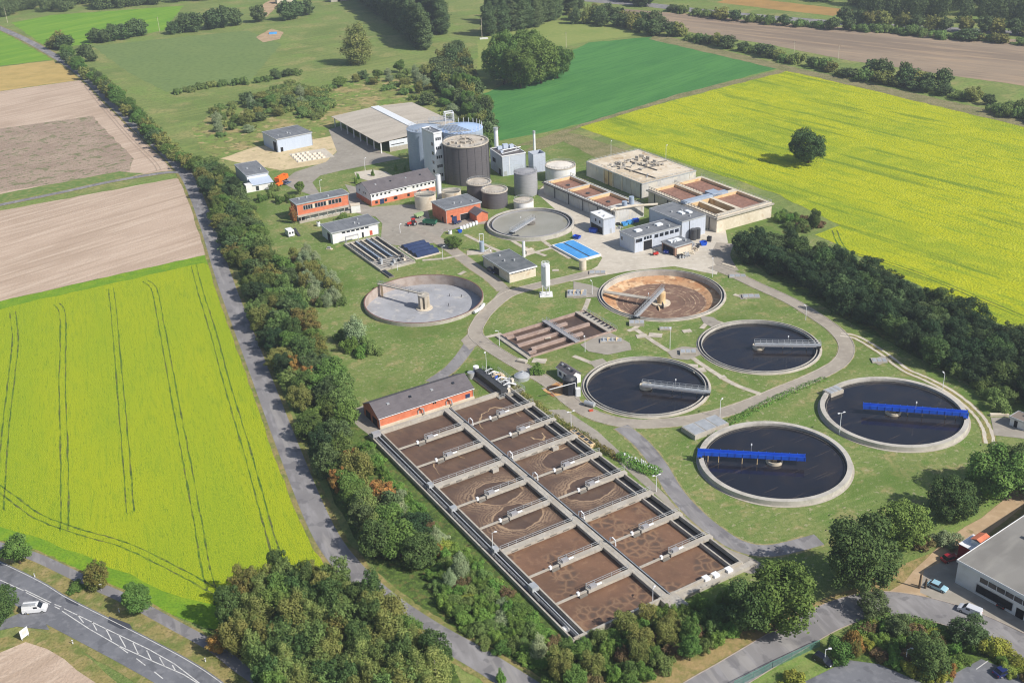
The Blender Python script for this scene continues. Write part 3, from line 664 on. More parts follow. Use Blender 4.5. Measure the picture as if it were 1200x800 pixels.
# lower slope shrubs between the belt and the aeration basin
fill(((420, 520), (430, 524), (455, 562), (503, 614), (561, 669), (620, 724), (653, 754), (690, 762), (680, 775), (640, 790), (600, 770), (560, 752), (520, 720), (490, 650), (455, 580)), 2.4,
     [('shrub', 3), ('shrub2', 2.2), ('shrub3', 2.2), ('shrub4', .6), ('shrub5', 1.5), ('shrub6', .5), ('shrub7', .12), ('shrub8', .6)], (2.1, 3.3), (3.0, 5.6), 'bush on the rough slope left of the aeration basin', 'bushes on the basin slope')
for u, v, r, h in ((540, 678, 2.3, 8), (512, 640, 1.8, 6), (528, 690, 1.7, 6), (632, 772, 2.1, 7), (470, 605, 2, 6.5)):
    plant('willow', g(u, v), r, h, 'pale grey-green willow rising from the basin slope bushes', 'grey willows on the basin slope')
# front wood
fill(((262, 742), (285, 702), (330, 684), (378, 684), (420, 700), (452, 725), (480, 745), (500, 768), (520, 806), (500, 850), (420, 860), (340, 850), (300, 800)), 3.4,
     [('turn', 1.3), ('olive', 1.6), ('olive_b', 1.2), ('birch', 2.6), ('lime_b', 1.4), ('lime', 1.2), ('dark', 1.4), ('orange', .25)], (2.8, 4.0), (7, 11), 'tree in the dense mixed wood beside the lane bend', 'trees of the wood at the lane bend')
for u, v, h in ((478, 790, 13), (455, 765, 12), (440, 740, 11), (492, 812, 12.5), (470, 815, 12)):
    plant('birch', g(u, v), 3.0, h, 'tall drooping birch with white stem at the wood edge', 'birches at the wood edge')
for u, v in ((600, 748), (525, 772), (587, 798)):
    plant('shrub2', g(u, v), 1.1, 3.6, 'slim young bright green tree on the lane verge', 'young trees on the lane verge', cat='tree')
# bushes below the basin
fill(((690, 752), (740, 735), (790, 722), (850, 705), (872, 712), (860, 742), (820, 775), (770, 795), (700, 812), (640, 812), (640, 795)), 3.1,
     [('shrub', 2), ('shrub3', 2.5), ('shrub5', 1.6), ('shrub2', 1.4), ('shrub4', 1), ('olive', 1.2), ('lime', 1)], (2.2, 3.4), (4.5, 7.5), 'bush in the thicket in front of the aeration basin', 'thicket in front of the basin')
# big trees right
plant('oak2', g(908, 738), 7.4, 15, 'broad green roadside tree nearest the basin corner')
plant('oak', g(882, 735), 6.0, 12.5, 'smaller dark tree leaning on the broad roadside tree')
plant('oak', g(1010, 690), 9.0, 17, 'largest dark green tree between lawn and dirt track')
plant('oak2', g(1062, 640), 6.0, 11, 'blue-green tree squeezed behind the largest dark tree')
plant('oak', g(1110, 607), 6.0, 10, 'round free-standing tree between lawn and dirt track')
plant('oak2', g(1160, 580), 7.6, 13, 'tall dark tree above the round free-standing tree')
plant('oak', g(1198, 578), 7.0, 12, 'dark tree cut by the right edge of the view')
plant('shrub8', g(1108, 636), 3.4, 3.8, 'sparse grey bush at the dirt track edge')
plant('shrub4', g(1078, 640), 3.2, 3.2, 'brownish low bush left of the sparse grey bush')
# wood along the ring road
fill(((868, 304), (882, 294), (920, 296), (965, 306), (1010, 325), (1060, 349), (1110, 372), (1160, 394), (1210, 415), (1280, 448), (1270, 500), (1215, 488), (1180, 462), (1140, 446), (1095, 428), (1050, 405), (1005, 378), (965, 350), (920, 325), (880, 312)), 5.2,
     [('deep', 4), ('deep2', 3), ('dark', .8), ('dark2', .6)], (3.8, 5.6), (7, 10.5), 'dark tree in the dense wood between ring road and yellow field', 'trees of the wood behind the ring road')
for u, v in ((1122, 440), (1160, 468), (1182, 470), (1150, 458), (1172, 480)):
    plant('shrub3', g(u, v), 3, 5, 'light green bush at the foot of the ring road wood', 'bushes at the foot of the wood')
row(((912, 252), (925, 256), (950, 262), (962, 268)), 3.2, [('shrub3', 1), ('shrub4', 1)], (2, 2.8), (3, 4.5), 'bush beside the tall tank wall at the yellow field', 'bushes at the field corner', .8)
row(((908, 256), (930, 264), (945, 272), (925, 268)), 3, [('shrub', 1), ('shrub3', 1), ('shrub4', .5)], (2.6, 3.6), (4, 6), 'bush beside the tall tank wall at the yellow field', 'bushes at the field corner', 1)
plant('dark', g(953, 268), 2.8, 8, 'dark upright tree at the notch of the yellow field')
plant('oak', g(947, 191), 9.2, 15.5, 'lone round tree standing in the yellow field')
# lawn clumps
fill(((345, 305), (362, 300), (380, 318), (398, 345), (400, 358), (376, 362), (360, 345)), 2.6, [('shrub3', 2), ('willow', 2), ('olive', 1), ('shrub4', .6)], (2, 3), (4.5, 7), 'bush in the oval clump on the lawn beside the belt', 'oval lawn clump')
for u, v, k, r, h in ((418, 404, 'willow', 4.2, 11), (410, 411, 'shrub', 3.2, 5.5), (424, 416, 'shrub2', 3, 4.5), (437, 414, 'shrub3', 3.2, 4.6), (403, 400, 'shrub5', 3.2, 6), (428, 406, 'shrub3', 3, 5)):
    plant(k, g(u, v), r, h, 'bush in the small clump left of the empty round tank', 'small lawn clump')
plant('oak2', g(532, 291), 3.2, 4.6, 'single round tree on the lawn near white plastic tanks')
plant('lime', g(352, 228), 2.6, 6.5, 'green tree behind the red brick office')
for u, v in ((318, 232), (328, 238), (340, 236), (306, 236), (322, 224)):
    plant('shrub5' if v > 233 else 'shrub3', g(u, v), 2.6, 4.4, 'bush between the white workshop and brick office', 'bushes by the workshop')
plant('shrub5', g(402, 259), 3.2, 4, 'dark bush in front of the red brick office')
plant('shrub', g(393, 262), 1.6, 2.2, 'low bush left of the dark bush at the office')
for u, v in ((417, 215), (420, 210), (437, 206)):
    plant('shrub2', g(u, v), 1, 3.6, 'small young tree beside the pale parking pad', 'young trees by the pad', cat='tree')
for u, v in ((464, 200), (475, 201)):
    plant('shrub2', g(u, v), .9, 3.6, 'slim young tree below the grey storage hall', 'young trees by the hall', cat='tree')
plant('shrub2', g(629, 437), 2.4, 3.6, 'bright green bush beside the round steel tank')
for u, v in ((575, 436), (582, 440)): plant('shrub3', g(u, v), 1.6, 3, 'thin bush behind the pipework deck', 'bushes behind the pipework deck')
# avenue bottom left
plant('lime', g(24, 660), 3.6, 8.0, 'green avenue tree at the left edge by the cycle path')
plant('turn', g(114, 686), 3.3, 6.5, 'browning avenue tree between two greener ones')
plant('lime', g(163, 717), 3.4, 7.2, 'green avenue tree in the middle of the path row')
plant('orange', g(257, 766), 2.6, 5.5, 'small orange-brown avenue tree nearest the wood')
plant('oak', g(0, 728), 4.6, 8.5, 'dark tree cut by the left edge at the junction')
plant('shrub5', g(90, 690), 2.4, 1.6, 'low dark bush under the browning avenue tree')
# shrubs bottom right
for u, v, k, r, h, l in ((985, 770, 'shrub5', 3.2, 5, 'dark bush at the left end of the parking strip'), (1000, 762, 'shrub7', 2.8, 4.8, 'orange bush at the parking strip'), (1022, 722, 'dark2', 3.6, 6, 'blue-green tree below the leaning street lamp'), (1050, 742, 'dark2', 3, 4.6, 'small dark tree behind the bushes of the parking strip'), (1040, 765, 'bright', 0, 0, ''),
                         (1130, 752, 'dark2', 4.2, 6.2, 'dense dark tree beside the silver van'), (1088, 786, 'dark', 4.6, 8, 'tallest dark tree in the middle of the parking strip'), (1165, 765, 'shrub6', 3.4, 5, 'yellowish bush at the right end of the parking strip'), (1068, 745, 'shrub4', 2.6, 4, 'rust coloured bush in the parking strip'), (1112, 790, 'shrub7', 1.8, 3, 'small rust bush beside the tallest dark tree'), (930, 800, 'shrub6', 2.8, 3.2, 'yellow-green bush on the verge by the green fence')):
    if k == 'bright': continue
    plant(k, g(u, v), r, h, l)
fill(((1008, 752), (1022, 730), (1060, 742), (1105, 745), (1140, 762), (1125, 778), (1100, 800), (1082, 800), (1045, 782), (1020, 772)), 2.6, [('shrub', 2), ('shrub2', 2), ('shrub5', 1.5), ('shrub6', 1.2), ('shrub4', .6)], (1.8, 2.8), (3.5, 5.5), 'bush in the planted strip between street and car park', 'bushes of the parking strip')
fill(((1160, 772), (1185, 776), (1240, 800), (1220, 806), (1170, 785)), 2.4, [('shrub', 1), ('shrub6', 1), ('shrub4', .6)], (1.6, 2.4), (3, 4.5), 'bush in the planted strip above the right car park', 'bushes of the right strip')
plant('turn', g(1003, 768), 1.4, 3.6, 'thin tree behind the orange bush')

# background: thicket behind the hall
fill(((250, 128), (300, 118), (330, 122), (350, 112), (420, 92), (470, 84), (520, 78), (545, 90), (556, 120), (578, 160), (570, 178), (540, 150), (505, 128), (488, 118), (430, 96), (380, 108), (330, 135), (290, 160), (255, 160)), 7.6,
     [('scrub', 1.6), ('scrub2', 1.4), ('far', .8), ('willow', 1.2), ('olive', .8), ('lime', .8)], (2.8, 5.2), (4.5, 9), ('tree in the thicket between meadow and storage hall', 'bush in the thicket between meadow and storage hall'), ('thicket trees behind the hall', 'thicket bushes behind the hall'))
fill(((500, 92), (540, 60), (555, 95), (580, 165), (572, 175), (548, 140)), 6.2, [('far', 2), ('oak2', 1), ('far2', .8), ('scrub', .8)], (3.5, 5.5), (8, 13), 'taller dark tree of the thicket rising behind the digesters', 'dark thicket trees behind the digesters')
row(((200, 112), (250, 102), (300, 97), (345, 88)), 4.6, [('scrub', 1.4), ('scrub2', .5), ('dark2', .6)], (3.2, 4.8), (3.6, 6.5), 'bush of the hedge between grazed meadow and wasteland', 'hedge of the grazed meadow', 1)
fill(((300, 118), (340, 100), (372, 108), (390, 125), (372, 140), (330, 132)), 6, [('scrub2', 1), ('scrub', 1)], (4, 6), (6, 9), 'grey-green bush in the clump behind the small shed', 'bushes behind the small shed')
plant('birch', g(421, 75), 12.5, 29, 'single tall tree standing on the meadow in front of poplars')
for u, v, r, h in ((591, 99, 12, 27), (610, 103, 11, 25), (634, 98, 12.5, 28), (653, 92, 9, 19), (622, 90, 11, 29), (601, 90, 11, 29)):
    plant('oak2', g(u, v), r, h, 'large tree of the clump at the dark green field', 'large clump at the dark green field')
# poplar rows at the top
row(((500, 62), (482, 44), (462, 28), (444, 14), (425, 0), (410, -12)), 6.5, [('poplar', 1)], (6.5, 8.5), (25, 31), 'tall poplar in the dense row left of the track', 'poplars left', 1.5)
row(((524, 44), (502, 26), (482, 10), (462, -6)), 6.5, [('poplar', 1)], (6.5, 8.5), (25, 31), 'tall poplar in the dense row left of the track', 'poplars left', 1.5)
row(((563, 44), (580, 40), (600, 36), (620, 33), (640, 26), (655, 20)), 6.5, [('poplar', 1)], (5.6, 7.5), (23, 29), 'tall poplar in the plantation above the tree clump', 'poplars of the plantation', 2)
fill(((570, 28), (600, 10), (650, -5), (690, 8), (660, 22), (600, 36)), 13, [('poplar', 1)], (5, 6.5), (20, 26), 'tall poplar in the plantation above the tree clump', 'poplars of the plantation')
row(((655, 28), (690, 28), (720, 32), (745, 36), (770, 42), (800, 43)), 8, [('far', 2), ('far2', 1)], (5, 7.5), (9, 15), 'dense tree of the hedge left of the ploughed field', 'trees of the hedge by the ploughed field', 3)
row(((660, 25), (700, 22), (740, 28), (780, 38)), 10, [('far', 2), ('far2', 1)], (5, 7.5), (9, 14), 'dense tree of the hedge left of the ploughed field', 'trees of the hedge by the ploughed field', 3)
row(((800, 45), (830, 52), (880, 62), (920, 72), (960, 80), (1000, 92), (1040, 98), (1080, 108), (1130, 116), (1180, 128), (1240, 142)), 7.5, [('far', 2.4), ('far2', 1.6), ('scrub', 2), ('scrub2', 1.4)], (4, 6.5), (5, 9.5), 'tree of the long hedge between yellow and ploughed fields', 'trees of the long hedge', 1.5)
row(((1008, 88), (1030, 92), (1060, 100), (1090, 104), (1102, 108)), 6, [('far', 2), ('far2', 1)], (4.5, 6.5), (9, 13), 'taller tree in the thick middle of the long hedge', 'thick middle of the long hedge', 3)
row(((1150, 128), (1200, 140), (1250, 150)), 6, [('scrub', 1)], (4, 5.5), (6, 9), 'bush at the right end of the long hedge', 'bushes of the long hedge', 2)
# motorway trees
row(((690, -4), (740, 2), (756, 10)), 8, [('far', 1)], (5, 8), (9, 14), 'tree screening the motorway at the left', 'trees before the motorway', 3)
row(((780, 12), (830, 20), (900, 28), (975, 34), (1040, 38), (1100, 44), (1200, 52), (1280, 60)), 7, [('far', 1), ('far2', .6), ('scrub', 1.8)], (5, 7.5), (5, 9), 'tree in the row along the motorway edge', 'trees along the motorway', 2)
row(((975, 26), (1030, 31), (1100, 36), (1160, 39), (1230, 44)), 9, [('far2', 1), ('far', 1)], (5.5, 7.5), (9, 12), 'pale rounded tree in the row along the motorway edge', 'trees along the motorway', 1.5)
# top left clumps
for u, v, r, h in ((65, 57, 7, 10), (76, 58, 7.5, 11), (70, 52, 6, 11), (100, 66, 6, 9), (108, 72, 5, 8)):
    plant('far2' if u < 72 else 'far', g(u, v), r, h, 'tree of the round clump at the lane fork', 'clump at the lane fork')
for u, v, r, h in ((112, 50, 6.5, 11), (122, 50, 6, 10), (132, 48, 7, 13), (146, 46, 7.5, 12), (158, 43, 7, 14), (166, 42, 6, 13)):
    plant('far', g(u, v), r, h, 'tree of the clump between bright crop and meadow', 'clump between crop and meadow')
for u, v, r, h in ((203, 40, 6, 10), (216, 38, 8, 15), (228, 37, 8, 15), (250, 34, 9, 16), (262, 32, 9, 17), (276, 30, 7, 14)):
    plant('far', g(u, v), r, h, 'tree of the dark clump right of the bright crop', 'dark clump right of the crop')
for u, v, r, h in ((304, 26, 7, 14), (336, 24, 8, 16), (346, 22, 8, 15), (360, 18, 7, 13)):
    plant('far', g(u, v), r, h, 'tree of the clump around the distant farm', 'farm clump')
# far-off woods, each read as one mass
def wood(name, label, poly, n, hr, rr, mname, leaf=1.15, per=900):
    P = px(*poly); xs = [p.x for p in P]; ys = [p.y for p in P]; lobes = []; c = 0
    mb = MB()
    while c < n:
        q = (rnd.uniform(min(xs), max(xs)), rnd.uniform(min(ys), max(ys)))
        if not inside(q, P): continue
        c += 1; r = rnd.uniform(*rr); h = rnd.uniform(*hr)
        lobes.append((q[0], q[1], h * .55, r * .8, r * .8, h * .47))
        for _ in range(4):
            a = rnd.uniform(0, 6.28); lobes.append((q[0] + r * .55 * cos(a), q[1] + r * .55 * sin(a), h * rnd.uniform(.15, .8), r * .5, r * .5, h * .22))
    o = crown_obj(name, lobes, n * per, leaf, LF[mname], None)
    tag(o, label, 'wood', None, 'stuff')
wood('far_wood', 'dark far-off wood filling the upper right corner', ((985, 12), (1000, 2), (1100, -2), (1250, -6), (1500, 10), (1500, 50), (1260, 36), (1100, 26), (1000, 20)), 230, (14, 20), (5, 8), 'blue')
wood('far_wood', 'strip of far-off wood along the top left edge', ((-40, 28), (0, 20), (60, 15), (140, 10), (212, 4), (212, -6), (140, -4), (60, 0), (-40, 10)), 110, (10, 16), (5, 8), 'blue')
wood('far_wood', 'far-off wood band above the orange dry field', ((700, -14), (800, -6), (900, -2), (1000, 4), (1000, -4), (900, -12), (760, -20)), 60, (8, 14), (5, 8), 'blue')
wood('far_wood', 'dark wood strip left of the farm at the top', ((215, 2), (290, -2), (300, -10), (215, -8)), 30, (8, 13), (5, 7), 'blue')
for k in PROTO.values():
    if not k['used']:
        for ch in list(k.children): bpy.data.objects.remove(ch)
        bpy.data.objects.remove(k)
    else:
        for q in ('used', 'r', 'h'): del k[q]
import collections
print('trees', NT, collections.Counter(o.get('group') for o in COL.objects if o.get('category') == 'tree').most_common(12))

# haze: a closed box of thin air round the camera and the scene
hz = MB().box(-1600, 1600, -300, 2300, -1, 168).build('haze', [], None, smooth=False)
hm = bpy.data.materials.new('haze'); hm.use_nodes = True
for n_ in list(hm.node_tree.nodes):
    if n_.type == 'BSDF_PRINCIPLED': hm.node_tree.nodes.remove(n_)
pvn = hm.node_tree.nodes.new('ShaderNodeVolumePrincipled')
pvn.inputs['Color'].default_value = (.78, .86, 1, 1); pvn.inputs['Density'].default_value = .00017; pvn.inputs['Anisotropy'].default_value = .2
hm.node_tree.links.new(pvn.outputs[0], hm.node_tree.nodes['Material Output'].inputs['Volume'])
hz.data.materials.append(hm); hz['kind'] = 'stuff'

# ================================================================== buildings
def M2(n, c, *l, **k): return MATS.get(n) or mat(n, c, *l, **k)
mBrick = mat('red_brick', C(206, 124, 92), [(C(188, 106, 78), .6, .42, .6, .7), (C(214, 142, 116), 4, .5, .64, .5, (1, 1, .25))], rough=.9)
mRoofG = mat('grey_felt_roof', C(122, 126, 132), [(C(106, 110, 116), .25, .4, .62, .8), (C(138, 140, 144), .8, .52, .7, .5, (1, 4, 1))], rough=.9)
mRoofD = mat('dark_tile_roof', C(104, 100, 104), [(C(92, 88, 92), .4, .4, .62, .7), (C(118, 112, 114), 3, .5, .7, .5, (6, 1, 1))], rough=.85)
mRoofC = mat('fibre_cement_roof', C(186, 178, 166), [(C(170, 162, 150), .2, .4, .62, .8, (1, 6, 1)), (C(198, 192, 180), .8, .52, .7, .5)], rough=.9)
mClad = mat('pale_cladding', C(224, 229, 238), [(C(196, 202, 212), 1.2, .45, .62, .5, (.3, .3, 8))], rough=.55, spec=.35)
mCladH = mat('grey_blue_cladding', C(190, 198, 212), [(C(174, 183, 198), 1.2, .45, .6, .6, (.3, .3, 8)), (C(160, 164, 168), .5, .58, .66, .4, (1, 1, .2))], rough=.5, spec=.4)
mCladB = mat('blue_grey_cladding', C(188, 200, 218), [(C(172, 186, 206), 1.2, .45, .62, .5, (.3, .3, 8))], rough=.55, spec=.35)
mWhiteW = mat('white_render', C(230, 230, 230), [(C(212, 210, 206), .4, .45, .65, .6)], rough=.85)
mSteelD = mat('dark_grey_steel', C(98, 95, 99), [(C(86, 83, 88), .5, .45, .62, .6, (1, 1, .2))], rough=.6)
mSteelB = mat('blue_grey_steel', C(160, 174, 192), [(C(146, 160, 180), .5, .45, .62, .6, (1, 1, .2))], rough=.5, spec=.4)
mSteelG = mat('grey_steel', C(160, 160, 164), [(C(144, 144, 148), .5, .45, .62, .6, (1, 1, .2))], rough=.55, spec=.4)
mCap = mat('tank_lid', C(196, 188, 176), [(C(172, 162, 148), .3, .42, .62, .8), (C(150, 140, 126), .8, .58, .7, .6)], rough=.9)
mBlue = mat('blue_paint', C(24, 88, 205), [(C(18, 72, 180), .5, .45, .65, .6)], rough=.45, spec=.4)
mBlueL = mat('light_blue_cover', C(74, 150, 216), [(C(96, 172, 228), .5, .45, .65, .6)], rough=.5)
mBlueD = mat('navy_cover', C(46, 60, 94), [(C(58, 72, 106), .5, .45, .65, .6)], rough=.5)
mRed = mat('red_paint', C(196, 44, 36), rough=.5, spec=.4)
mOrange = mat('orange_paint', C(236, 112, 30), rough=.5, spec=.4)
mGreenP = mat('green_paint', C(52, 106, 84), rough=.6)
mDark = mat('dark_opening', C(36, 36, 40), rough=.9)  # near-black paint; on open gates it puts the shade inside into the colour
mGrating = mat('grating', C(84, 84, 84), [(C(112, 110, 106), 1.2, .45, .62, .7)], rough=.8)
mSky = mat('skylight', C(232, 236, 240), rough=.35, spec=.4)
mWaterD = mat('dark_water', C(30, 32, 42), [(C(46, 42, 44), .1, .48, .62, .7), (C(70, 62, 56), .35, .58, .66, .6, (7, .35, 1), R(30)), (C(22, 24, 34), .06, .5, .6, .7)], rough=.1, spec=.55, bump=(1.2, .03, .22))
mWaterG = mat('grey_water', C(158, 156, 146), [(C(146, 144, 132), .1, .42, .62, .8), (C(138, 132, 104), .08, .6, .7, .7)], rough=.35, spec=.4)
mWaterB = mat('brown_sludge', C(104, 82, 68), [(C(88, 70, 60), .15, .42, .62, .8), (C(124, 98, 78), .5, .5, .7, .5, (2.5, .8, 1), R(20)), (C(76, 62, 54), .9, .58, .7, .5)], rough=.35, spec=.35, bump=(2, .04, .3))
mWaterK = mat('channel_water', C(32, 32, 36), rough=.15, spec=.5)
mWaterR = mat('rusty_sludge', C(150, 114, 98), [(C(132, 98, 84), .3, .42, .62, .8), (C(184, 140, 120), .9, .5, .7, .6), (C(110, 84, 72), .35, .62, .72, .8)], rough=.5)
mFoam = mat('foam', C(140, 114, 92), [(C(100, 80, 66), 1.5, .47, .55, .85, (.5, 1.6, 1)), (C(176, 152, 124), 1.1, .52, .62, .7)], rough=.8)
mFoamL = mat('pale_foam', C(178, 154, 124), [(C(150, 124, 98), .8, .45, .6, .7)], rough=.9)

def fr(A, B, C_, z):
    a, b, c = g(*A, z), g(*B, z), g(*C_, z)
    e = b - a; ang = atan2(e.y, e.x); w = hypot(e.x, e.y)
    n = Vector((-sin(ang), cos(ang), 0)); d = (c - a).dot(n)
    return Vector((a.x, a.y, 0)), ang, w, d

def bld(name, label, A, B, C_, z, wall, roof, over=.3, rk='flat', rise=0, cat='building', rt=.35, grp=None, z0=0):
    loc, ang, w, d = fr(A, B, C_, z)
    root = thing(name, label, cat, loc, ang, grp)
    if rk == 'flat':
        MB().box(0, w, 0, d, z0, z - rt * .6).build('wall', wall, root)
        MB().box(-over, w + over, -over, d + over, z - rt, z).build('roof', roof, root)
    elif rk == 'gx':   # ridge along x
        zz = z - .1
        MB().extr([(0, z0), (d, z0), (d, zz), (d / 2, zz + rise), (0, zz)], 0, w).build('wall', wall, root)
        t = .18; k = rise / (d / 2); o = over
        MB().extr([(-o, z - k * o), (d / 2, z + rise), (d + o, z - k * o), (d + o, z - k * o + t), (d / 2, z + rise + t), (-o, z - k * o + t)], -over, w + over).build('roof', roof, root)
    elif rk == 'mono':  # slopes from back (high) to front
        zz = z - .1
        MB().extr([(0, z0), (d, z0), (d, zz + rise), (0, zz)], 0, w).build('wall', wall, root)
        k = rise / d; o = over
        MB().extr([(-o, z - k * o), (d + o, z + rise + k * o), (d + o, z + rise + k * o + .2), (-o, z - k * o + .2)], -over, w + over).build('roof', roof, root)
    if rk == 'flat':
        mb = MB(); o = over + .03; zt = z + .1
        mb.box(-o, w + o, -o, -o + .2, z - rt - .05, zt); mb.box(-o, w + o, d + o - .2, d + o, z - rt - .05, zt); mb.box(-o, -o + .2, -o + .2, d + o - .2, z - rt - .05, zt); mb.box(w + o - .2, w + o, -o + .2, d + o - .2, z - rt - .05, zt)
        mb.build('roof_trim', mMetal, root)
        rs_ = random.Random(len(label))
        for k in range(3 if w > 12 else 2): x, y = w * rs_.uniform(.12, .88), d * rs_.uniform(.2, .8); MB().box(x - .3, x + .3, y - .3, y + .3, z - .02, z + rs_.uniform(.4, .8)).build('roof_vent', mMetal, root)
        for k in range(int(w // 3)): MB().box(k * 3 + 1.5 - .04, k * 3 + 1.5 + .04, .1, d - .1, z - .01, z + .035).build('roof_seam', roof, root)
    elif rk == 'gx':
        MB().tube([(-over, -over - .08, z - .1), (w + over, -over - .08, z - .1)], .1, 6).build('gutter', mMetal, root)
        for k in range(4): x = w * (.15 + .23 * k); MB().box(x - .4, x + .4, d * .28, d * .28 + .9, z + rise * .56 + .1, z + rise * .56 + .55).build('roof_light', mGlass if k % 2 else mMetal, root)
    for x in ((.15, w - .15) if w > 9 else (w - .15,)): MB().box(x - .07, x + .07, -.16, -.02, z0, z - .3).build('downpipe', mMetal, root)
    return root, w, d

def win(root, face, w, d, a, b, z0, z1, m=None, name='window', t=.07, frame=None, n=1):
    """panel(s) on a wall face between a and b (metres along the face)"""
    m = m or mGlass; e = .03
    for i in range(n):
        L = (b - a) / n; p, q = a + i * L + (.12 * L if n > 1 else 0), a + (i + 1) * L - (.12 * L if n > 1 else 0)
        mb = MB()
        def bx(mb, p, q, z0, z1, t0, t1):
            if face == 'front': mb.box(p, q, -t1, -t0, z0, z1)
            elif face == 'back': mb.box(p, q, d + t0, d + t1, z0, z1)
            elif face == 'left': mb.box(-t1, -t0, p, q, z0, z1)
            else: mb.box(w + t0, w + t1, p, q, z0, z1)
        bx(mb, p, q, z0, z1, -.05, t * .5)
        o = mb.build(name, m, root)
        if frame:
            mf = MB(); f = .1
            bx(mf, p - f, q + f, z1, z1 + f, -.05, t); bx(mf, p - f, q + f, z0 - f, z0, -.05, t * 1.4)
            bx(mf, p - f, p, z0, z1, -.05, t); bx(mf, q, q + f, z0, z1, -.05, t)
            mf.build('frame', frame, o)
    return root

# 1 storage hall, open to the yard
loc, ang, w, d = fr((392.5, 136), (447.5, 166.3), (481, 120), 6)
hall = thing('storage_hall', 'large open-fronted hall with pale roof and white skylight strip', 'building', loc, ang)
MB().box(0, w, d - .3, d, 0, 5.6).build('wall', mClad, hall)
mb = MB(); mb.box(w - .3, w, 4, d - .31, 2.4, 5.6); mb.build('wall', mClad, hall)
MB().box(w - .28, w - .02, 4, d - .31, 0, 2.38).build('plinth_wall', mConc, hall)
MB().box(0, .3, 6, d - .31, 0, 5.6).build('wall', mClad, hall)
rf = MB().extr([(-2.0, 5.7), (d * .48, 7.0), (d * .48, 7.2), (-2.0, 5.9)], -.5, w + .5).build('roof', mRoofC, hall)
MB().extr([(d * .56, 7.0), (d + .6, 5.9), (d + .6, 6.1), (d * .56, 7.2)], -.5, w + .5).build('roof', mRoofC, hall)
MB().extr([(d * .47, 7.1), (d * .57, 7.1), (d * .57, 7.5), (d * .47, 7.5)], -.5, w + .5).build('skylight', mSky, hall)
for i in range(8):
    x = .4 + (w - .8) * i / 7
    MB().box(x - .22, x + .22, -.8, -.3, 0, 5.78).build('column', mWhiteW, hall)
win(hall, 'right', w, d, 5, 12, 3.3, 3.7, mDark); win(hall, 'right', w, d, 14, 20, 3.3, 3.7, mDark)

# 2 small blue-grey shed
r, w, d = bld('shed', 'small blue-grey metal shed with dark gate beside the sandy yard', (323.8, 163.3), (365, 155), (309.5, 154.3), 7, mCladB, mRoofG)
win(r, 'left', w, d, 1.2, 5, 0, 5, mDark, 'gate'); win(r, 'front', w, d, 1.6, 3, 0, 2.3, mDark, 'door')
# rows of blocks
mBlock = mat('white_concrete', C(222, 212, 192), rough=.9)
A0, ang, w, d = fr((349, 191), (392, 184), (337, 181), 0)
sl = tag(MB().box(0, w, 0, d, 0, .12).build('concrete_slab', mYard, None, (A0.x, A0.y, .03), ang), 'pale concrete slab carrying rows of white blocks', 'slab')
for i in range(6):
    for j in range(4):
        if i >= 4 and j > 2: continue
        o = MB(); L = w / 7.6
        o.extr([(0, 0), (1.1, 0), (.8, .8), (.3, .8)], 0, L * .58)
        q = Vector(((.6 + i * L), (.8 + j * d / 4.3), .16)); c, s = cos(ang), sin(ang)
        tag(o.build('concrete_block', mBlock, None, (A0.x + q.x * c - q.y * s, A0.y + q.x * s + q.y * c, .152), ang), 'white concrete block in rows on the slab by the shed', 'block', 'white blocks on the slab')

# 4 white workshop with lean-to
r, w, d = bld('workshop', 'white workshop with grey roof and blue lean-to beside the lane', (288.5, 206), (314, 201.5), (274, 193), 6, mClad, mRoofG)
MB().extr([(-7, 0), (-.02, 0), (-.02, 4.2), (-7, 3.0)], 1, w - .2).build('annex_wall', mWhiteW, r)
MB().extr([(-7.4, 2.98), (-.02, 4.25), (-.02, 4.4), (-7.4, 3.15)], .6, w + .2).build('annex_roof', mCladB, r)
MB().box(w * .2, w * .2 + 1.4, -7.06, -6.95, .3, 2.4).build('window', mGlass, r)
MB().box(-2.4, 1.0, -7, -3, 0, 3.4).build('porch', mWhiteW, r)

# 5 red brick office
r, w, d = bld('brick_office', 'long red brick office with upper window bands and grey roof', (347, 239.5), (408, 226.8), (339, 234), 8, mBrick, mRoofG, z0=3.0)
MB().box(.6, w - .6, .6, d - .4, 0, 3.02).build('ground_floor', mWhiteW, r)
MB().box(-.3, w + 1.5, -1.6, -.02, 2.5, 3.0).build('canopy', mConc, r)
MB().box(-.3, w + 1.5, -2.4, -2.0, 0, 1.1).build('terrace_wall', mConc, r)
for i in range(6): MB().box(.8 + i * w / 6, 1.1 + i * w / 6, -1.5, -1.2, 0, 2.5).build('post', mConc, r)
for a, b in ((.12, .30), (.34, .56), (.60, .86)): win(r, 'front', w, d, w * a, w * b, 4.9, 6.7, mGlass, frame=mMetal, n=4)
for a, b in ((.3, .34), (.56, .6)): MB().box(w * a, w * b, -.08, .05, 4.8, 6.8).build('panel', mConcL, r)
win(r, 'front', w, d, .5, 3.0, .4, 2.2, mDark)

# 6 white garage block
r, w, d = bld('garage_block', 'low white building with grey roof, strip windows and open garage gate', (388.5, 272.5), (443, 260.5), (374, 263.5), 5, mWhiteW, mRoofG, over=.5)
win(r, 'left', w, d, 2.0, 5.2, 0, 3.6, mDark, 'gate'); win(r, 'front', w, d, w * .2, w * .8, 3.5, 4.15, mGlass, n=6)
win(r, 'front', w, d, w * .63, w * .67, 0, 2.2, mDark, 'door'); win(r, 'front', w, d, w * .8, w * .86, .2, 2.2, mat('rust_board', C(190, 90, 70)), 'door')

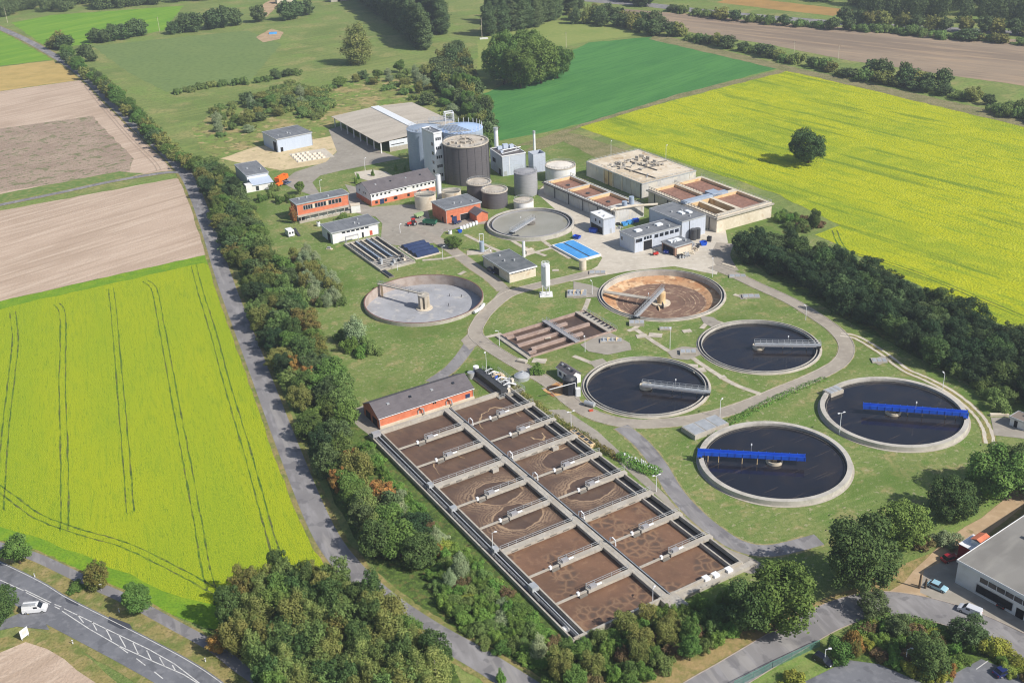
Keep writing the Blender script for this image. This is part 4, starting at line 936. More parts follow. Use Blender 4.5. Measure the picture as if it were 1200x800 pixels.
# 7 gabled works house
r, w, d = bld('works_house', 'white gabled house on red brick ground floor with dark grey roof', (434, 227.5), (510, 210.5), (418, 217), 5.6, mWhiteW, mRoofD, rk='gx', rise=3.4, over=.45)
MB().box(-.05, w + .05, -.05, d + .05, 0, 2.4).build('brick_base', mBrick, r)
for k in range(16):
    x = 1.2 + k * (w - 2.4) / 15
    if k in (5, 9): continue
    win(r, 'front', w, d, x - .5, x + .5, 4.0, 4.8)
for x in (.06, .2, .34, .36, .55, .7, .85): win(r, 'front', w, d, w * x, w * x + 1.2, .7, 2.0, t=.2)
win(r, 'front', w, d, w * .13, w * .13 + 2, 0, 2.3, mBlueD, 'door', t=.2)
for y in (.3, .42, .72): win(r, 'left', w, d, d * y, d * y + .8, 4.0, 5.0)
# brick office of the compressor house
r, w, d = bld('engine_house', 'red brick hall with flat grey roof beside the tractor yard', (522, 245.8), (563.3, 236.5), (504.8, 236.5), 6.3, mBrick, mRoofG)
win(r, 'front', w, d, w * .4, w * .72, 0, 2.8, mDark, 'gate', frame=mWhiteW); win(r, 'front', w, d, w * .13, w * .2, 2.5, 3.3); win(r, 'front', w, d, w * .16, w * .3, 0, 2.6, mBlueD, 'door')
win(r, 'left', w, d, d * .2, d * .28, 0, 2.2, mDark, 'door')
MB().extry([(w * .66, 0), (w * .98, 0), (w * .98, 3.2), (w * .82, 4.6), (w * .66, 3.2)], -6.5, -.02).build('annex_wall', mBrick, r)
MB().extry([(w * .64, 3.1), (w * .82, 4.75), (w, 3.1), (w, 3.35), (w * .82, 5.0), (w * .64, 3.35)], -6.9, -.02).build('annex_roof', mRoofD, r)

# 8 stair tower
r, w, d = bld('stair_tower', 'tall slim pale tower with stacked dark window triples', (508, 157), (517.8, 155), (496, 150.5), 23, mClad, mRoofG, over=.05)
for k in range(5): win(r, 'front', w, d, w * .15, w * .85, 19.6 - k * 4.3, 21.0 - k * 4.3, n=3)
for k in range(4): win(r, 'left', w, d, d * .1, d * .25, 17 - k * 4.3, 18.5 - k * 4.3)
mb = MB(); mb.box(-.1, w + .1, -.1, .1, 22.9, 23.5); mb.box(-.1, w + .1, d - .1, d + .1, 22.9, 23.5); mb.box(-.1, .1, .1, d - .1, 22.9, 23.5); mb.box(w - .1, w + .1, .1, d - .1, 22.9, 23.5); mb.build('parapet', mWhite, r)

# round tanks and digesters
def tank(name, label, u, v, z, r, wall, top, cone=.0, rim=None, rail=None, cat='tank', pos=None, grp=None):
    c = pos or g(u, v, z); o = thing(name, label, cat, (c.x, c.y, 0), 0, grp)
    MB().lathe([(r, 0), (r, z)], 48).build('wall', wall, o)
    if rim: MB().lathe([(r + .02, z - .1), (r + rim, z - .1), (r + rim, z + .35), (r - .35, z + .35), (r - .35, z + .05)], 48).build('rim', mCap, o)
    MB().lathe([(r - (.3 if rim else -.15), z + .02), (r * .5, z + .05 + cone * .5), (.3, z + .05 + cone), (0.001, z + .05 + cone)], 48).build('lid', top, o)
    if rail:
        mb = MB(); n = 28; pts = [((r - .2) * cos(6.2832 * i / n), (r - .2) * sin(6.2832 * i / n), z + .3) for i in range(n + 1)]
        mb.rail(pts, rail, .05, 4, two=True); mb.build('railing', mMetal, o)
    return o
o = tank('digester', 'tall blue-grey digester with shallow cone roof behind the tower', 497, 150, 19.5, 8.4, mSteelB, mSteelB, 1.6, rail=1.0)
mb = MB()
for i in range(7): mb.box(-3 + i, -2.6 + i, -7 + (i % 3) * 2, -6 + (i % 3) * 2, 19.8, 20.6)
mb.build('roof_fitting', mMetal, o)
o = tank('digester', 'darkest brown-grey digester with cluttered pale top', 545.5, 166, 18, 10.4, mSteelD, mCap, .4, rim=.35, rail=1.0)
rs = random.Random(3); mb = MB()
for i in range(26):
    a, q = rs.uniform(0, 6.28), rs.uniform(2, 9); mb.obox(q * cos(a), q * sin(a), rs.uniform(0, 3), rs.uniform(.5, 2.4), rs.uniform(.3, .9), 18.3, 18.6 + rs.uniform(.1, .7))
mb.build('roof_fitting', mCap, o)
mb = MB(); mb.lathe([(3.2, 18.3), (3.2, 18.9), (2.7, 18.9), (2.7, 18.3)], 24); mb.build('manhole_ring', mConcD, o)
MB().tube([(10.5, -1, 0), (10.5, -1, 18.4), (9, -1, 18.9)], .16, 6).build('pipe', mDkMetal, o)
for k in range(9):
    a = -2.9 + k * .35; mbx = MB(); mbx.box(-.05, .05, -.06, .06, 0, 17.9)
    p_ = mbx.build('seam', mDkMetal, o); p_.location = (10.43 * cos(a), 10.43 * sin(a), 0)
o = tank('gas_holder', 'round gas holder with light blue roof spiked along its edge', 540, 150, 17, 10.6, mSteelB, mat('blue_sheet_roof', C(166, 190, 226), rough=.4, spec=.4), 2.2)
mb = MB()
for i in range(26):
    a = 6.2832 * i / 26; mb.box(10.3 * cos(a) - .09, 10.3 * cos(a) + .09, 10.3 * sin(a) - .09, 10.3 * sin(a) + .09, 17, 19.3)
mb.build('lightning_rods', mWhite, o)
a0, a1 = g(503, 141.5, 21.5), g(531, 138.5, 21.5)
gt = thing('roof_gantry', 'pale steel gantry and walkway on top of the digesters', 'gantry', (a0.x, a0.y, 20.6)); dv = a1 - a0
MB().bar((0, 0, .2), (dv.x, dv.y, .2), 2.4, .3).build('deck', mMetal, gt)
mb = MB(); nn = Vector((-dv.y, dv.x, 0)).normalized() * 1.1
for s in (-1, 1): mb.rail([tuple(nn * s + Vector((0, 0, .3))), tuple(nn * s + Vector((dv.x, dv.y, .3)))], 2.0, .08, 2.4)
mb.build('railing', mMetal, gt)
e = Vector((dv.x, dv.y, 0)); mb = MB()
for s in (-1, 1):
    for t in (.66, 1.0): mb.bar(e * t + nn * s * 1.6, e * t + nn * s * 1.6 + Vector((0, 0, 4)), .35, .35)
    mb.bar(e * .66 + nn * s * 1.6 + Vector((0, 0, 4)), e + nn * s * 1.6 + Vector((0, 0, 4)), .4, .4)
mb.bar(e * .66 - nn * 1.6 + Vector((0, 0, 4)), e * .66 + nn * 1.6 + Vector((0, 0, 4)), .4, .4); mb.bar(e - nn * 1.6 + Vector((0, 0, 4)), e + nn * 1.6 + Vector((0, 0, 4)), .4, .4)
mb.build('frame', mWhite, gt)
b0 = g(527, 150, 19.5); mb = MB()
for k in range(7):
    mb.bar((k * 1.3 - dv.x * 0, 0, 0), (k * 1.3 + 6, -9, -1.0), .3, .3)
mb.box(-1, 10, -.3, .3, -.2, .2); mb.obox(9, -9.3, 0, 11, .5, -1.2, -.8)
tag(mb.build('roof_frame', mMetal, None, (b0.x - 6, b0.y + 2, 20.1), .2), 'sloping steel lattice between the two rear digester roofs', 'frame')
tank('round_tank', 'low round tank with clean white top near the green strip', 656.7, 194, 6.3, 7.0, mWhiteW, mat('white_lid', C(228, 222, 212), [(C(206, 198, 186), .3, .45, .65, .6)]), .5, rim=.15, rail=1.0)
tank('round_tank', 'grey steel tank standing in front of the engine block', 615.7, 200.8, 10.3, 5.2, mSteelG, mSteelG, .7, rail=.9)
tank('round_tank', 'brown-grey round tank with pale top, nearest the large grey clarifier', 579.3, 222.5, 7, 5.6, mSteelD, mCap, .3, rim=.3, rail=.9)
tank('round_tank', 'brown-grey round tank with pale top tucked under the dark digester', 561, 213.5, 7, 5.4, mSteelD, mCap, .3, rim=.3, rail=.9)
tank('round_tank', 'small white round tank with pipes behind the large grey clarifier', 613.5, 234.5, 3.4, 4.3, mWhiteW, mCap, .4, rail=.8)
def opentank(label, u, v, z, r):
    c = g(u, v, z); o = thing('open_tank', label, 'tank', (c.x, c.y, 0))
    MB().lathe([(r, 0), (r, z), (r - .35, z), (r - .35, z - 1.8)], 40).build('wall', mConcL, o)
    MB().lathe([(r - .34, z - .9), (.001, z - .9)], 40).build('water_surface', mWaterG, o)
    MB().box(-r, r, -.5, .5, z + .02, z + .25).build('walkway', mConc, o)
    mb = MB(); mb.rail([(-r, -.5, z + .25), (r, -.5, z + .25)], 1, .05); mb.rail([(-r, .5, z + .25), (r, .5, z + .25)], 1, .05); mb.build('railing', mMetal, o)
opentank('open concrete tank nearest the gabled works house', 498, 227.5, 6, 4.7); opentank('open concrete tank right of the white column', 528.7, 223.7, 5.5, 4.3)
c = g(515, 233); h = hfor(c, 205)
o = thing('white_column', 'round white column standing in front of the stair tower', 'column', c); MB().cyl(0, 0, 0, h, 1.1, n=24).build('shaft', mWhite, o); MB().cyl(0, 0, h, h + .3, .7, n=16).build('cap', mMetal, o)
MB().tube([(1.3, 0, 0), (1.3, 0, h)], .08, 5).build('ladder', mMetal, o)

# 11 engine block with chimneys
r, w, d = bld('engine_block', 'pale clad engine block with plant-covered flat roof', (588, 183.5), (616, 179), (572.3, 174.5), 9.7, mCladH, mat('dark_flat_roof', C(96, 94, 96), [(C(116, 112, 112), .4, .45, .62, .7)]), over=.02)
mb = MB()
for x0, x1, y0, y1 in ((-.1, w + .1, -.1, .2), (-.1, w + .1, d - .2, d + .1), (-.1, .2, .2, d - .2), (w - .2, w + .1, .2, d - .2)): mb.box(x0, x1, y0, y1, 9.5, 9.9)
mb.build('parapet', mWhite, r)
for i, (x, y, lx, ly, hh) in enumerate(((.3, .78, 2.2, 1.8, 1.4), (.55, .8, 2.4, 2.0, 2.0), (.78, .75, 2.0, 1.8, 1.6), (.2, .4, 1.2, 1.2, .9))):
    MB().box(w * x - lx / 2, w * x + lx / 2, d * y - ly / 2, d * y + ly / 2, 9.7, 9.7 + hh).build('air_handler', mCladB, r)
MB().tube([(w * .1, d * .2, 10.0), (w * .9, d * .35, 10.0)], .28, 8).build('duct', mMetal, r); MB().tube([(w * .3, d * .55, 10.1), (w * 1.1, d * .6, 10.1)], .3, 8).build('duct', mMetal, r)
win(r, 'left', w, d, d * .1, d * .3, 0, 3, mDark, 'gate'); win(r, 'left', w, d, d * .55, d * .8, 4.5, 6.5, mDark, 'louvre'); win(r, 'front', w, d, w * .05, w * .2, 0, 2.3, mMetal, 'door'); win(r, 'front', w, d, w * .3, w * .32, .2, 9.2, mWhite, 'downpipe')
loc, ang, w, d = fr((624.8, 181.3), (639, 179), (615.7, 179), 9)
r = thing('cooling_box', 'open-topped pale blue box joined to the engine block', 'building', loc, ang)
mb = MB(); d = max(d, 6)
mb.box(0, w, 0, .25, 0, 9); mb.box(0, w, d - .25, d, 0, 9); mb.box(0, .25, .25, d - .25, 0, 9); mb.box(w - .25, w, .25, d - .25, 0, 9); mb.build('wall', mCladH, r)
MB().box(.25, w - .25, .25, d - .25, 0, 6.5).build('cooler', mDkMetal, r)
for u, v, top, rr, l in ((582.5, 186, 149.5, 1.0, 'thick white chimney at the left corner of the engine block'), (626.5, 181, 153.5, .6, 'slim white chimney at the right end of the engine block')):
    c = g(u, v); h = hfor(c, top); o = thing('chimney', l, 'chimney', c)
    MB().cyl(0, 0, 0, h, rr, n=20).build('stack', mWhite, o); MB().cyl(0, 0, h - 1.2, h + .02, rr * 1.15, n=20).build('collar', mMetal, o)

mConcG = mat('grey_concrete', C(198, 197, 194), [(C(180, 178, 174), .2, .42, .6, .8), (C(212, 204, 188), .3, .54, .64, .6), (C(150, 140, 126), .6, .6, .66, .6, (.3, .3, 4))], rough=.9)
# 14/16 rectangular concrete treatment tanks
def walled(name, label, A, B, C_, z, cells, wz=-1.2, wall=None, water=None, tk=.6):
    """concrete block with open cells; cells = (x0,x1,y0,y1,depth,mat) as fractions"""
    loc, ang, w, d = fr(A, B, C_, z)
    r = thing(name, label, 'tank', loc, ang)
    xs = sorted({0, 1} | {c[0] for c in cells} | {c[1] for c in cells}); ys = sorted({0, 1} | {c[2] for c in cells} | {c[3] for c in cells})
    mb = MB()
    # outer faces
    mb.add([(0, 0, 0), (w, 0, 0), (w, d, 0), (0, d, 0), (0, 0, z), (w, 0, z), (w, d, z), (0, d, z)], [(0, 1, 5, 4), (1, 2, 6, 5), (2, 3, 7, 6), (3, 0, 4, 7)])
    for i in range(len(xs) - 1):
        for j in range(len(ys) - 1):
            cx, cy = (xs[i] + xs[i + 1]) / 2, (ys[j] + ys[j + 1]) / 2
            if any(c[0] < cx < c[1] and c[2] < cy < c[3] for c in cells): continue
            mb.add([(xs[i] * w, ys[j] * d, z), (xs[i + 1] * w, ys[j] * d, z), (xs[i + 1] * w, ys[j + 1] * d, z), (xs[i] * w, ys[j + 1] * d, z)], [(0, 1, 2, 3)])
    mb.build('outer_wall', wall or mConc, r)
    for c in cells:
        x0, x1, y0, y1 = c[0] * w, c[1] * w, c[2] * d, c[3] * d; zb = z - c[4] - .5
        MB().add([(x0, y0, z), (x1, y0, z), (x1, y1, z), (x0, y1, z), (x0, y0, zb), (x1, y0, zb), (x1, y1, zb), (x0, y1, zb)], [(0, 4, 5, 1), (1, 5, 6, 2), (2, 6, 7, 3), (3, 7, 4, 0)]).build('inner_wall', mConcT, r)
        MB().add([(x0, y0, z - c[4]), (x1, y0, z - c[4]), (x1, y1, z - c[4]), (x0, y1, z - c[4])], [(0, 1, 2, 3)]).build('water_surface', c[5], r)
    return r, w, d
r, w, d = walled('treatment_tank', 'long concrete tank with three rust-brown cells', (636.8, 212.8), (721, 248.5), (672, 206), 5.5, [(.03, .29, .1, .9, 1.3, mWaterR), (.32, .57, .1, .9, 1.3, mWaterR), (.6, .86, .1, .9, 1.3, mWaterR)], wall=mConcG)
mb = MB(); mb.rail([(0, .3, 5.5), (w, .3, 5.5)], 1.1, .06, 1.8); mb.rail([(0, d - .3, 5.5), (w, d - .3, 5.5)], 1.1, .06, 1.8); mb.build('railing', mDkMetal, r)
MB().box(-.2, w, -.9, -.02, 5.0, 5.4).build('walkway', mGrating, r)
for k in range(5): MB().box(w * (.17 + k * .2) - .1, w * (.17 + k * .2) + .1, -.3, -.02, 0, 5).build('downpipe', mDkMetal, r)
for x in (.16, .44, .72): MB().cyl(w * x, d * .5, 3.9, 4.6, .9, n=12).build('mixer', mDkMetal, r)
MB().tube([(w - 2, -1, 6.2), (w + 1, d * .6, 6.4), (w + 6, d * 1.15, 6.6)], .55, 8).build('pipe', mConcL, r)
for x, y, hh in ((.93, .75, 3.2), (.95, .45, 2.4)): MB().cyl(w * x, d * y, 5.5, 5.5 + hh, 1.1, n=16).build('dosing_tank', mSteelB, r)

r, w, d = bld('concrete_hall', 'big pale concrete block with cluttered tan flat roof', (687.3, 189.3), (752.5, 215.5), (747.3, 175), 6.9, mConcG, M2('hall_roof', C(214, 202, 182), [(C(196, 180, 154), .08, .44, .6, .8), (C(226, 218, 204), .3, .52, .64, .6), (C(168, 142, 108), .25, .6, .66, .7)]), over=.12)
_t = M2('roof_sand', C(226, 206, 174), [(C(206, 182, 142), .15, .42, .62, .8)])
rs = random.Random(11); mb = MB()
for i in range(34): mb.obox(w * rs.uniform(.25, .62), d * rs.uniform(.12, .8), rs.uniform(0, 3), rs.uniform(.8, 3), rs.uniform(.5, 1.6), 6.9, 6.9 + rs.uniform(.3, 1.6))
mb.build('roof_plant', mConc, r)
mb = MB()
for a, b in (((.35, .2), (.95, .3)), ((.5, .6), (.55, .95)), ((.3, .5), (.75, .55)), ((.6, .2), (.62, .8))): mb.tube([(w * a[0], d * a[1], 7.2), (w * b[0], d * b[1], 7.2)], .25, 6)
mb.build('pipe', mConcD, r)
mb = MB()
for q in ((.02, .02, .98, .02), (.98, .02, .98, .98), (.02, .98, .98, .98), (.02, .02, .02, .98)): mb.rail([(w * q[0], d * q[1], 6.9), (w * q[2], d * q[3], 6.9)], 1.0, .04, 2.5)
mb.build('railing', mMetal, r)
for k in (.33, .5, .66): MB().box(w * k - .35, w * k + .35, -.35, -.02, 0, 6.7).build('pilaster', mConcL, r)
for k in (.42, .98): MB().box(w * k - .2, w * k + .2, -.2, -.02, 0, 6.7).build('downpipe', mDkMetal, r)
MB().box(w * .34, w * .49, -.06, -.01, .1, 6.6).build('stained_panel', mConcT, r)

r, w, d = walled('treatment_tank', 'wide concrete tank with rust-brown cells and a pale blue cross bridge', (760, 221.5), (840.3, 254.5), (823, 206.5), 6.6, [(.04, .47, .06, .44, 1.2, mWaterR), (.04, .5, .52, .95, 1.2, mWaterR), (.56, .96, .5, .95, 1.2, mWaterR), (.58, .93, .06, .22, 3.0, mWaterK), (.56, .93, .28, .44, 3.0, mWaterK)], wall=mConcL)
MB().box(-.7, w + .7, -.9, -.02, 5.7, 6.3).build('walkway', mConc, r); MB().box(w + .02, w + .9, -.9, d + .5, 5.7, 6.3).build('walkway', mConc, r)
mb = MB(); mb.rail([(0, .2, 6.6), (w, .2, 6.6)], 1.1, .06, 1.8); mb.rail([(0, d * .48, 6.6), (w * .5, d * .48, 6.6)], 1.1, .05, 1.8); mb.build('railing', mDkMetal, r)
mb = MB(); mb.rail([(w - .3, 0, 6.6), (w - .3, d, 6.6)], 1.0, .04, 2); mb.rail([(0, d - .2, 6.6), (w, d - .2, 6.6)], 1.0, .04, 2); mb.build('railing', mMetal, r)
MB().box(w * .5, w * .56, -.3, d * .78, 6.62, 7.6).build('bridge_casing', mSteelB, r); MB().box(w * .44, w * .56, d * .5, d * .66, 6.61, 7.9).build('cabinet', mSteelB, r)
for k in (.1, .3, .5, .9): MB().box(w * k - .15, w * k + .15, -.3, -.02, 0, 5.7).build('downpipe', mDkMetal, r)

# 17 sludge halls
r, w, d = bld('sludge_hall', 'tall pale sludge hall with flat grey roof and rooflights', (761, 244.3), (799.5, 260), (788, 236.8), 7.8, mCladH, mRoofG, over=.1)
for x, y in ((.62, .5), (.66, .75)): MB().box(w * x - 1.5, w * x + 1.5, d * y - .8, d * y + .8, 7.8, 8.4).build('rooflight', mSky, r)
win(r, 'right', w, d, d * .3, d * .33, 0, 7.5, mDkMetal, 'downpipe'); win(r, 'right', w, d, d * .72, d * .8, 0, 2.4, mBlueD, 'door')
MB().cyl(w + 2, d * .35, 0, 4.4, 1.3, n=18).build('silo_pipe', mDkMetal, r); MB().cyl(w + 2, d * .52, 0, 4.2, 1.2, n=18).build('silo_pipe', mDkMetal, r)
r, w, d = bld('dewatering_hall', 'lower grey hall with strip windows and open gate facing the yard', (743.3, 278.8), (797.3, 264.5), (720.8, 272), 6.3, mCladH, mRoofG, over=.15)
for x, y in ((.25, .55), (.72, .6)): MB().box(w * x - 1.4, w * x + 1.4, d * y - 1, d * y + 1, 6.3, 6.9).build('rooflight', mSky, r)
win(r, 'front', w, d, w * .03, w * .17, 4.0, 5.4); win(r, 'front', w, d, w * .2, w * .38, 4.4, 5.6, n=3); win(r, 'front', w, d, w * .42, w * .98, 4.0, 5.4, n=5)
win(r, 'front', w, d, w * .2, w * .38, 0, 3.9, mDark, 'gate', frame=mWhiteW); win(r, 'left', w, d, d * .8, d * .9, 3, 4.4)
r, w, d = bld('vehicle_shelter', 'small brown-walled shelter with grey roof and white rooflights', (791, 289.3), (811.5, 283.3), (777.8, 281.8), 3.8, M2('brown_wall', C(150, 120, 104)), mRoofG, over=.3)
for x in (.3, .62): MB().box(w * x - 1.2, w * x + 1.2, d * .5, d * .8, 3.8, 4.3).build('rooflight', mSky, r)
MB().box(w * .1, w * .95, -.12, .05, 0, 2.8).build('panel', mConcL, r); win(r, 'left', w, d, d * .1, d * .9, 0, 2.9, mDark, 'opening')
r, w, d = bld('container_house', 'white box house with blue skip inside its open gate', (691.5, 248.8), (707.3, 257), (703.5, 245), 6.8, mCladH, mWhite, over=.1)
win(r, 'front', w, d, w * .08, w * .92, 0, 2.9, mDark, 'gate', frame=mMetal)
for x in (.38, .68): win(r, 'front', w, d, w * x, w * x + .9, 4.2, 5.4, mDark)
win(r, 'right', w, d, d * .55, d * .7, 0, 2.3, mMetal, 'door')

# 20 flat pump house
r, w, d = bld('pump_house', 'flat-roofed concrete pump house with dark gate near the white silo', (566.3, 299.8), (597, 319.3), (594.8, 291.5), 4.2, mConcL, mat('dark_roof', C(112, 116, 120), [(C(92, 98, 102), .3, .42, .62, .8)]), over=.4)
win(r, 'front', w, d, w * .4, w * .6, 0, 2.9, mDark, 'gate'); win(r, 'right', w, d, d * .05, d * .95, 3.2, 3.6, mDark, n=8); MB().box(w + .4, w + .5, -.4, d + .4, 3.75, 4.25).build('fascia', mWhite, r)

# 26 brick blower house
r, w, d = bld('blower_house', 'orange-red brick gabled house along the aeration basin edge', (443.8, 490.3), (554.5, 454.7), (426, 472.5), 3.6, mBrick, mRoofD, rk='gx', rise=2.6, over=.25)
for a, b, nm in ((.12, .42, 'gate'), (.55, .85, 'gate')): win(r, 'left', w, d, d * a, d * b, 0, 2.5, mDark, nm)
for x in (.56, .58): win(r, 'front', w, d, w * x, w * x + .5, 2.6, 3.2, mDark, 'vent')
win(r, 'front', w, d, w * .91, w * .96, .9, 2.3, mBlueD, 'door')
for x in (.4, .7): MB().tube([(w * x, -.1, .3), (w * x, -.1, 2.2), (w * x + .6, -.4, 2.9), (w * x + 1.4, -.8, 2.6), (w * x + 1.5, -1.0, 1.0)], .22, 8).build('pipe', mMetal, r)
MB().box(0, w, -.5, -.02, 0, 1.0).build('ledge', mConcL, r)

# 30 white factory bottom right
A_, B_ = g(1123.5, 656, 6.2), g(1200, 697, 6.2); C0 = g(1200, 604, 6.2)
ang = atan2((B_ - A_).y, (B_ - A_).x); n_ = Vector((-sin(ang), cos(ang), 0)); d = 46; w = 40
r = thing('factory', 'white two-storey factory with grey flat roof and window bands', 'building', (A_.x, A_.y, 0), ang)
MB().box(0, w, 0, d, 0, 6).build('wall', mWhiteW, r); MB().box(-.2, w + .2, -.2, d + .2, 5.7, 6.2).build('roof', mat('pale_grey_roof', C(136, 134, 130), [(C(122, 120, 116), .12, .42, .62, .8), (C(150, 148, 142), .4, .54, .7, .5, (1, 5, 1))]), r)
mb = MB(); mb.box(-.3, w, -.3, -.2, 5.75, 6.35); mb.box(-.3, -.2, -.2, d + .2, 5.75, 6.35); mb.build('fascia', mWhite, r)
win(r, 'front', w, d, 5.5, 39, 3.7, 5.0, n=1, frame=mWhite)
for k in range(16): win(r, 'front', w, d, 7.4 + 2 * k, 7.5 + 2 * k, 3.7, 5.0, mWhite, 'mullion', t=.12); win(r, 'front', w, d, 5, 13.5, .8, 2.8, n=1, frame=mWhite); win(r, 'front', w, d, 17, 39, .8, 2.8, n=3, frame=mWhite); win(r, 'front', w, d, 14.4, 16.2, 0, 2.4, mDark, 'door')
MB().box(5, 5.9, 18, 18.9, 6.1, 7.4).build('chimney', mBrick, r); MB().tube([(6.8, 19.5, 6), (6.8, 19.5, 9)], .12, 6).build('vent_pipe', mMetal, r)
mb = MB(); mb.box(-3.2, -.6, 12, d, 0, 1.6); mb.build('hedge_wall', mDkMetal, r)
c0 = g(1121, 655); r = thing('red_shed', 'dark red container shed behind the white factory', 'shed', (c0.x, c0.y, 0), ang)
MB().box(0, 4.6, 0, 5.5, 0, 4.3).build('wall', mat('dark_red', C(140, 26, 34), rough=.6), r); MB().box(-.1, 4.7, -.1, 5.6, 4.3, 4.42).build('roof', mWhite, r)
MB().box(1.6, 4.2, 2, 5.4, 4.42, 5.6).build('attic', mWhite, r); MB().extry([(1.4, 5.6), (2.9, 6.2), (4.4, 5.6), (4.4, 5.75), (2.9, 6.35), (1.4, 5.75)], 1.8, 5.6).build('tile_roof', mBrick, r); MB().cyl(5.1, 5, 0, 6.0, .45, n=14).build('flue', mMetal, r)
r, w, d = bld('hut', 'small white hut with brown roof cut by the right edge', (1184.6, 487.5), (1203, 495), (1192, 481), 2.8, mWhiteW, M2('brown_roof', C(128, 118, 110)), over=.3, cat='hut')
win(r, 'front', w, d, 1.2, 2.2, 0, 2.1, mDark, 'door')
# 25 dosing hut and black tank
r, w, d = bld('dosing_hut', 'small white hut with black gabled roof beside the black tank', (653, 430), (669.6, 441), (660, 424), 3.0, mWhiteW, mRoofD, rk='gx', rise=1.2, over=.35, cat='hut')
win(r, 'front', w, d, w * .12, w * .3, .8, 2.0, mBlueD); win(r, 'front', w, d, w * .45, w * .62, 0, 2.1, mDark, 'door'); MB().lathe([(.45, 0), (.45, .1), (.001, .1)], 14).build('wall_fan', mConcD, r).location = (w * .8, -.5, 1.4)
c = g(668.5, 464); r = thing('black_tank', 'black octagonal dosing tank with pale pipe over a stained pad', 'tank', (c.x, c.y + 2, 0))
MB().cyl(0, 0, 0, 4.9, 2.2, n=10).build('shell', mat('black_shell', C(42, 46, 54), rough=.5), r); MB().cyl(0, 0, 4.9, 5.6, 1.9, 1.2, n=10).build('lid', mDkMetal, r)
MB().tube([(1.5, -2.3, 0), (1.5, -2.3, 4.6), (-1.5, -2.6, 4.0), (-6.2, -3.2, 3.2)], .14, 6).build('pipe', mWhite, r); MB().box(1.7, 3.0, -2.6, -1.4, 0, 2.6).build('cabinet', mWhite, r)
sheet('stained_pad', px((636, 457), (654, 447), (664, 450), (662, 462), (648, 465)), .085, mat('rust_stain', C(206, 168, 116), [(C(150, 92, 60), .4, .45, .62, .85)]))

# 21 silo and slender vessels
c = g(640, 345.5); r = thing('silo', 'white cylindrical silo on four legs and a square pad', 'silo', c); h = hfor(c, 307)
MB().box(-2.3, 2.3, -2.3, 2.3, 0, .35).build('pad', mWhiteW, r)
MB().lathe([(.001, 2.2), (.4, 2.3), (1.55, 4.0), (1.55, h - 1.2), (.9, h - .6), (.001, h - .4)], 28).build('vessel', mWhite, r)
for x in (-1.2, 1.2):
    for y in (-1.2, 1.2): MB().bar((x, y, .3), (x, y, 4.3), .22, .22).build('leg', mWhite, r)
mb = MB()
for i in range(8): a = i * .785; mb.bar((1.4 * cos(a), 1.4 * sin(a), h - 1.2), (1.4 * cos(a), 1.4 * sin(a), h), .1, .1)
mb.rail([(1.4 * cos(i * .785), 1.4 * sin(i * .785), h - 1.1) for i in range(9)], 1.1, .05, 3); mb.build('railing', mWhite, r)
MB().tube([(0, -1.75, .3), (0, -1.75, h - .8)], .1, 5).build('ladder', mMetal, r)
c = g(614, 301); r = thing('vessel', 'slender white upright vessel behind the pump house', 'vessel', c); h = hfor(c, 283); MB().cyl(0, 0, 0, h, .62, n=18).build('shell', mWhite, r); MB().cyl(0, 0, h, h + .2, .4, n=12).build('cap', mMetal, r)
c = g(565, 295); r = thing('gas_scrubber', 'grey upright scrubber column with white frame on pale slab', 'scrubber', c); h = hfor(c, 283)
MB().cyl(0, 0, 0, h, .95, n=20).build('column', mSteelB, r); mb = MB()
for s in (-.8, .8): mb.bar((s, 0, h), (s, 0, h + 3.2), .2, .2)
mb.bar((-.8, 0, h + 3.2), (.8, 0, h + 3.2), .25, .25); mb.build('frame', mWhite, r); MB().box(-6, 4, -3, 1.6, .02, .14).build('slab', mPath, r); MB().tube([(1, -.5, .3), (3, -.5, 1.6), (3.4, -.5, .1)], .18, 6).build('pipe', mWhite, r)
c = g(683, 316); r = thing('round_vessel', 'short white concrete cylinder at the corner of the blue covers', 'vessel', c); h = hfor(c, 304.5); MB().cyl(0, 0, 0, h, 1.35, n=24).build('shell', mConcL, r); MB().cyl(0, 0, h, h + .12, 1.45, n=24).build('lid', mConcL, r)
c = g(623, 443); r = thing('steel_tank', 'low round steel tank with white glare beside the bright bush', 'tank', (c.x - 3, c.y, 0)); MB().lathe([(2.4, 0), (2.4, 1.2), (1.4, 1.9), (.001, 2.2)], 24).build('shell', mMetal, r); MB().cyl(.3, .2, 2, 2.5, .35, n=12).build('manhole', mMetal, r)

# 18 blue covered basin, navy covers, sand trap channels
loc, ang, w, d = fr((647.3, 287), (679.5, 304.3), (672, 281), .9)
r = thing('covered_basin', 'low basin under two banks of bright blue covers', 'basin', loc, ang)
mb = MB()
for x0, x1, y0, y1 in ((0, w, -.2, .2), (0, w, d - .2, d + .2), (-.2, .4, .2, d - .2), (w - .4, w + .2, .2, d - .2)): mb.box(x0, x1, y0, y1, 0, .9)
mb.build('kerb_wall', mWhiteW, r); MB().box(.4, w - .4, d * .47, d * .53, 0, .8).build('channel', mDkMetal, r)
for j, (y0, y1) in enumerate(((.22, d * .465), (d * .535, d - .22))):
    for i in range(9):
        x0 = .5 + i * (w - 1) / 9; MB().extr([(y0, .3), (y1, .3), (y1, .85), ((y0 + y1) / 2, 1.15), (y0, .85)], x0, x0 + (w - 1) / 9 - .3).build('cover', mBlueL, r)
loc, ang, w, d = fr((470, 287), (489, 299.5), (492, 279), 1.2)
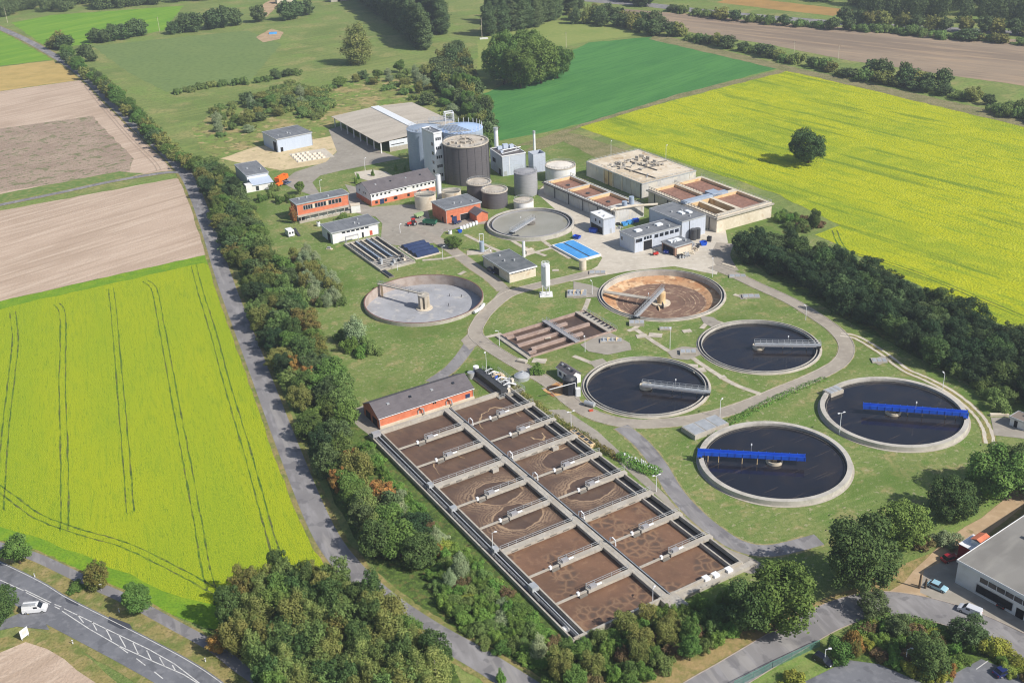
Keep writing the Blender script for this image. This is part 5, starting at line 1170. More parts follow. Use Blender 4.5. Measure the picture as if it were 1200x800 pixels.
for i in range(4):
    q = Vector((0, d, 0)) ; W4 = w / 4
    o = MB(); 
    k = thing('cover_hood', 'long navy blue hood, one of four side by side near the works road', 'hood', (loc.x + cos(ang) * W4 * i, loc.y + sin(ang) * W4 * i, 0), ang, 'navy hoods')
    MB().extry([(.05, 0), (W4 - .05, 0), (W4 - .05, 1.0), (W4 * .55, 1.8), (.05, 1.2)], 0, d).build('shell', mBlueD, k); MB().box(W4 * .2, W4 * .8, -.06, .03, .2, .9).build('hatch', mDkMetal, k)
tag(MB().box(-1, w + 1, -1.2, d + .6, 0, .22).build('hood_slab', mConcL, None, (loc.x, loc.y, .05), ang), 'pale slab under the four navy hoods', 'slab')
loc, ang, w, d = fr((404.5, 285.5), (447, 316), (438, 274), .9)
r = thing('grit_channel', 'concrete grit channels with dark water and railings by the white garage', 'basin', loc, ang)
mb = MB(); mb.box(-.4, w, -.4, .1, 0, .9); mb.box(-.4, w, d - .2, d + .3, 0, .9); mb.box(-.4, .1, .1, d - .2, 0, .9); mb.box(w * .7, w, .1, d - .2, 0, .8); mb.build('wall', mConc, r)
for k in range(1, 6): MB().box(.1, w * .7, d * k / 6 - .28, d * k / 6 + .28, 0, .9).build('divider', mConcL if k % 2 else mSteelB, r)
MB().box(.1, w * .7, .1, d - .2, 0, .35).build('water_surface', mWaterK, r)
mb = MB()
for k in (0, 2, 4, 6): mb.rail([(0, d * k / 6, .9), (w, d * k / 6, .9)], 1.0, .035, 2.5)
mb.build('railing', mMetal, r)
rs = random.Random(5)
for i in range(9):
    x, y = rs.uniform(.72, .97) * w, rs.uniform(.08, .9) * d; MB().box(x - .7, x + .7, y - .4, y + .4, .8, 1.0 + rs.uniform(.4, 1.1)).build('machine', rs.choice([mMetal, mConcL, mDkMetal]), r)
for i in range(5): x = w * (.72 + i * .055); MB().box(x - .25, x + .25, .6, d - .8, .81, .86).build('slot', mDkMetal, r)
MB().tube([(-1.5, 1, .3), (-1.5, 1, 3), (-1.5, 6.5, 3), (-1.5, 6.5, .3)], .28, 8).build('pipe', mSteelG, r)
MB().extr([(-.4, 0), (1.6, 0), (1.6, .6), (-.4, .6)], w + .02, w + 7.5).build('outlet_channel', mConcD, r)
MB().box(w + .1, w + 7.4, -.1, 1.3, .62, .66).build('water_surface', mWaterK, r)
# tower of pipes on the right lawn, manhole slabs
for i, (u, v, lx, ly, hh, l) in enumerate(((826, 503, 12, 6, 1.5, 'long concrete chamber with metal hatches touching the nearest blue-bridge tank'), (976, 462, 5, 3.4, 1.6, 'small concrete chamber at the rim of the right blue-bridge tank'), (676, 345, 7, 6, .7, 'pale pipe chamber with fittings near the white silo'), (806, 414, 5, 3, .9, 'sloped metal cover box between the dark round tanks'),
        (716, 400, 7, 3, .6, 'concrete scum chamber with yellow pipes beside the rectangular tank'), (746, 380, 5, 3, 1.0, 'grey motor cabinet at the foot of the orange tank bridge'), (780, 386, 4, 1.8, .6, 'low concrete box at the near rim of the orange tank'), (880, 348, 6, 3, .5, 'flat concrete hatch on the triangular lawn'), (864, 324, 6, 3, .4, 'pale slab hatch beside the lamp at the orange tank'), (700, 320, 6, 3, .5, 'grey slab hatch at the yard edge above the orange tank'), (1030, 423, 4.5, 3, .4, 'flat dark hatch on the lawn by the gravel track'))):
    c = g(u, v); o = thing('chamber', l, 'chamber', c, R(30) if i < 2 else R(-5))
    MB().box(-lx / 2, lx / 2, -ly / 2, ly / 2, 0, hh).build('wall', mConc, o)
    for k in range(3): MB().box(-lx / 2 + .3 + k * lx / 3, -lx / 2 + lx / 3 - .1 + k * lx / 3, -ly / 2 + .35, ly / 2 - .35, hh, hh + .08).build('hatch', mMetal, o)
    if i in (2, 4):
        for k in range(4): MB().tube([(-lx / 2 + 1 + k * 1.4, -ly / 4, hh), (-lx / 2 + 1 + k * 1.4, 0, hh + .8), (-lx / 2 + 1.6 + k * 1.4, ly / 3, hh)], .2, 6).build('pipe', mConcT if k % 2 else mMetal, o)
for u, v, s in ((812, 429, 1.6), (819, 434, 2.0), (846, 442, 1.2), (752, 394, 1.8), (768, 393, 2.2), (805, 388, 1.5), (642, 396, 1), (651, 317, 1.2), (632, 423, 2.2)):
    tag(MB().box(-s, s, -s * .7, s * .7, 0, .14).build('manhole_slab', mPath, None, g(u, v) + Vector((0, 0, .04)), R(rnd.uniform(-20, 20))), 'flat concrete manhole slab set into the works lawn', 'manhole', 'manhole slabs in the lawn')

# ================================================================== round tanks
mRim = mat('rim_concrete', C(186, 182, 174), [(C(164, 160, 152), .25, .42, .62, .8), (C(204, 200, 192), 1, .52, .7, .5)], rough=.9)
def ctank(key, name, label, z, tw, wz, water, wall=None, gutter=False, floor=None):
    x, y, r = T[key]; o = thing(name, label, 'tank', (x, y, 0))
    wall = wall or mRim
    if gutter:   # outer apron, gutter, inner lip
        MB().lathe([(r + .5, .06), (r + .5, .16), (r + .02, .16)], 96).build('apron', mPath, o)
        MB().lathe([(r, 0), (r, z), (r - .28, z), (r - .28, z - .5), (r - 1.0, z - .5), (r - 1.0, z), (r - 1.22, z), (r - 1.22, wz - .6)], 96).build('wall', wall, o); ri = r - 1.21
        MB().lathe([(r - .27, z - .3), (r - 1.01, z - .3)], 96).build('gutter_dark_ring', mWaterK, o)  # dark ring added to darken the inside of the gutter
    else:
        MB().lathe([(r + .03, -.1), (r, z), (r - tw, z), (r - tw, wz - .6)], 96).build('wall', wall, o); ri = r - tw + .01
        MB().lathe([(r + .6, .03), (r + .6, .1), (r + .02, .1)], 96).build('footing', mConc, o)
    if floor: MB().lathe(floor[0], 96).build('floor', floor[1], o)
    else:
        MB().lathe([(ri, wz), (ri * .5, wz), (.001, wz)], 96).build('water_surface', water, o)
        MB().lathe([(ri - .01, wz + .02), (ri - .01, wz + .22)], 96).build('algae_band', M2('algae', C(84, 88, 66), [(C(60, 58, 50), .8, .45, .6, .8)]), o)
        if not gutter: MB().lathe([(ri - .5, wz + .1), (ri - .62, wz + .1)], 96).build('weir_edge', mConcD, o)
    return o
ctank('T1', 'clarifier', 'round dark clarifier nearest the camera with a blue bridge reaching its left rim', 1.4, 1.3, .45, mWaterD)
ctank('T2', 'clarifier', 'round dark clarifier at the right whose blue bridge reaches its right rim', 1.4, 1.3, .45, mWaterD)
ctank('T3', 'clarifier', 'round dark clarifier with a grey bridge beside the black dosing tank', .55, 1, -.5, mWaterD, gutter=True)
ctank('T4', 'clarifier', 'round dark clarifier with a grey bridge inside the ring road curve', .55, 1, -.5, mWaterD, gutter=True)
mOr = mat('orange_sediment', C(192, 154, 118), [(C(178, 128, 90), .12, .42, .58, .8), (C(220, 192, 156), .25, .53, .62, .8), (C(140, 106, 82), .5, .55, .63, .7)], rough=.95)
mBr = mat('brown_sediment', C(132, 106, 92), [(C(112, 90, 78), .15, .42, .58, .8), (C(168, 144, 124), .3, .56, .66, .6), (C(100, 80, 68), .6, .55, .7, .5)], rough=.95)
o = ctank('T5', 'drained_clarifier', 'drained round tank with orange stained walls and brown floor', .6, 1, -2.6, None, gutter=True, floor=([(T['T5'][2] - 1.21, -1.5), (T['T5'][2] * .7, -2.6)], mOr))
MB().lathe([(T['T5'][2] * .7, -2.6), (T['T5'][2] * .3, -3.15), (.001, -3.6)], 72).build('floor_centre', mBr, o)
mRingD = mat('dried_scum_ring', C(188, 164, 138), [(C(134, 108, 92), .5, .4, .52, 1)], rough=.95)
for q, wd_ in ((.69, .7), (.6, .3), (.53, .45), (.46, .25), (.38, .5)):
    rr = T['T5'][2] * q; zf = lambda t: -2.57 + (.7 - t / T['T5'][2]) / .4 * -.55 + .03
    MB().lathe([(rr + wd_, zf(rr + wd_) if q < .68 else -2.52), (rr, zf(rr))], 96).build('dry_ring', mRingD, o)
MB().cyl(0, 0, -3.7, -2.9, 3.3, n=32).build('centre_pad', mConcL, o); MB().cyl(0, 0, -2.9, 1.0, 1.5, n=20).build('centre_column', mConcT, o); MB().box(-.2, .2, -5, -2.8, -3.2, -1.5).build('scraper_blade', mDkMetal, o); MB().box(-1.6, -1.2, -6.6, -3.6, -3.2, -2.6).build('scraper_blade', mConcT, o)
mGrF = mat('dry_tank_floor', C(164, 166, 172), [(C(148, 150, 156), .12, .42, .58, .8), (C(196, 192, 186), .3, .56, .7, .7), (C(140, 138, 136), .8, .58, .7, .5)], rough=.95)
mPinkW = mat('stained_inner_wall', C(176, 164, 156), [(C(156, 140, 130), .4, .42, .62, .8), (C(134, 122, 116), 1.2, .55, .7, .6, (1, 1, .15))], rough=.95)
x, y, r6 = T['T6']
o = thing('empty_tank', 'empty round tank with grey floor and pump column in its middle', 'tank', (x, y, 0))
MB().lathe([(r6, 0), (r6, 1.3), (r6 - .45, 1.3)], 96).build('wall', mConc, o); MB().lathe([(r6 - .45, 1.3), (r6 - .45, -3.1)], 96).build('inner_wall', mPinkW, o)
MB().lathe([(r6 - .45, 1.31), (r6 - .1, 1.31), (r6 - .1, 1.42), (r6 - .45, 1.42)], 96, closed=True).build('rim_rail', M2('rust_rim', C(124, 92, 84)), o)
MB().lathe([(r6 - .44, -2.4), (r6 * .5, -2.6), (.001, -2.8)], 72).build('floor', mGrF, o)
MB().cyl(0, 0, -3.0, -2.5, 3.0, n=28).build('centre_pad', mConcL, o)
for k in range(6): a = k * 1.047; MB().box(-.4, .4, -.4, .4, -3.3, 2.2).build('column', mConcL, o).location = (1.6 * cos(a), 1.6 * sin(a), 0)
MB().cyl(0, 0, -3.3, 2.0, 1.2, n=16).build('pump_shaft', mConcD, o); MB().cyl(0, 0, 2.2, 2.7, 2.1, n=20).build('head', mConc, o)
for u, v, zz in ((479, 345, -3.2), (541, 350, -3.2), (526, 360, -3.2), (527, 349, -3.2)): q = g(u, v, zz); MB().tube([(q.x - x, q.y - y, -3.3), (q.x - x, q.y - y, -1.6)], .12, 5).build('pole', mDkMetal, o)
q = g(443, 331, 2.8); dq = Vector((q.x - x, q.y - y, 0))
br = thing('access_bridge', 'narrow bridge from the left rim to the pump column of the empty tank', 'bridge', (x, y, 0))
MB().bar(dq + Vector((0, 0, 2.3)), (0, 0, 2.75), 1.2, .35).build('beam', mConc, br); sgn = Vector((-dq.y, dq.x, 0)).normalized() * .55; mb = MB()
for s in (-1, 1): mb.rail([dq + sgn * s + Vector((0, 0, 2.5)), sgn * s + Vector((0, 0, 2.95))], 1.0, .05, 2.2)
mb.build('railing', mMetal, br); MB().bar(dq * .93 + Vector((0, 0, -3.1)), dq * .93 + Vector((0, 0, 2.2)), .7, .7).build('pier', mConcT, br)
q = g(566, 358, 1.2); tag(MB().tube([(q.x + .3, q.y + 1.5, 1.0), (q.x - .6, q.y - 1.5, 1.0), (q.x - 3, q.y - 4.5, .8)], .55, 8).build('rim_pipe', mWhite, None), 'white pipe lying along the right rim of the empty tank', 'pipe')
o = ctank('T7', 'thickener', 'large round clarifier full of pale grey water behind the pump house', 1.5, .7, .7, mWaterG)
MB().lathe([(T['T7'][2] - 1.9, .75), (T['T7'][2] - 1.9, 1.25), (T['T7'][2] - 2.2, 1.25), (T['T7'][2] - 2.2, .75)], 96).build('scum_baffle', mSteelG, o)
MB().lathe([(T['T7'][2] - .72, .74), (T['T7'][2] - 1.88, .74)], 96).build('outflow_channel', mWaterK, o)
def bridge(label, key, end, inner, z, solid, col, h=1.2, w=1.5, legs=True, name='scraper_bridge'):
    """end: pixel on rim; inner: pixel of the other end (both at height z)"""
    x, y, r = T[key]; a, b = g(*end, z), g(*inner, z); d = b - a
    o = thing(name, label, 'bridge', (a.x, a.y, 0)); d.z = 0
    n = Vector((-d.y, d.x, 0)).normalized()
    MB().bar((0, 0, z), d + Vector((0, 0, z)), w, .3).build('deck', col if solid else mMetal, o)
    if solid:
        for s in (-1, 1):
            MB().bar(n * s * w / 2 + Vector((0, 0, z + .5)), d + n * s * w / 2 + Vector((0, 0, z + .5)), .16, 1.1).build('side_panel', col, o)
        mb = MB(); L = d.length
        for k in range(15): p = d * (k / 14); mb.bar(p - n * (w / 2 + .12) + Vector((0, 0, z - .1)), p - n * (w / 2 + .12) + Vector((0, 0, z + 1.2)), .12, .12); mb.bar(p + n * (w / 2 + .12) + Vector((0, 0, z - .1)), p + n * (w / 2 + .12) + Vector((0, 0, z + 1.2)), .12, .12)
        mb.build('stiffener', col, o)
    else:
        mb = MB()
        for s in (-1, 1): mb.rail([n * s * w / 2 + Vector((0, 0, z + .1)), d + n * s * w / 2 + Vector((0, 0, z + .1))], h, .05, 1.8)
        mb.rail([d - n * w / 2 + Vector((0, 0, z + .1)), d + n * w / 2 + Vector((0, 0, z + .1))], h, .05)
        mb.build('railing', mMetal, o)
        for s in (-1, 1): MB().bar(n * s * w / 2 + Vector((0, 0, z - .25)), d + n * s * w / 2 + Vector((0, 0, z - .25)), .14, .5).build('girder', mSteelG, o)
    if legs:
        L = d.length
        for k in (.1, .2, .42, .56): p = d * k; MB().bar(p - n * w / 2 + Vector((0, 0, -.2)), p - n * w / 2 + Vector((0, 0, z)), .16, .16).build('strut', mConcT, o)
    t = d.normalized(); MB().bar(t * .6 - n * 1.0 + Vector((0, 0, z - .35)), t * .6 + n * 1.0 + Vector((0, 0, z - .35)), 1.2, .6).build('drive_carriage', col if solid else mDkMetal, o)
    for s in (-1, 1): MB().lathe([(.01, -.12), (.32, -.12), (.32, .12), (.01, .12)], 14).build('wheel', mBlack, o).location = t * .7 + n * s * 1.0 + Vector((0, 0, z - .6))
    p = d * .5; mb = MB(); mb.bar(p + n * w / 2 + Vector((0, 0, z)), p + n * w / 2 + Vector((0, 0, z + 3)), .08, .08); mb.build('lamp_pole', mMetal, o); MB().bar(p + n * w / 2 + Vector((0, 0, z + 2.9)), p + n * w / 2 + Vector((0, 0, z + 3.4)), .3, .3).build('lamp', mWhite, o)
    return o
def well(key, label, z0, z1, r):
    x, y, _ = T[key]; o = thing('stilling_well', label, 'well', (x, y, 0))
    MB().lathe([(r, z0), (r, z1), (r - .25, z1), (r - .25, z0)], 32).build('ring', mConcL, o); MB().cyl(0, 0, z0, z1 + .3, r * .3, n=16).build('column', mConcT, o); MB().box(-r, -r * .3, -.1, .1, z1 - .3, z1).build('spoke', mConcL, o)
bridge('solid blue bridge lying from the left rim across the nearest clarifier', 'T1', (817.5, 531), (943.5, 538), 2.4, True, mBlue); well('T1', 'pale ring well under the blue bridge of the nearest clarifier', .1, 1.3, 2.2)
bridge('solid blue bridge lying from the right rim across the right clarifier', 'T2', (1134, 486), (1011.5, 477), 2.4, True, mBlue); well('T2', 'pale ring well under the blue bridge of the right clarifier', .1, 1.3, 2.2)
bridge('railed grey bridge over the clarifier beside the black dosing tank', 'T3', (832.5, 459), (752.5, 450), 1.6, False, mMetal); well('T3', 'pale ring well at the inner end of the railed bridge beside the black tank', -.7, .5, 1.9)
bridge('railed grey bridge over the clarifier inside the road curve', 'T4', (962, 404), (884, 403), 1.6, False, mMetal); well('T4', 'pale ring well at the inner end of the railed bridge inside the road curve', -.7, .5, 1.9)
bridge('grey girder bridge over the drained orange tank', 'T5', (745, 371), (777, 338), 1.6, False, mSteelG, w=1.0, legs=False)
a, b = g(709, 342, -.2), g(762, 350, -.2); tag(MB().bar(a, b, 2.0, .35).build('scum_channel', mConc, None), 'pale channel reaching from the left wall into the drained orange tank', 'channel')
bridge('light grey lattice bridge over the pale grey clarifier', 'T7', (599, 272), (625.5, 255.5), 2.4, False, mMetal, legs=False); x, y, _ = T['T7']
o = thing('stilling_well', 'dark low drum in the middle of the pale grey clarifier', 'well', (x, y, 0)); MB().lathe([(2, .4), (2, 1.3), (.6, 1.3), (.6, 1.8), (.001, 1.8)], 24).build('drum', mConcD, o)

# ================================================================== aeration basin
BO, BA = Vector((-38.3, 271.8, 0)), -1.04256; BW, BL = 43.34, 101.23
ab = thing('aeration_basin', 'large rectangular aeration basin of six brown water cells', 'basin', BO, BA)
Z = 1.5; WZ = .25
# local x runs along the length, y across (0 = left side)
XS = [0.6, BL / 3, BL * 2 / 3, BL]; YL, YC0, YC1, YR = 0.0, 20.3, 22.9, 40.2
mbw = MB()
mbw.box(-.6, BL + .6, -.35, .05, -.5, Z); mbw.box(-.6, BL + .6, -3.4, -3.0, -.5, Z - .3); mbw.box(-.6, BL + .6, YR, YR + .4, -.5, Z - .2); mbw.box(-.6, BL + .6, BW - .2, BW + .2, -.5, Z - .2)
mbw.box(-.5, .55, .06, YC0, -.5, Z - .05); mbw.box(-.5, .55, YC1, YR, -.5, Z - .05); mbw.box(BL, BL + .55, -2.99, YC0, -.5, Z - .04); mbw.box(BL, BL + .55, YC1, BW - .21, -.5, Z - .04); mbw.box(-.55, -.1, -2.99, -.36, -.5, Z - .06)
mbw.build('outer_wall', mConc, ab)
MB().box(-.4, BL + .9, YC0, YC1 - .9, Z - .55, Z).build('centre_walkway', mConc, ab)
MB().box(-.4, BL + .9, YC0 + .3, YC1 - .3, -.5, Z - .56).build('centre_wall', mConc, ab)
MB().box(-.3, BL + .5, YC1 - .88, YC1, Z - .6, Z - .2).build('cable_channel', mDkMetal, ab)
MB().box(-.2, BL + .4, YC1 - .5, YC1 - .3, Z - .19, Z + .05).build('pipe', mMetal, ab)
for y0, y1 in ((-2.99, -.36), (YR + .41, BW - .21)):
    MB().box(-.05, BL - .02, y0, y1, -.4, WZ - .1).build('channel_water', mWaterK, ab)
MB().box(-.4, BL + .5, -1.6, -1.35, Z - .35, Z - .1).build('pipe', mMetal, ab)
mRoughB = mWaterB
def bubble_mat():
    m = mat('bubbling_sludge', C(128, 98, 78), [(C(112, 86, 70), .2, .42, .62, .8), (C(148, 118, 94), .8, .54, .7, .5), (C(98, 78, 64), .05, .5, .7, .6)], rough=.4, spec=.3, bump=(2, .04, .3))
    N, L = m.node_tree.nodes, m.node_tree.links; b = N['Principled BSDF']; src = b.inputs['Base Color'].links[0].from_socket
    tc = N.new('ShaderNodeTexCoord'); v = N.new('ShaderNodeTexVoronoi'); v.feature = 'DISTANCE_TO_EDGE'; v.inputs['Scale'].default_value = .75
    nz = N.new('ShaderNodeTexNoise'); nz.inputs['Scale'].default_value = .8; mv = N.new('ShaderNodeMix'); mv.data_type = 'RGBA'; mv.inputs[0].default_value = .4
    L.new(tc.outputs['Object'], nz.inputs[0]); L.new(tc.outputs['Object'], mv.inputs[6]); L.new(nz.outputs[1], mv.inputs[7]); L.new(mv.outputs[2], v.inputs['Vector'])
    mk = N.new('ShaderNodeTexNoise'); mk.inputs['Scale'].default_value = .085; mk.inputs['Detail'].default_value = 1; L.new(tc.outputs['Object'], mk.inputs[0])
    mm = N.new('ShaderNodeMapRange'); mm.inputs[1].default_value = .5; mm.inputs[2].default_value = .56; L.new(mk.outputs[0], mm.inputs[0])
    e = N.new('ShaderNodeMapRange'); e.inputs[1].default_value = .0; e.inputs[2].default_value = .12; e.inputs[3].default_value = 1; e.inputs[4].default_value = 0; L.new(v.outputs['Distance'], e.inputs[0])
    i_ = N.new('ShaderNodeMapRange'); i_.inputs[1].default_value = .12; i_.inputs[2].default_value = .26; L.new(v.outputs['Distance'], i_.inputs[0])
    for fac, c in ((e, C(152, 126, 100)), (i_, C(80, 72, 66))):
        q = N.new('ShaderNodeMath'); q.operation = 'MULTIPLY'; L.new(fac.outputs[0], q.inputs[0]); L.new(mm.outputs[0], q.inputs[1])
        q2 = N.new('ShaderNodeMath'); q2.operation = 'MULTIPLY'; q2.inputs[1].default_value = .6; L.new(q.outputs[0], q2.inputs[0])
        mx = N.new('ShaderNodeMix'); mx.data_type = 'RGBA'; L.new(q2.outputs[0], mx.inputs[0]); L.new(src, mx.inputs[6]); mx.inputs[7].default_value = (*c, 1); src = mx.outputs[2]
    L.new(src, b.inputs['Base Color']); return m
mBub = bubble_mat()
for i in range(3):
    for j, (y0, y1) in enumerate(((.05, YC0 + .31), (YC1 - .31, YR + .01))):
        x0, x1 = XS[i] - .1, XS[i + 1] + .1
        MB().add([(x0, y0, WZ), (x1, y0, WZ), (x1, y1, WZ), (x0, y1, WZ)], [(0, 1, 2, 3)]).build('water_surface', mBub if i == 2 else mWaterB, ab)
# full cross beams
for i in (1, 2):
    for y0, y1 in ((-.3, YC0 - .01), (YC1 + .01, BW + .6)):
        MB().box(XS[i] - .85, XS[i] + .85, y0, y1, Z - .7, Z + .02).build('cross_walkway', mConc, ab); MB().box(XS[i] - .35, XS[i] + .35, max(y0, .06), min(y1, YR - .01), -.4, Z - .71).build('dividing_wall', mConc, ab)
        mb = MB()
        for s in (-.75,): mb.rail([(XS[i] + s, y0, Z), (XS[i] + s, y1, Z)], 1.1, .05, 2.4)
        mb.build('railing', mMetal, ab)
        for k in range(5): yy = y0 + 3 + k * (y1 - y0 - 6) / 4; MB().box(XS[i] + .86, XS[i] + .93, yy - .9, yy + .9, Z - .55, Z - .25).build('slot', mConcD, ab)
# rotor bridges
def rotor(i, t, y0, y1):
    x = XS[i] + (XS[i + 1] - XS[i]) * t; ym = y0 + (y1 - y0) * .42
    r = Vector((cos(BA) * x - sin(BA) * ym, sin(BA) * x + cos(BA) * ym, 0)) + BO
    o = thing('rotor_bridge', 'grey railed rotor bridge spanning half a brown basin cell', 'bridge', r, BA, 'rotor bridges of the basin')
    L = y1 - ym
    MB().box(-.7, .7, -.2, L, Z - .75, Z).build('deck', mConc, o); MB().box(-.25, .25, y0 - ym, -.21, Z - .55, Z - .2).build('beam', mConc, o)
    mb = MB(); mb.rail([(-.65, -.1, Z), (-.65, L, Z)], 1.1, .05, 2.2); mb.rail([(-.65, -.1, Z), (.65, -.1, Z)], 1.1, .05, 2.2); mb.build('railing', mMetal, o)
    MB().box(-.35, .5, .5, 2.2, Z, Z + .7).build('drive_motor', mSteelG, o); MB().tube([(.2, 2.3, Z + .3), (.2, 3.6, Z + .3)], .25, 8).build('gearbox', mWhite, o)
    MB().tube([(.1, -2.4, .2), (.1, -.4, .45)], .55, 10).build('rotor', mConcD, o)
    MB().box(-.3, .3, -2.9, -2.3, Z - .6, Z + .25).build('bearing', mWhite, o)
for i in range(3):
    for t in (1 / 3, 2 / 3): rotor(i, t, 0.05, YC0 - .01); rotor(i, t, YC1 + .01, BW + .8)
mb = MB(); mb.rail([(0, YC0 + .15, Z), (BL, YC0 + .15, Z)], .9, .03, 3.2, two=False); mb.build('railing', mMetal, ab)
# arched hoses on the centre walkway
for q in (11, 32.5, 45, 66, 79): MB().tube([(q, YC1 - .4, Z - .2), (q, YC1 - .3, Z + 1.4), (q + .7, YC1 - .1, Z + 1.9), (q + 1.5, YC1 + .1, Z + 1.5), (q + 1.6, YC1 + .2, Z - .1)], .16, 7).build('pipe', mWhite, ab)
for q in (33, 66): MB().box(q - .8, q + .8, -1.9, -.6, Z - .2, Z + .7).build('weir_gate', mMetal, ab)
MB().box(82, 84, -2.2, -.5, Z - .2, Z + .9).build('weir_gate', mMetal, ab); MB().box(1, 2.6, -3.2, -.8, Z - .2, Z + 1).build('weir_gate', mSteelG, ab); MB().box(45, 46.4, -2.2, -.6, Z - .2, Z + .7).build('weir_gate', mMetal, ab)
for q, yy in ((33.7, 35), (33.7, 16)): MB().box(q + .9, q + 2.0, yy, yy + 1.8, .1, Z - .3).build('inlet_box', mConc, ab)
o_ = MB().box(30, 40, BW + .9, BW + 2.6, -.2, 1.1); o_.build('inlet_chamber', mConcT, ab)
for k in range(5): MB().box(30.4 + k * 1.9, 31.9 + k * 1.9, BW + 1.2, BW + 2.3, 1.1, 1.16).build('hatch', mDkMetal, ab)
# foam drifting on the middle and the first cells
def foam(cx, cy, rx, ry, w, a0, a1, m, ph=0, z=.03):
    n = 90; vs = []
    for k in range(n + 1):
        a = a0 + (a1 - a0) * k / n
        wob = 1 + .06 * sin(3 * a + ph) + .03 * sin(9 * a + ph * 2) + .012 * sin(23 * a + ph)
        e = min(1, 6 * min(k, n - k) / n); ww = w * (.25 + .75 * e) * (1 + .35 * sin(5 * a + ph) + .2 * sin(13 * a))
        for s in (0, 1): vs.append((cx + (rx * wob + ww * s) * cos(a), cy + (ry * wob + ww * s) * sin(a), WZ + z))
    MB().add(vs, [(2 * k, 2 * k + 1, 2 * k + 3, 2 * k + 2) for k in range(n)]).build('foam', m, ab)
D = BL / 9
def inl(u, v):
    q = g(u, v, WZ) - BO; return q.x * cos(BA) + q.y * sin(BA), -q.x * sin(BA) + q.y * cos(BA)
def swirl(name, lobes):
    """brown water with a band of foam drifting round the calm patches at the rotors"""
    m = mat(name, C(104, 84, 71), [(C(90, 73, 63), .15, .42, .6, .8), (C(120, 97, 80), .5, .5, .64, .6, (2.5, .8, 1), R(20))], rough=.35, spec=.35, bump=(2, .04, .3))
    N, L = m.node_tree.nodes, m.node_tree.links; b = N['Principled BSDF']; src = b.inputs['Base Color'].links[0].from_socket
    tc = N.new('ShaderNodeTexCoord'); dmin = None
    def math_(op, a, c, cl=False):
        k = N.new('ShaderNodeMath'); k.operation = op; k.use_clamp = cl
        for s, val in ((0, a), (1, c)):
            if val is None: continue
            if isinstance(val, (int, float)): k.inputs[s].default_value = val
            else: L.new(val, k.inputs[s])
        return k.outputs[0]
    for cx, cy, rx, ry in lobes:
        mp = N.new('ShaderNodeMapping'); mp.vector_type = 'TEXTURE'; mp.inputs['Location'].default_value = (cx, cy, 0); mp.inputs['Scale'].default_value = (rx, ry, 1000)
        L.new(tc.outputs['Object'], mp.inputs['Vector']); ln = N.new('ShaderNodeVectorMath'); ln.operation = 'LENGTH'; L.new(mp.outputs[0], ln.inputs[0])
        if dmin is None: dmin = ln.outputs['Value']
        else:
            k = N.new('ShaderNodeMath'); k.operation = 'SMOOTH_MIN'; L.new(dmin, k.inputs[0]); L.new(ln.outputs['Value'], k.inputs[1]); k.inputs[2].default_value = .15; dmin = k.outputs[0]
    nz = N.new('ShaderNodeTexNoise'); nz.inputs['Scale'].default_value = .22; nz.inputs['Detail'].default_value = 3; L.new(tc.outputs['Object'], nz.inputs[0])
    d = math_('ADD', dmin, math_('MULTIPLY', math_('SUBTRACT', nz.outputs[0], .5), .55))
    def rng(v, a, c, x, y):
        r = N.new('ShaderNodeMapRange'); r.inputs[1].default_value = a; r.inputs[2].default_value = c; r.inputs[3].default_value = x; r.inputs[4].default_value = y; L.new(v, r.inputs[0]); return r.outputs[0]
    band = math_('MULTIPLY', rng(d, .98, 1.04, 0, 1), rng(d, 1.15, 1.8, 1, 0))
    # curdled foam inside the band, stretched along it
    f2 = N.new('ShaderNodeTexNoise'); f2.inputs['Scale'].default_value = 1.5; f2.inputs['Detail'].default_value = 3; f2.inputs['Distortion'].default_value = .8; L.new(tc.outputs['Object'], f2.inputs[0])
    wv = math_('SINE', math_('ADD', math_('MULTIPLY', d, 46), math_('MULTIPLY', f2.outputs[0], 9)), None)
    foam_ = math_('MULTIPLY', band, rng(math_('ADD', math_('MULTIPLY', wv, .2), f2.outputs[0]), .36, .6, 0, 1))
    edge = math_('MULTIPLY', rng(d, .97, 1.0, 0, 1), rng(d, 1.03, 1.1, 1, 0))
    brk = rng(nz.outputs[0], .36, .46, .35, 1)
    fac = math_('MULTIPLY', math_('MAXIMUM', math_('MULTIPLY', foam_, .6), math_('MULTIPLY', edge, .85)), brk, True)
    mx = N.new('ShaderNodeMix'); mx.data_type = 'RGBA'; L.new(math_('MULTIPLY', rng(d, .9, 1.0, 1, 0), .5), mx.inputs[0]); L.new(src, mx.inputs[6]); mx.inputs[7].default_value = (*C(84, 68, 60), 1)
    m2 = N.new('ShaderNodeMix'); m2.data_type = 'RGBA'; L.new(fac, m2.inputs[0]); L.new(mx.outputs[2], m2.inputs[6]); m2.inputs[7].default_value = (*C(178, 152, 124), 1)
    L.new(m2.outputs[2], b.inputs['Base Color']); return m
for nm, (pa, pb) in (('swirling_sludge', ((582, 577), (607, 605))), ('swirling_sludge_far', ((665, 537), (691, 572)))):
    a_, b_ = inl(*pa), inl(*pb); SW = swirl(nm, ((a_[0], a_[1], 5.2, 6.6), (b_[0], b_[1], 5.2, 6.4)))
    for o in COL.objects:
        if o.parent == ab and o.name.startswith('water_surface'):
            xs = [v.co.x for v in o.data.vertices]; ys = [v.co.y for v in o.data.vertices]
            if min(xs) < a_[0] < max(xs) and min(ys) < a_[1] < max(ys): o.data.materials[0] = SW
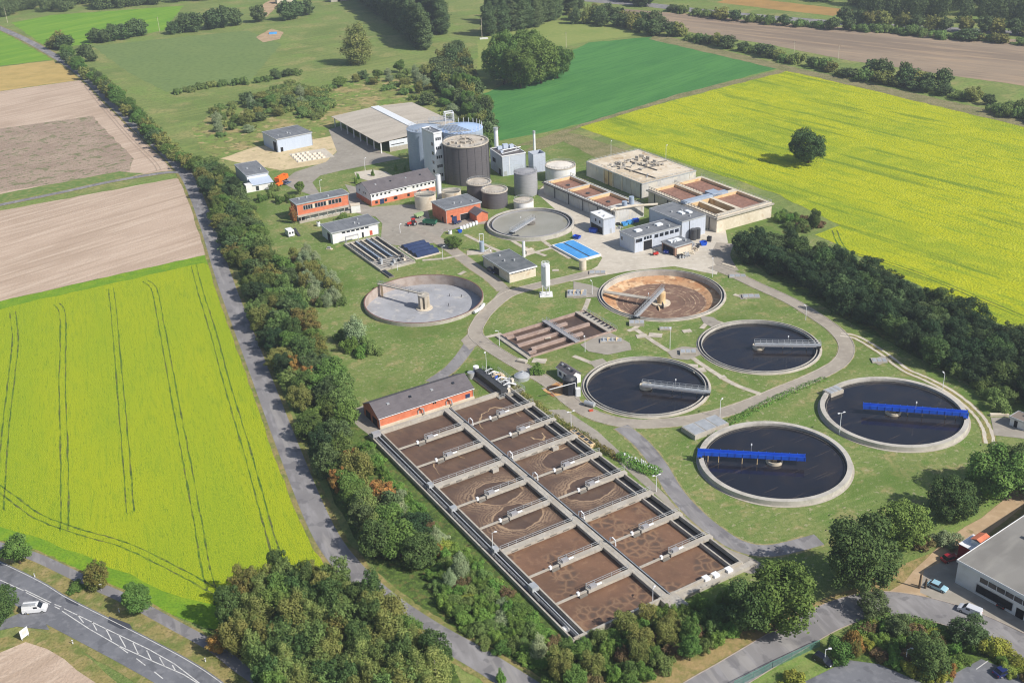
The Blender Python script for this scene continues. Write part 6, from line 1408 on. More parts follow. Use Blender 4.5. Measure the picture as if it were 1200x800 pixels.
foam(XS[0] + D * 1.4, YC1 + 9, 10.5, 6.3, .45, R(100), R(260), mFoamL, .4); foam(XS[0] + D * 2.1, YC1 + 13, 4, 2, .6, R(-70), R(70), mFoamL, .9); foam(XS[0] + D * 1.55, YC1 + 14.5, 2.5, 1.2, .9, R(-60), R(100), mFoam, .9)
foam(XS[0] + D * 2.6, 9, 9, 5, .3, R(120), R(260), mFoamL, 2)
# near end: concrete steps at the corner
MB().box(BL - .2, BL + 5, YC0 - .6, YC1 + 1, -.3, Z - .1).build('landing', mConc, ab); MB().box(BL + .6, BL + 2.2, YC1 + 1.1, BW + 2.6, -.3, .9).build('end_wall', mConc, ab)
# white boxes stacked at the near end
for k, (u, v) in enumerate(((827, 682), (838, 678), (853.5, 672))):
    c = g(u, v); o = thing('plastic_tank', 'white plastic tank beside the near end of the basin', 'tank', c, BA, 'white tanks at the basin end'); MB().box(-.75, .75, -.75, .75, .15, 1.5).build('bottle', mWhite, o); MB().box(-.7, .7, -.7, .7, 0, .14).build('pallet', mDkMetal, o)

# pipework deck beside the blower house
c = g(556, 446); r = thing('pipework_deck', 'pipework and tanks on a railed deck at the upper basin corner', 'equipment', (c.x, c.y, 0), BA)
MB().box(-1, 15, 0, 9, 0, .5).build('slab', mYardG, r); MB().box(-2, 14, 1.2, 3.4, .5, 2.6).build('tank_row', mDkMetal, r)
rs = random.Random(8)
for k in range(16): x, y = rs.uniform(0, 13), rs.uniform(3.6, 8.4); MB().box(x - rs.uniform(.3, 1), x + rs.uniform(.3, 1), y - .4, y + .4, .5, rs.uniform(1, 2.6)).build('machine', rs.choice([mMetal, mConcL, mSteelG, mWhite]), r)
for k in range(6): MB().tube([(k * 2.2, 3.4, 2), (k * 2.2 + .3, 5.6, 2.6), (k * 2.2 + .5, 8, 1.2)], .22, 7).build('pipe', rs.choice([mMetal, mConcT, mWhite]), r)
MB().cyl(-2.2, .2, 0, 2.0, 1.2, n=18).build('drum', mMetal, r); MB().cyl(-3.4, 2.6, 0, 2.8, .9, n=16).build('drum', mWhite, r); MB().box(4, 5, 4.6, 5.5, .5, 2.3).build('motor', mBlue, r)
mb = MB(); mb.rail([(-1, 9, .5), (15, 9, .5)], 1.2, .05, 1.8); mb.rail([(15, 0, .5), (15, 9, .5)], 1.2, .05, 1.8); mb.rail([(-1, 3.5, 2.6), (14, 3.5, 2.6)], 1.2, .05, 1.8); mb.build('railing', mMetal, r)

# 24 rectangular settling tank
loc, ang, w, d = fr((587, 392.3), (622.4, 416.7), (673, 366), .6)
r = thing('settling_tank', 'rectangular tank with pinkish partition walls and a cross bridge', 'tank', loc, ang)
mPk = mat('weathered_concrete', C(168, 148, 138), [(C(146, 126, 116), .3, .42, .62, .8), (C(186, 170, 158), 1, .54, .7, .5)], rough=.95)
mb = MB(); mb.box(-.3, .2, -.3, d + 4, -.8, .6); mb.box(w - .2, w + .3, -.3, d + 4, -.8, .6); mb.box(.2, w - .2, d + 3.7, d + 4, -.8, .6); mb.build('outer_wall', mPk, r)
MB().box(.2, w - .2, -.35, .25, -.8, .58).build('end_wall', mDkMetal, r); MB().box(-.6, w + .6, -1.7, -.36, 0, .45).build('end_walkway', mConc, r)
MB().add([(.2, .2, -.35), (w - .2, .2, -.35), (w - .2, d + 3.7, -.35), (.2, d + 3.7, -.35)], [(0, 1, 2, 3)]).build('water_surface', mat('dull_sludge', C(92, 76, 66), [(C(78, 64, 58), .2, .42, .62, .8)], rough=.4), r)
for k, (a, b) in enumerate(((.1, .78), (.02, .98), (.1, .78))): x = w * (k + 1) / 4; MB().box(x - .55, x + .55, d * a, d * b, -.6, .55).build('partition', mPk, r)
for k in (.5, 3.4): x = w * k / 4; MB().box(x - .5, x + .5, .6, 3.5, -.6, .5).build('partition', mPk, r)
MB().box(-.6, w + .6, d * .56, d * .56 + 1.8, .65, .95).build('cross_bridge', mSteelG, r); mb = MB()
for s in (0, 1.7): mb.rail([(-.5, d * .56 + s, .95), (w + .5, d * .56 + s, .95)], 1, .045, 2)
mb.rail([(-.3, d + 4, .6), (w + .3, d + 4, .6)], 1, .045, 2); mb.build('railing', mMetal, r)
MB().box(-.3, w + .3, d + .2, d + 1.6, .61, .75).build('walkway', mConc, r); MB().box(.3, w - .3, d + 1.8, d + 3.6, -.5, .2).build('channel', mDkMetal, r)
for k in range(9): MB().box(.5 + k * w / 9, .9 + k * w / 9, d + 1.7, d + 3.6, .2, .5).build('weir', mConc, r)

# ================================================================== lamps, vehicles, small things
def lamp(u, v, top, label, n=1, dirn=0.0, grp='white lamp posts on the works roads', lean=0):
    c = g(u, v); h = max(3.5, hfor(c, top)); o = thing('street_lamp', label, 'lamp post', c, dirn, grp)
    MB().tube([(0, 0, 0), (lean * .5, 0, h * .6), (lean, 0, h)], .1, 8, r1=.055).build('pole', mWhite, o)
    for k in range(n):
        s = 1 if k == 0 else -1
        MB().tube([(lean, 0, h - .05), (lean + s * .6, 0, h + .12)], .05, 6).build('arm', mWhite, o)
        q = MB().extry([(-.38, 0), (.38, 0), (.3, .18), (-.3, .18)], -.16, .16).build('lamp_head', mWhite, o); q.location = (lean + s * .85, 0, h + .08)
G1, L1 = 'single white lamp posts of the works', 'slim white lamp post with a single head on the works grounds'
for u, v, t in ((1104.4, 457, 438), (944, 375, 359), (785, 409, 386), (694, 345, 330), (685.6, 412, 393), (834.8, 324.5, 304), (585.3, 405, 388), (519, 305, 289), (469, 273, 263.5), (375.8, 225, 212), (428, 200, 186), (466, 317, 303), (843.5, 489, 469), (578, 650, 624), (764.7, 709, 690), (571, 447, 412), (716, 190, 166), (780, 199, 171), (529, 460.5, 459)):
    if (u, v) == (529, 460.5): continue
    lamp(u, v, t, L1, 1, rnd.uniform(0, 6.28), G1)
G2, L2 = 'twin-headed lamp posts', 'white lamp post with two heads on the works grounds'
for u, v, t in ((983.5, 509, 484), (669.3, 503, 482.5), (769, 576, 557)): lamp(u, v, t, L2, 2, R(20), G2)
lamp(1020, 708, 684, 'tall leaning street lamp over the bend of the street', 1, R(180), None, lean=.8)
for u, v, t in ((1061, 776, 762), (966, 776, 764)): lamp(u, v, t, 'low white lamp post in the bushes of the parking strip', 1, 0, 'lamps of the parking strip')

CARM = {}
def paint(c):
    k = tuple(c)
    if k not in CARM: CARM[k] = mat('car_paint', C(*c), rough=.3, spec=.5)
    return CARM[k]
def wheel(p, r, w, o, m=None):
    q = MB().lathe([(.01, -w / 2), (r, -w / 2), (r, w / 2), (.01, w / 2)], 16).build('wheel', m or mBlack, o); q.rotation_euler = (R(90), 0, 0); q.location = p
    k = MB().lathe([(r * .55, -w / 2 - .02), (.01, -w / 2 - .02)], 12).build('rim', mMetal, q); k2 = MB().lathe([(.01, w / 2 + .02), (r * .55, w / 2 + .02)], 12).build('rim', mMetal, q)
def car(rear, front, label, col, L=4.3, W=1.8, H=1.45, kind='hatch', cat='car', name='parked_car'):
    a, b = g(*rear), g(*front); m = (a + b) / 2; ang = atan2((b - a).y, (b - a).x)
    o = thing(name, label, cat, (m.x, m.y, .09), ang); h = L / 2; pm = paint(col)
    zb, zs = .28, H * .6
    if kind == 'van': prof = [(-h, zb), (h, zb), (h, zs * .75), (h - .5, zs * .95), (h - 1.0, zs), (-h, zs)]
    else: prof = [(-h, zb), (h - .05, zb), (h, zs * .62), (h - .25, zs * .8), (h - 1.15, zs * .98), (-h + .1, zs), (-h, zs * .8)]
    MB().extry(prof, -W / 2, W / 2).build('body', pm, o)
    if kind == 'van': gl = [(-h + .05, zs), (h - 1.0, zs), (h - 1.75, H), (-h + .1, H)]
    elif kind == 'estate': gl = [(-h + .12, zs), (h - 1.2, zs), (h - 1.9, H - .05), (-h + .4, H - .05)]
    else: gl = [(-h + .35, zs), (h - 1.2, zs), (h - 1.9, H - .05), (-h + .95, H - .05)]
    i = .12
    vs = []
    for (x, z) in gl: vs += [(x, -W / 2 + (i if z > zs + .1 else .04), z), (x, W / 2 - (i if z > zs + .1 else .04), z)]
    n = len(gl); fs = [tuple(range(0, 2 * n, 2)), tuple(range(2 * n - 1, 0, -2))] + [(2 * k, 2 * k + 1, (2 * k + 3) % (2 * n), (2 * k + 2) % (2 * n)) for k in range(n)]
    if kind == 'van':
        MB().add(vs, fs).build('cabin', pm, o); MB().extry([(h - 1.02, zs + .06), (h - 1.72, H - .08), (h - 1.66, H - .04), (h - .94, zs + .06)], -W / 2 + .12, W / 2 - .12).build('windscreen', mGlass, o)
        for s in (-1, 1): MB().box(h - 2.6, h - 1.75, s * (W / 2 - .06) - .02, s * (W / 2 - .06) + .02, zs + .08, H - .25).build('side_window', mGlass, o)
    else:
        MB().add(vs, fs).build('windows', mGlass, o); MB().box(gl[3][0] - .05, gl[2][0] + .1, -W / 2 + .12, W / 2 - .12, H - .06, H).build('roof', pm, o)
    for x in (-h + .8, h - .85):
        for s in (-1, 1): wheel((x, s * (W / 2 - .08), .31), .31, .2, o)
    for s in (-1, 1): MB().box(h - .12, h + .015, s * (W / 2 - .35) - .18, s * (W / 2 - .35) + .18, zs * .55, zs * .74).build('headlight', mSky, o); MB().box(-h - .015, -h + .1, s * (W / 2 - .2) - .12, s * (W / 2 - .2) + .12, zs * .6, zs * .85).build('tail_light', mRed, o)
    return o
v = car((29.5, 717), (54, 714.5), 'white panel van with roof rack turning at the road junction', (228, 230, 234), 5.2, 1.95, 2.0, 'van', 'van', 'delivery_van')
mb = MB(); mb.rail([(-2.4, -.8, 2.0), (.6, -.8, 2.0)], .18, .04, 1, two=False); mb.rail([(-2.4, .8, 2.0), (.6, .8, 2.0)], .18, .04, 1, two=False); mb.box(-2.3, .5, -.5, .1, 2.12, 2.2); mb.build('roof_rack', mMetal, v)
car((201, 176.5), (206, 182.5), 'small dark car driving along the far lane', (50, 60, 84))
car((1091, 686), (1106, 692.5), 'pale turquoise car parked beside the wooden posts', (150, 190, 206))
car((1107, 658), (1119, 654), 'red car parked below the dark red shed', (150, 30, 40))
car((1146, 722), (1126, 714), 'silver van on the street behind the dark tree', (206, 210, 218), 4.8, 1.9, 1.85, 'van', 'van', 'delivery_van')
car((955, 770), (974, 781), 'black car parked on grass beside the green fence', (28, 32, 44), kind='estate')
car((1166, 793), (1185, 785), 'dark blue car parked in the right car park', (34, 44, 96))
car((1172, 713), (1183, 704), 'black car parked against the factory wall', (26, 26, 32))
car((570, 315), (583, 323), 'dark blue pickup parked beside the pump house', (54, 64, 92), 4.8, kind='estate')
car((484, 196.5), (494, 195), 'dark car parked on the grass above the works house', (40, 42, 50))
car((333, 217), (340, 214), 'blue-grey car parked next to the orange truck', (78, 98, 130))
car((786, 291), (779, 299), 'bright blue van parked in front of the vehicle shelter', (26, 70, 190), 4.9, 1.95, 1.95, 'van', 'van', 'delivery_van')
# lorry
def wheels(o, xs, W, r=.5, w=.3):
    for x in xs:
        for s in (-1, 1): wheel((x, s * (W / 2 - .1), r), r, w, o)
a, b = g(323, 217), g(338, 209); m = (a + b) / 2; o = thing('tipper_truck', 'bright orange truck parked beside the white workshop', 'truck', (m.x, m.y, .06), atan2((b - a).y, (b - a).x))
MB().box(-3.6, 3.4, -1.0, 1.0, .6, .95).build('chassis', mDkMetal, o); MB().extry([(1.6, .9), (3.8, .9), (3.8, 2.0), (3.5, 3.1), (1.6, 3.1)], -1.25, 1.25).build('cab', mOrange, o); MB().extry([(3.83, 2.05), (3.56, 2.95), (3.6, 2.97), (3.88, 2.07)], -1.1, 1.1).build('windscreen', mGlass, o)
MB().extry([(-3.8, 1.0), (1.4, 1.0), (1.4, 2.9), (-4.1, 2.9)], -1.3, 1.3).build('tank_body', mOrange, o); MB().box(-3, .8, -.5, .5, 2.9, 3.5).build('top_box', mOrange, o); wheels(o, (-2.6, -1.4, 2.7), 2.4)
a, b = g(324, 219.5), g(331, 216.5); m = (a + b) / 2; o = thing('trailer', 'low orange machine trailer below the orange truck', 'trailer', (m.x, m.y, .06), atan2((b - a).y, (b - a).x)); MB().extry([(-1.6, .5), (1.6, .5), (1.9, 1.5), (-1.9, 1.5)], -.9, .9).build('tub', mOrange, o); wheels(o, (0,), 2.0, .4); MB().bar((1.6, 0, .6), (3, 0, .5), .12, .12).build('drawbar', mDkMetal, o)
# tractor and trailers
a, b = g(487, 264.5), g(479.5, 264); m = (a + b) / 2; o = thing('tractor', 'red tractor standing on the works yard', 'tractor', (m.x, m.y, .07), R(200))
MB().extry([(.2, .8), (2.1, .8), (2.15, 1.5), (.2, 1.75)], -.45, .45).build('bonnet', mRed, o); MB().extry([(-1.3, 1.0), (.2, 1.0), (.25, 1.8), (0, 2.7), (-1.1, 2.7), (-1.3, 1.8)], -.75, .75).build('cab', mGlass, o); MB().box(-1.3, .2, -.85, .85, 2.7, 2.85).build('cab_roof', mRed, o); MB().box(-1.7, -.2, -1.05, 1.05, 1.35, 1.55).build('mudguard', mRed, o)
for s in (-1, 1): wheel((-.9, s * .95, .85), .85, .45, o); wheel((1.5, s * .8, .5), .5, .32, o)
a, b = g(512, 264.5), g(496, 263); m = (a + b) / 2; ang = atan2((b - a).y, (b - a).x); o = thing('farm_trailer', 'dark green farm trailer behind the red tractor', 'trailer', (m.x, m.y, .07), ang)
mb = MB(); mb.box(-2.9, 2.9, -1.2, 1.2, 1.0, 1.15); mb.box(-2.9, 2.9, -1.2, -1.1, 1.15, 2.2); mb.box(-2.9, 2.9, 1.1, 1.2, 1.15, 2.2); mb.box(-2.9, -2.8, -1.1, 1.1, 1.15, 2.2); mb.box(2.8, 2.9, -1.1, 1.1, 1.15, 2.2); mb.build('tub', mGreenP, o); wheels(o, (-1.8, 1.8), 2.2, .5); MB().bar((2.9, 0, .8), (4.6, 0, .6), .15, .15).build('drawbar', mDkMetal, o)
c = g(491, 255); o = thing('seed_drill', 'pale green farm implement parked behind the farm trailer', 'implement', (c.x, c.y, .07), R(40)); MB().extry([(-1.6, .7), (1.6, .7), (2.2, 2.0), (-2.0, 1.8)], -1.0, 1.0).build('hopper', mat('pale_green', C(150, 172, 126)), o); wheels(o, (-.6,), 2.2, .5); MB().bar((1.4, 0, .7), (3.2, 0, .5), .14, .14).build('drawbar', mDkMetal, o)
a, b = g(531, 263.5), g(540, 261); m = (a + b) / 2; o = thing('flat_trailer', 'small blue flat trailer below the brick hall', 'trailer', (m.x, m.y, .07), atan2((b - a).y, (b - a).x)); MB().box(-2, 2, -.9, .9, .6, .85).build('bed', mBlueD, o); MB().box(-2, -1.2, -.9, .9, .85, 1.7).build('box', mBlueD, o); wheels(o, (-.6, .4), 1.8, .38)
# forklift and yard bits
c = g(768, 299); o = thing('forklift', 'red and black forklift beside the open hall gate', 'forklift', (c.x, c.y, .07), R(190)); MB().extry([(-1.1, .4), (.9, .4), (.9, .9), (-.3, 1.1), (-1.1, 1.2)], -.6, .6).build('body', mRed, o); mb = MB()
for s in (-.5, .5): mb.bar((.9, s, .3), (.9, s, 3.0), .12, .12); mb.bar((-.8, s, 1.1), (-.8, s, 2.2), .08, .08); mb.bar((.1, s, 1.0), (.1, s, 2.2), .08, .08)
mb.build('mast', mDkMetal, o); MB().box(-.9, .2, -.6, .6, 2.2, 2.3).build('guard', mDkMetal, o); MB().box(.95, 2.0, -.4, .4, .2, .28).build('fork', mDkMetal, o); wheels(o, (-.7, .6), 1.1, .3, .2)
def skip(u, v, rot, label, m, L=3.6, W=1.9, H=1.5, name='skip'):
    c = g(u, v); o = thing(name, label, 'skip', (c.x, c.y, .07), rot)
    h, w = L / 2, W / 2; mb = MB()
    mb.add([(-h + .4, -w, 0), (h - .4, -w, 0), (h - .4, w, 0), (-h + .4, w, 0), (-h, -w, H), (h, -w, H), (h, w, H), (-h, w, H), (-h + .12, -w + .1, H), (h - .12, -w + .1, H), (h - .12, w - .1, H), (-h + .12, w - .1, H), (-h + .45, -w + .1, .2), (h - .45, -w + .1, .2), (h - .45, w - .1, .2), (-h + .45, w - .1, .2)],
           [(3, 2, 1, 0), (0, 1, 5, 4), (1, 2, 6, 5), (2, 3, 7, 6), (3, 0, 4, 7), (4, 5, 9, 8), (5, 6, 10, 9), (6, 7, 11, 10), (7, 4, 8, 11), (8, 9, 13, 12), (9, 10, 14, 13), (10, 11, 15, 14), (11, 8, 12, 15), (12, 13, 14, 15)])
    mb.build('tub', m, o)
    for s in (-1, 1): MB().box(-h * .5, -h * .3, s * w - .06 * s - .06, s * w + .06, .3, H).build('lug', m, o)
skip(695.5, 272, R(-35), 'blue skip half inside the white box house', mBlue); skip(676, 279.5, R(-35), 'dark blue skip at the top corner of the blue covers', mBlue, 3, 2, 1.2)
for u, v, l in ((732, 264, 'blue container left in the row behind the lower hall'), (738.5, 262, 'blue container in the middle of the row behind the lower hall'), (745, 260, 'blue container right in the row behind the lower hall')): skip(u, v, R(20), l, mBlueL if u < 740 else mBlue, 2.6, 1.8, 1.3)
skip(824, 287, R(10), 'blue tarpaulin-coloured skip on the pale yard', mBlue, 2.6, 2.2, 1.3); skip(831, 283, R(60), 'dark upright waste bin right of the blue skip', mDkMetal, 1.6, 1.6, 2.0); skip(797, 301, R(20), 'small dark skip among scrap by the shelter', mDkMetal, 2.4, 1.4, .9); skip(792, 297, R(10), 'rust red skip beside the bright blue van', M2('rust_red', C(190, 84, 58)), 2.6, 1.6, 1.3)
rs = random.Random(21)
for k, (u, v) in enumerate(((800, 303), (806, 300), (811, 297), (815, 293), (803, 297), (818, 290), (726, 268), (723, 263), (729, 260), (748, 268), (812, 288))):
    c = g(u, v); o = thing('scrap_pile', 'small heap of grey scrap parts on the pale works yard', 'scrap', (c.x, c.y, .07), rs.uniform(0, 3), 'scrap heaps on the yard')
    mb = MB()
    for q in range(7): mb.obox(rs.uniform(-1, 1), rs.uniform(-.7, .7), rs.uniform(0, 3), rs.uniform(.4, 1.4), rs.uniform(.2, .6), 0, rs.uniform(.3, 1.0))
    mb.build('parts', rs.choice([mMetal, mDkMetal, mConcL, mSteelG]), o)
for k in range(6):
    c = g(540.5 + k * 3.6, 269.5 - k * 1.25); o = thing('plastic_tank', 'white plastic cube tank in the row above the round tree', 'tank', c, R(20), 'white cube tanks in a row'); MB().box(-.5, .5, -.6, .6, .15, 1.5).build('bottle', mWhite, o); MB().box(-.52, .52, -.6, .6, 0, .14).build('pallet', mDkMetal, o)
c = g(538, 272); skip(c and 539, 272.5, R(20), 'blue crate at the left end of the white cube tanks', mBlue, 1.8, 1.2, 1.1)
c = g(527.5, 274); o = thing('plastic_tank', 'single white drum left of the blue crate', 'tank', c); MB().cyl(0, 0, 0, 1.4, .8, n=16).build('bottle', mWhite, o); MB().cyl(0, 0, 1.4, 1.55, .4, n=12).build('lid', mDkMetal, o)
c = g(340, 276); o = thing('truck_box', 'white box body standing on the lawn near brick office', 'container', c, R(-60)); MB().box(-2, 2, -1.3, 1.3, .3, 2.8).build('box', mWhite, o); MB().box(-1.6, 1.6, -1.1, 1.1, 0, .3).build('skid', mDkMetal, o)
for y in (-.6, .6): MB().box(1.98, 2.04, y - .35, y + .35, 1.4, 2.2).build('window', mGlass, o)
a = g(345, 268, 1.0); b = g(351, 277); tag(MB().bar((a.x, a.y, 1.2), (b.x, b.y, .2), 1.0, .3).build('ladder_ramp', mDkMetal, None), 'dark ramp leaning beside the white box body', 'ramp')
c = g(386, 292); o = thing('skid_pump', 'small pump on a pale skid below the white garage', 'pump', c, R(-20)); MB().box(-1.3, 1.3, -.6, .6, 0, .3).build('skid', mConcL, o); MB().box(-.8, .6, -.4, .4, .3, 1.0).build('motor', mSteelG, o)
c = g(373.5, 265); o = thing('plastic_tank', 'small white drum at the left corner of the garage', 'tank', c); MB().cyl(0, 0, 0, 1.8, .8, n=14).build('bottle', mWhite, o); MB().cyl(0, 0, 1.8, 1.95, .4, n=10).build('lid', mDkMetal, o)
c = g(417, 248); o = thing('store_box', 'white store box between brick office and garage', 'box', c, R(12)); MB().box(-2, 2, -1.6, 1.6, 0, 3.2).build('box', mWhiteW, o); MB().box(-2.1, 2.1, -1.7, 1.7, 3.2, 3.35).build('roof', mConcL, o)
c = g(691, 476); o = thing('steel_barrel', 'lying steel barrel tank on the road by the dark clarifier', 'barrel', c, R(-35)); q = MB().lathe([(.01, -1.7), (.75, -1.6), (.75, 1.6), (.01, 1.7)], 18).build('shell', mMetal, o); q.rotation_euler = (0, R(90), 0); q.location = (0, 0, .95)
for s in (-1, 1): MB().box(s - .15, s + .15, -.6, .6, 0, .5).build('cradle', mDkMetal, o)
c = g(692.5, 481.5); tag(MB().box(-.6, .6, -.4, .4, 0, .4).build('crate', M2('rust_red', C(190, 84, 58)), None, c, .3), 'small rusty crate in front of the steel barrel', 'crate')
c = g(574, 337); 
c = g(605, 280); o = thing('control_cabinet', 'dark control cabinet beside the grey scrubber column', 'cabinet', c, R(30)); MB().box(-1.2, 1.2, -.6, .6, 0, 1.4).build('box', mDkMetal, o); MB().box(-2, 2, -1.2, 1.2, 0, .12).build('slab', mConc, o)
c = g(620, 296); o = thing('control_cabinet', 'grey control cabinet right of the slender white vessel', 'cabinet', c, R(30)); MB().box(-1.6, 1.6, -.8, .8, 0, 1.3).build('box', mConc, o); MB().box(-1.7, 1.7, -.9, .9, 1.3, 1.42).build('lid', mConcL, o)
c = g(623, 411); 
c = g(612, 424); o = thing('concrete_bench', 'small concrete block beside the lower end of the rectangular tank', 'block', c, R(-30)); MB().box(-1.6, 1.6, -.9, .9, 0, .7).build('block', mConc, o); MB().box(-1.2, 1.2, -.6, .6, .7, .76).build('lid', mPath, o)
c = g(1172, 490); 
a = g(1160, 487); o = tag(MB().bar((a.x, a.y, .35), (a.x + 5, a.y - .6, .35), .9, .7).build('pipe_stack', mConcL, None), 'long pale concrete block at the pad by the hut', 'block')
a, b = g(846.5, 309.5), g(861, 313.5); tag(MB().bar((a.x, a.y, .15), (b.x, b.y, .15), 1.0, .3).build('beam', mConcL, None), 'pale beam lying on the grass at the wood edge', 'beam')
c = g(662, 738); o = tag(MB().lathe([(.001, 0), (1.1, .05), (.8, .5), (.2, .7), (.001, .7)], 12).build('bundle', mWhiteW, None, c), 'white crumpled bundle at the near corner of the basin', 'bundle')
for u, v, l in ((497, 430, 'white marker post on the lawn'),): pass
# wooden gate posts, delineators, sign, utility poles
mWood = M2('weathered_wood', C(92, 80, 68))
for u, v, t, l in ((1077, 689, 672, 'taller weathered post of the pair at the dirt track'), (1084, 689, 678, 'shorter weathered post of the pair at the dirt track')):
    c = g(u, v); o = thing('gate_post', l, 'post', c); MB().tube([(0, 0, 0), (.05, 0, hfor(c, t))], .28, 8, r1=.2).build('post', mWood, o); MB().tube([(.2, .2, 0), (.1, .1, 1.8)], .12, 6).build('brace', mWood, o)
for u, v in ((41, 676), (140, 717), (241, 775), (85.5, 754), (932, 721)):
    o = thing('delineator_post', 'white roadside marker post on the grass verge', 'marker post', g(u, v), 0, 'roadside marker posts'); MB().extry([(-.09, 0), (.09, 0), (.09, 1.0), (-.09, 1.1)], -.07, .07).build('post', mWhite, o); MB().box(-.095, .095, -.075, .075, .72, .9).build('band', mDark, o)
for u, v, t in ((119, 692, 684), ):
    c = g(u, v); o = thing('small_sign', 'small white sign under the browning avenue tree', 'sign', c, R(20)); MB().tube([(0, 0, 0), (0, 0, 2)], .05, 6).build('post', mMetal, o); MB().box(-.35, .35, -.05, -.02, 1.4, 2.0).build('plate', mWhite, o)
c = g(30, 747.5); o = thing('sign_board', 'white board sign standing on the corner grass', 'sign', c, R(60)); MB().box(-1.0, 1.0, -.06, .06, .5, 2.6).build('panel', mWhite, o); MB().box(-.55, .55, -.075, -.062, 1.2, 2.1).build('faded_print', mat('faded_print', C(206, 200, 196)), o)
for s in (-.8, .8): MB().box(s - .06, s + .06, -.05, .05, 0, .5).build('leg', mMetal, o)
for u, v, t in ((9, 27, 9), (187.5, 39, 20), (663.5, 56, 38), (565, 46, 20), (930, 68, 48), (982, 70, 53)):
    c = g(u, v); o = thing('utility_pole', 'thin pale pole standing in the far fields', 'pole', c, 0, 'poles in the far fields'); h = hfor(c, t); MB().tube([(0, 0, 0), (0, 0, h)], .16, 6, r1=.1).build('pole', mConcL, o); MB().box(-.9, .9, -.07, .07, h - .6, h - .45).build('crossarm', mWood, o)
# farm in the distance
for u, v, l, wl, rf_ in ((106, -1, 'white gabled house far off at the wood edge', mWhiteW, mRoofD), (325, 5, 'pale farm shed far off at the top of the view', mConcL, mRoofG), (388, 3, 'blue-roofed farm shed beside the far poplars', mConc, mCladB)):
    c = g(u, v); o = thing('farm_building', l, 'building', c, R(20)); MB().extr([(0, 0), (9, 0), (9, 4), (4.5, 7), (0, 4)], 0, 16).build('wall', wl, o); MB().extr([(-.5, 3.8), (4.5, 7.1), (9.5, 3.8), (9.5, 4.1), (4.5, 7.4), (-.5, 4.1)], -.5, 16.5).build('roof', rf_, o); MB().box(6, 8.5, -.05, .02, 0, 3).build('gate', mDark, o)
c = g(320, 40); o = thing('tarpaulin_stack', 'low stack under a blue tarpaulin at the meadow edge', 'stack', c, R(10)); MB().extr([(-1.6, 0), (1.6, 0), (1.2, 1.3), (-1.2, 1.3)], -3, 3).build('cover', mBlueL, o); MB().box(-3.2, 3.2, -1.9, 1.9, 0, .1).build('base', mDirt, o)
c = g(567, 46); tag(MB().box(-3, 3, -1, 1, 0, .9).build('trough', mWhiteW, None, c, .1), 'small white trough at the foot of the plantation poplars', 'trough')
sheet('farm_track', px((300, 14), (310, 4), (330, -6), (345, -6), (325, 8), (312, 20)), .06, mDirt); sheet('dirt_patch', px((300, 44), (318, 34), (332, 38), (328, 46), (308, 50)), .05, mDirt)
# fences
def fence(pts, h, label, m, name='fence', step=2.6, mesh=True):
    P = px(*pts); o = thing(name, label, 'fence', P[0]); L0 = P[0]; mb = MB(); posts = MB()
    for a, b in zip(P[:-1], P[1:]):
        a, b = a - L0, b - L0; L = (b - a).length; n = max(1, round(L / step))
        for k in range(n + 1): q = a + (b - a) * k / n; posts.bar(q, q + Vector((0, 0, h)), .08, .08)
        if mesh:
            for k in range(int(h / .2)): z = .1 + k * .2; mb.bar(a + Vector((0, 0, z)), b + Vector((0, 0, z)), .03, .03)
            for k in range(int(L / .25)): q = a + (b - a) * (k / (L / .25)); mb.bar(q + Vector((0, 0, .05)), q + Vector((0, 0, h)), .025, .025)
        mb.bar(a + Vector((0, 0, h)), b + Vector((0, 0, h)), .06, .06)
    posts.build('posts', m, o); mb.build('wire_mesh', m, o)
mTeal = M2('teal_fence', C(92, 140, 130))
fence(((860, 806), (905, 783), (960, 757)), 1.8, 'teal green mesh fence along the street verge', mTeal)
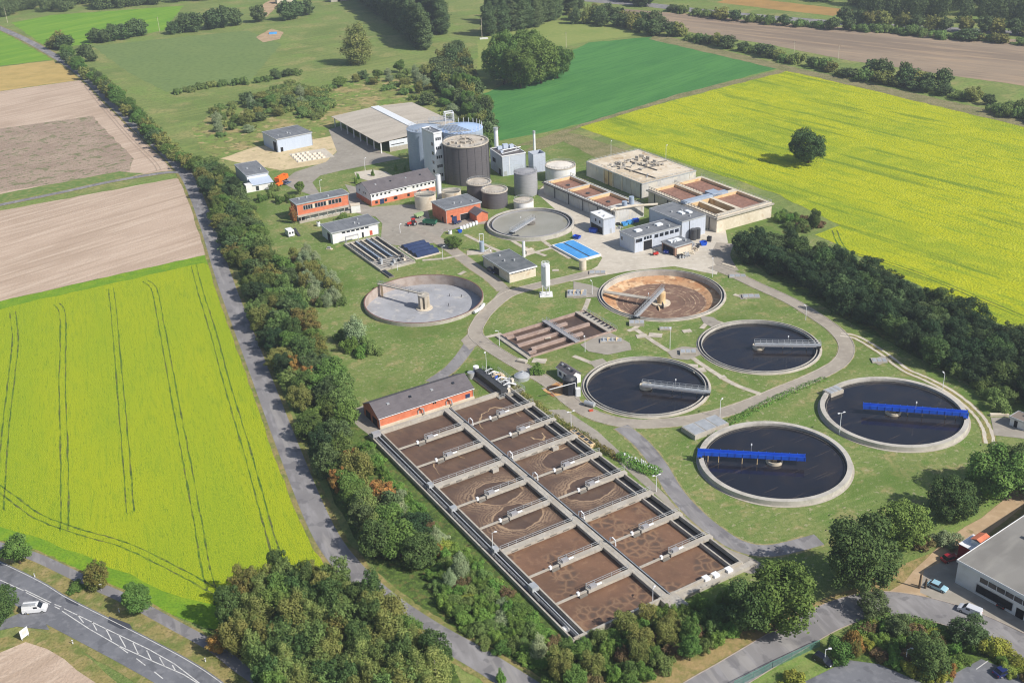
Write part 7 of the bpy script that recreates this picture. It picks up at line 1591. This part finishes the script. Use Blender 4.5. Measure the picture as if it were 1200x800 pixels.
fence(((1090, 384), (1010, 340), (950, 312), (870, 285)), 1.6, 'thin grey mesh fence in front of the dark wood', mMetal, step=3)
fence(((436, 512), (500, 575), (580, 655), (684, 757)), 1.3, 'low grey wire fence along the left basin edge', mMetal, step=3)
# hedges along the basin
def hedge(pts, w, h, mname, label, n, size=.35, group=None):
    P = smooth_line(px(*pts), 6); L0 = P[0]; o = thing('hedge', label, 'hedge', L0)
    lob = []; acc = 0
    for a, b in zip(P[:-1], P[1:]):
        for k in range(max(1, int((b - a).length / (w * .55)))):
            q = a + (b - a) * (k / max(1, int((b - a).length / (w * .55)))) - L0; hh = h * rnd.uniform(.7, 1.15); ww = w * rnd.uniform(.8, 1.2)
            lob.append((q.x + rnd.uniform(-.25, .25), q.y + rnd.uniform(-.25, .25), hh * .45, ww * .55, ww * .55, hh * .55))
    crown_obj('foliage', lob, n, size, LF[mname], o); mb = MB()
    for l in lob[::2]: mb.tube([(l[0], l[1], 0), (l[0], l[1], l[2])], .05, 5)
    mb.build('stems', mBark, o); return o
hedge(((583, 440), (612, 463), (645, 487), (672, 505)), 2.2, 1.2, 'olive', 'brown-green low hedge between basin and works road', 3600, .34)
hedge(((672, 505), (700, 523), (728, 540)), 2.4, 1.3, 'turn', 'reddish stretch of low hedge between basin and road', 2600, .34)
hd = hedge(((730, 537), (750, 549), (770, 554)), 3.4, 1.7, 'bright', 'bright green flowering shrub bed dotted with white blossoms', 2600, .36)
mb = MB()
for k in range(60):
    q = g(731 + 38 * (t_ := rnd.random()), 536 + 17 * t_ + rnd.uniform(-1, 4)) - Vector(hd.location); s_ = rnd.uniform(.06, .14); z_ = rnd.uniform(1.2, 1.85); mb.box(q.x - s_, q.x + s_, q.y - s_, q.y + s_, z_, z_ + s_ * 1.6)
mb.build('blossoms', mWhite, hd)
hedge(((832, 508), (880, 482), (930, 458), (968, 444)), 2.6, .7, 'bright', 'strip of low bright plants below the ring road', 3000, .34)
hedge(((1003, 747), (1030, 728), (1062, 732), (1100, 740)), 3, 2.2, 'lime', 'mid-green hedge edging the street bend', 3000, .4)
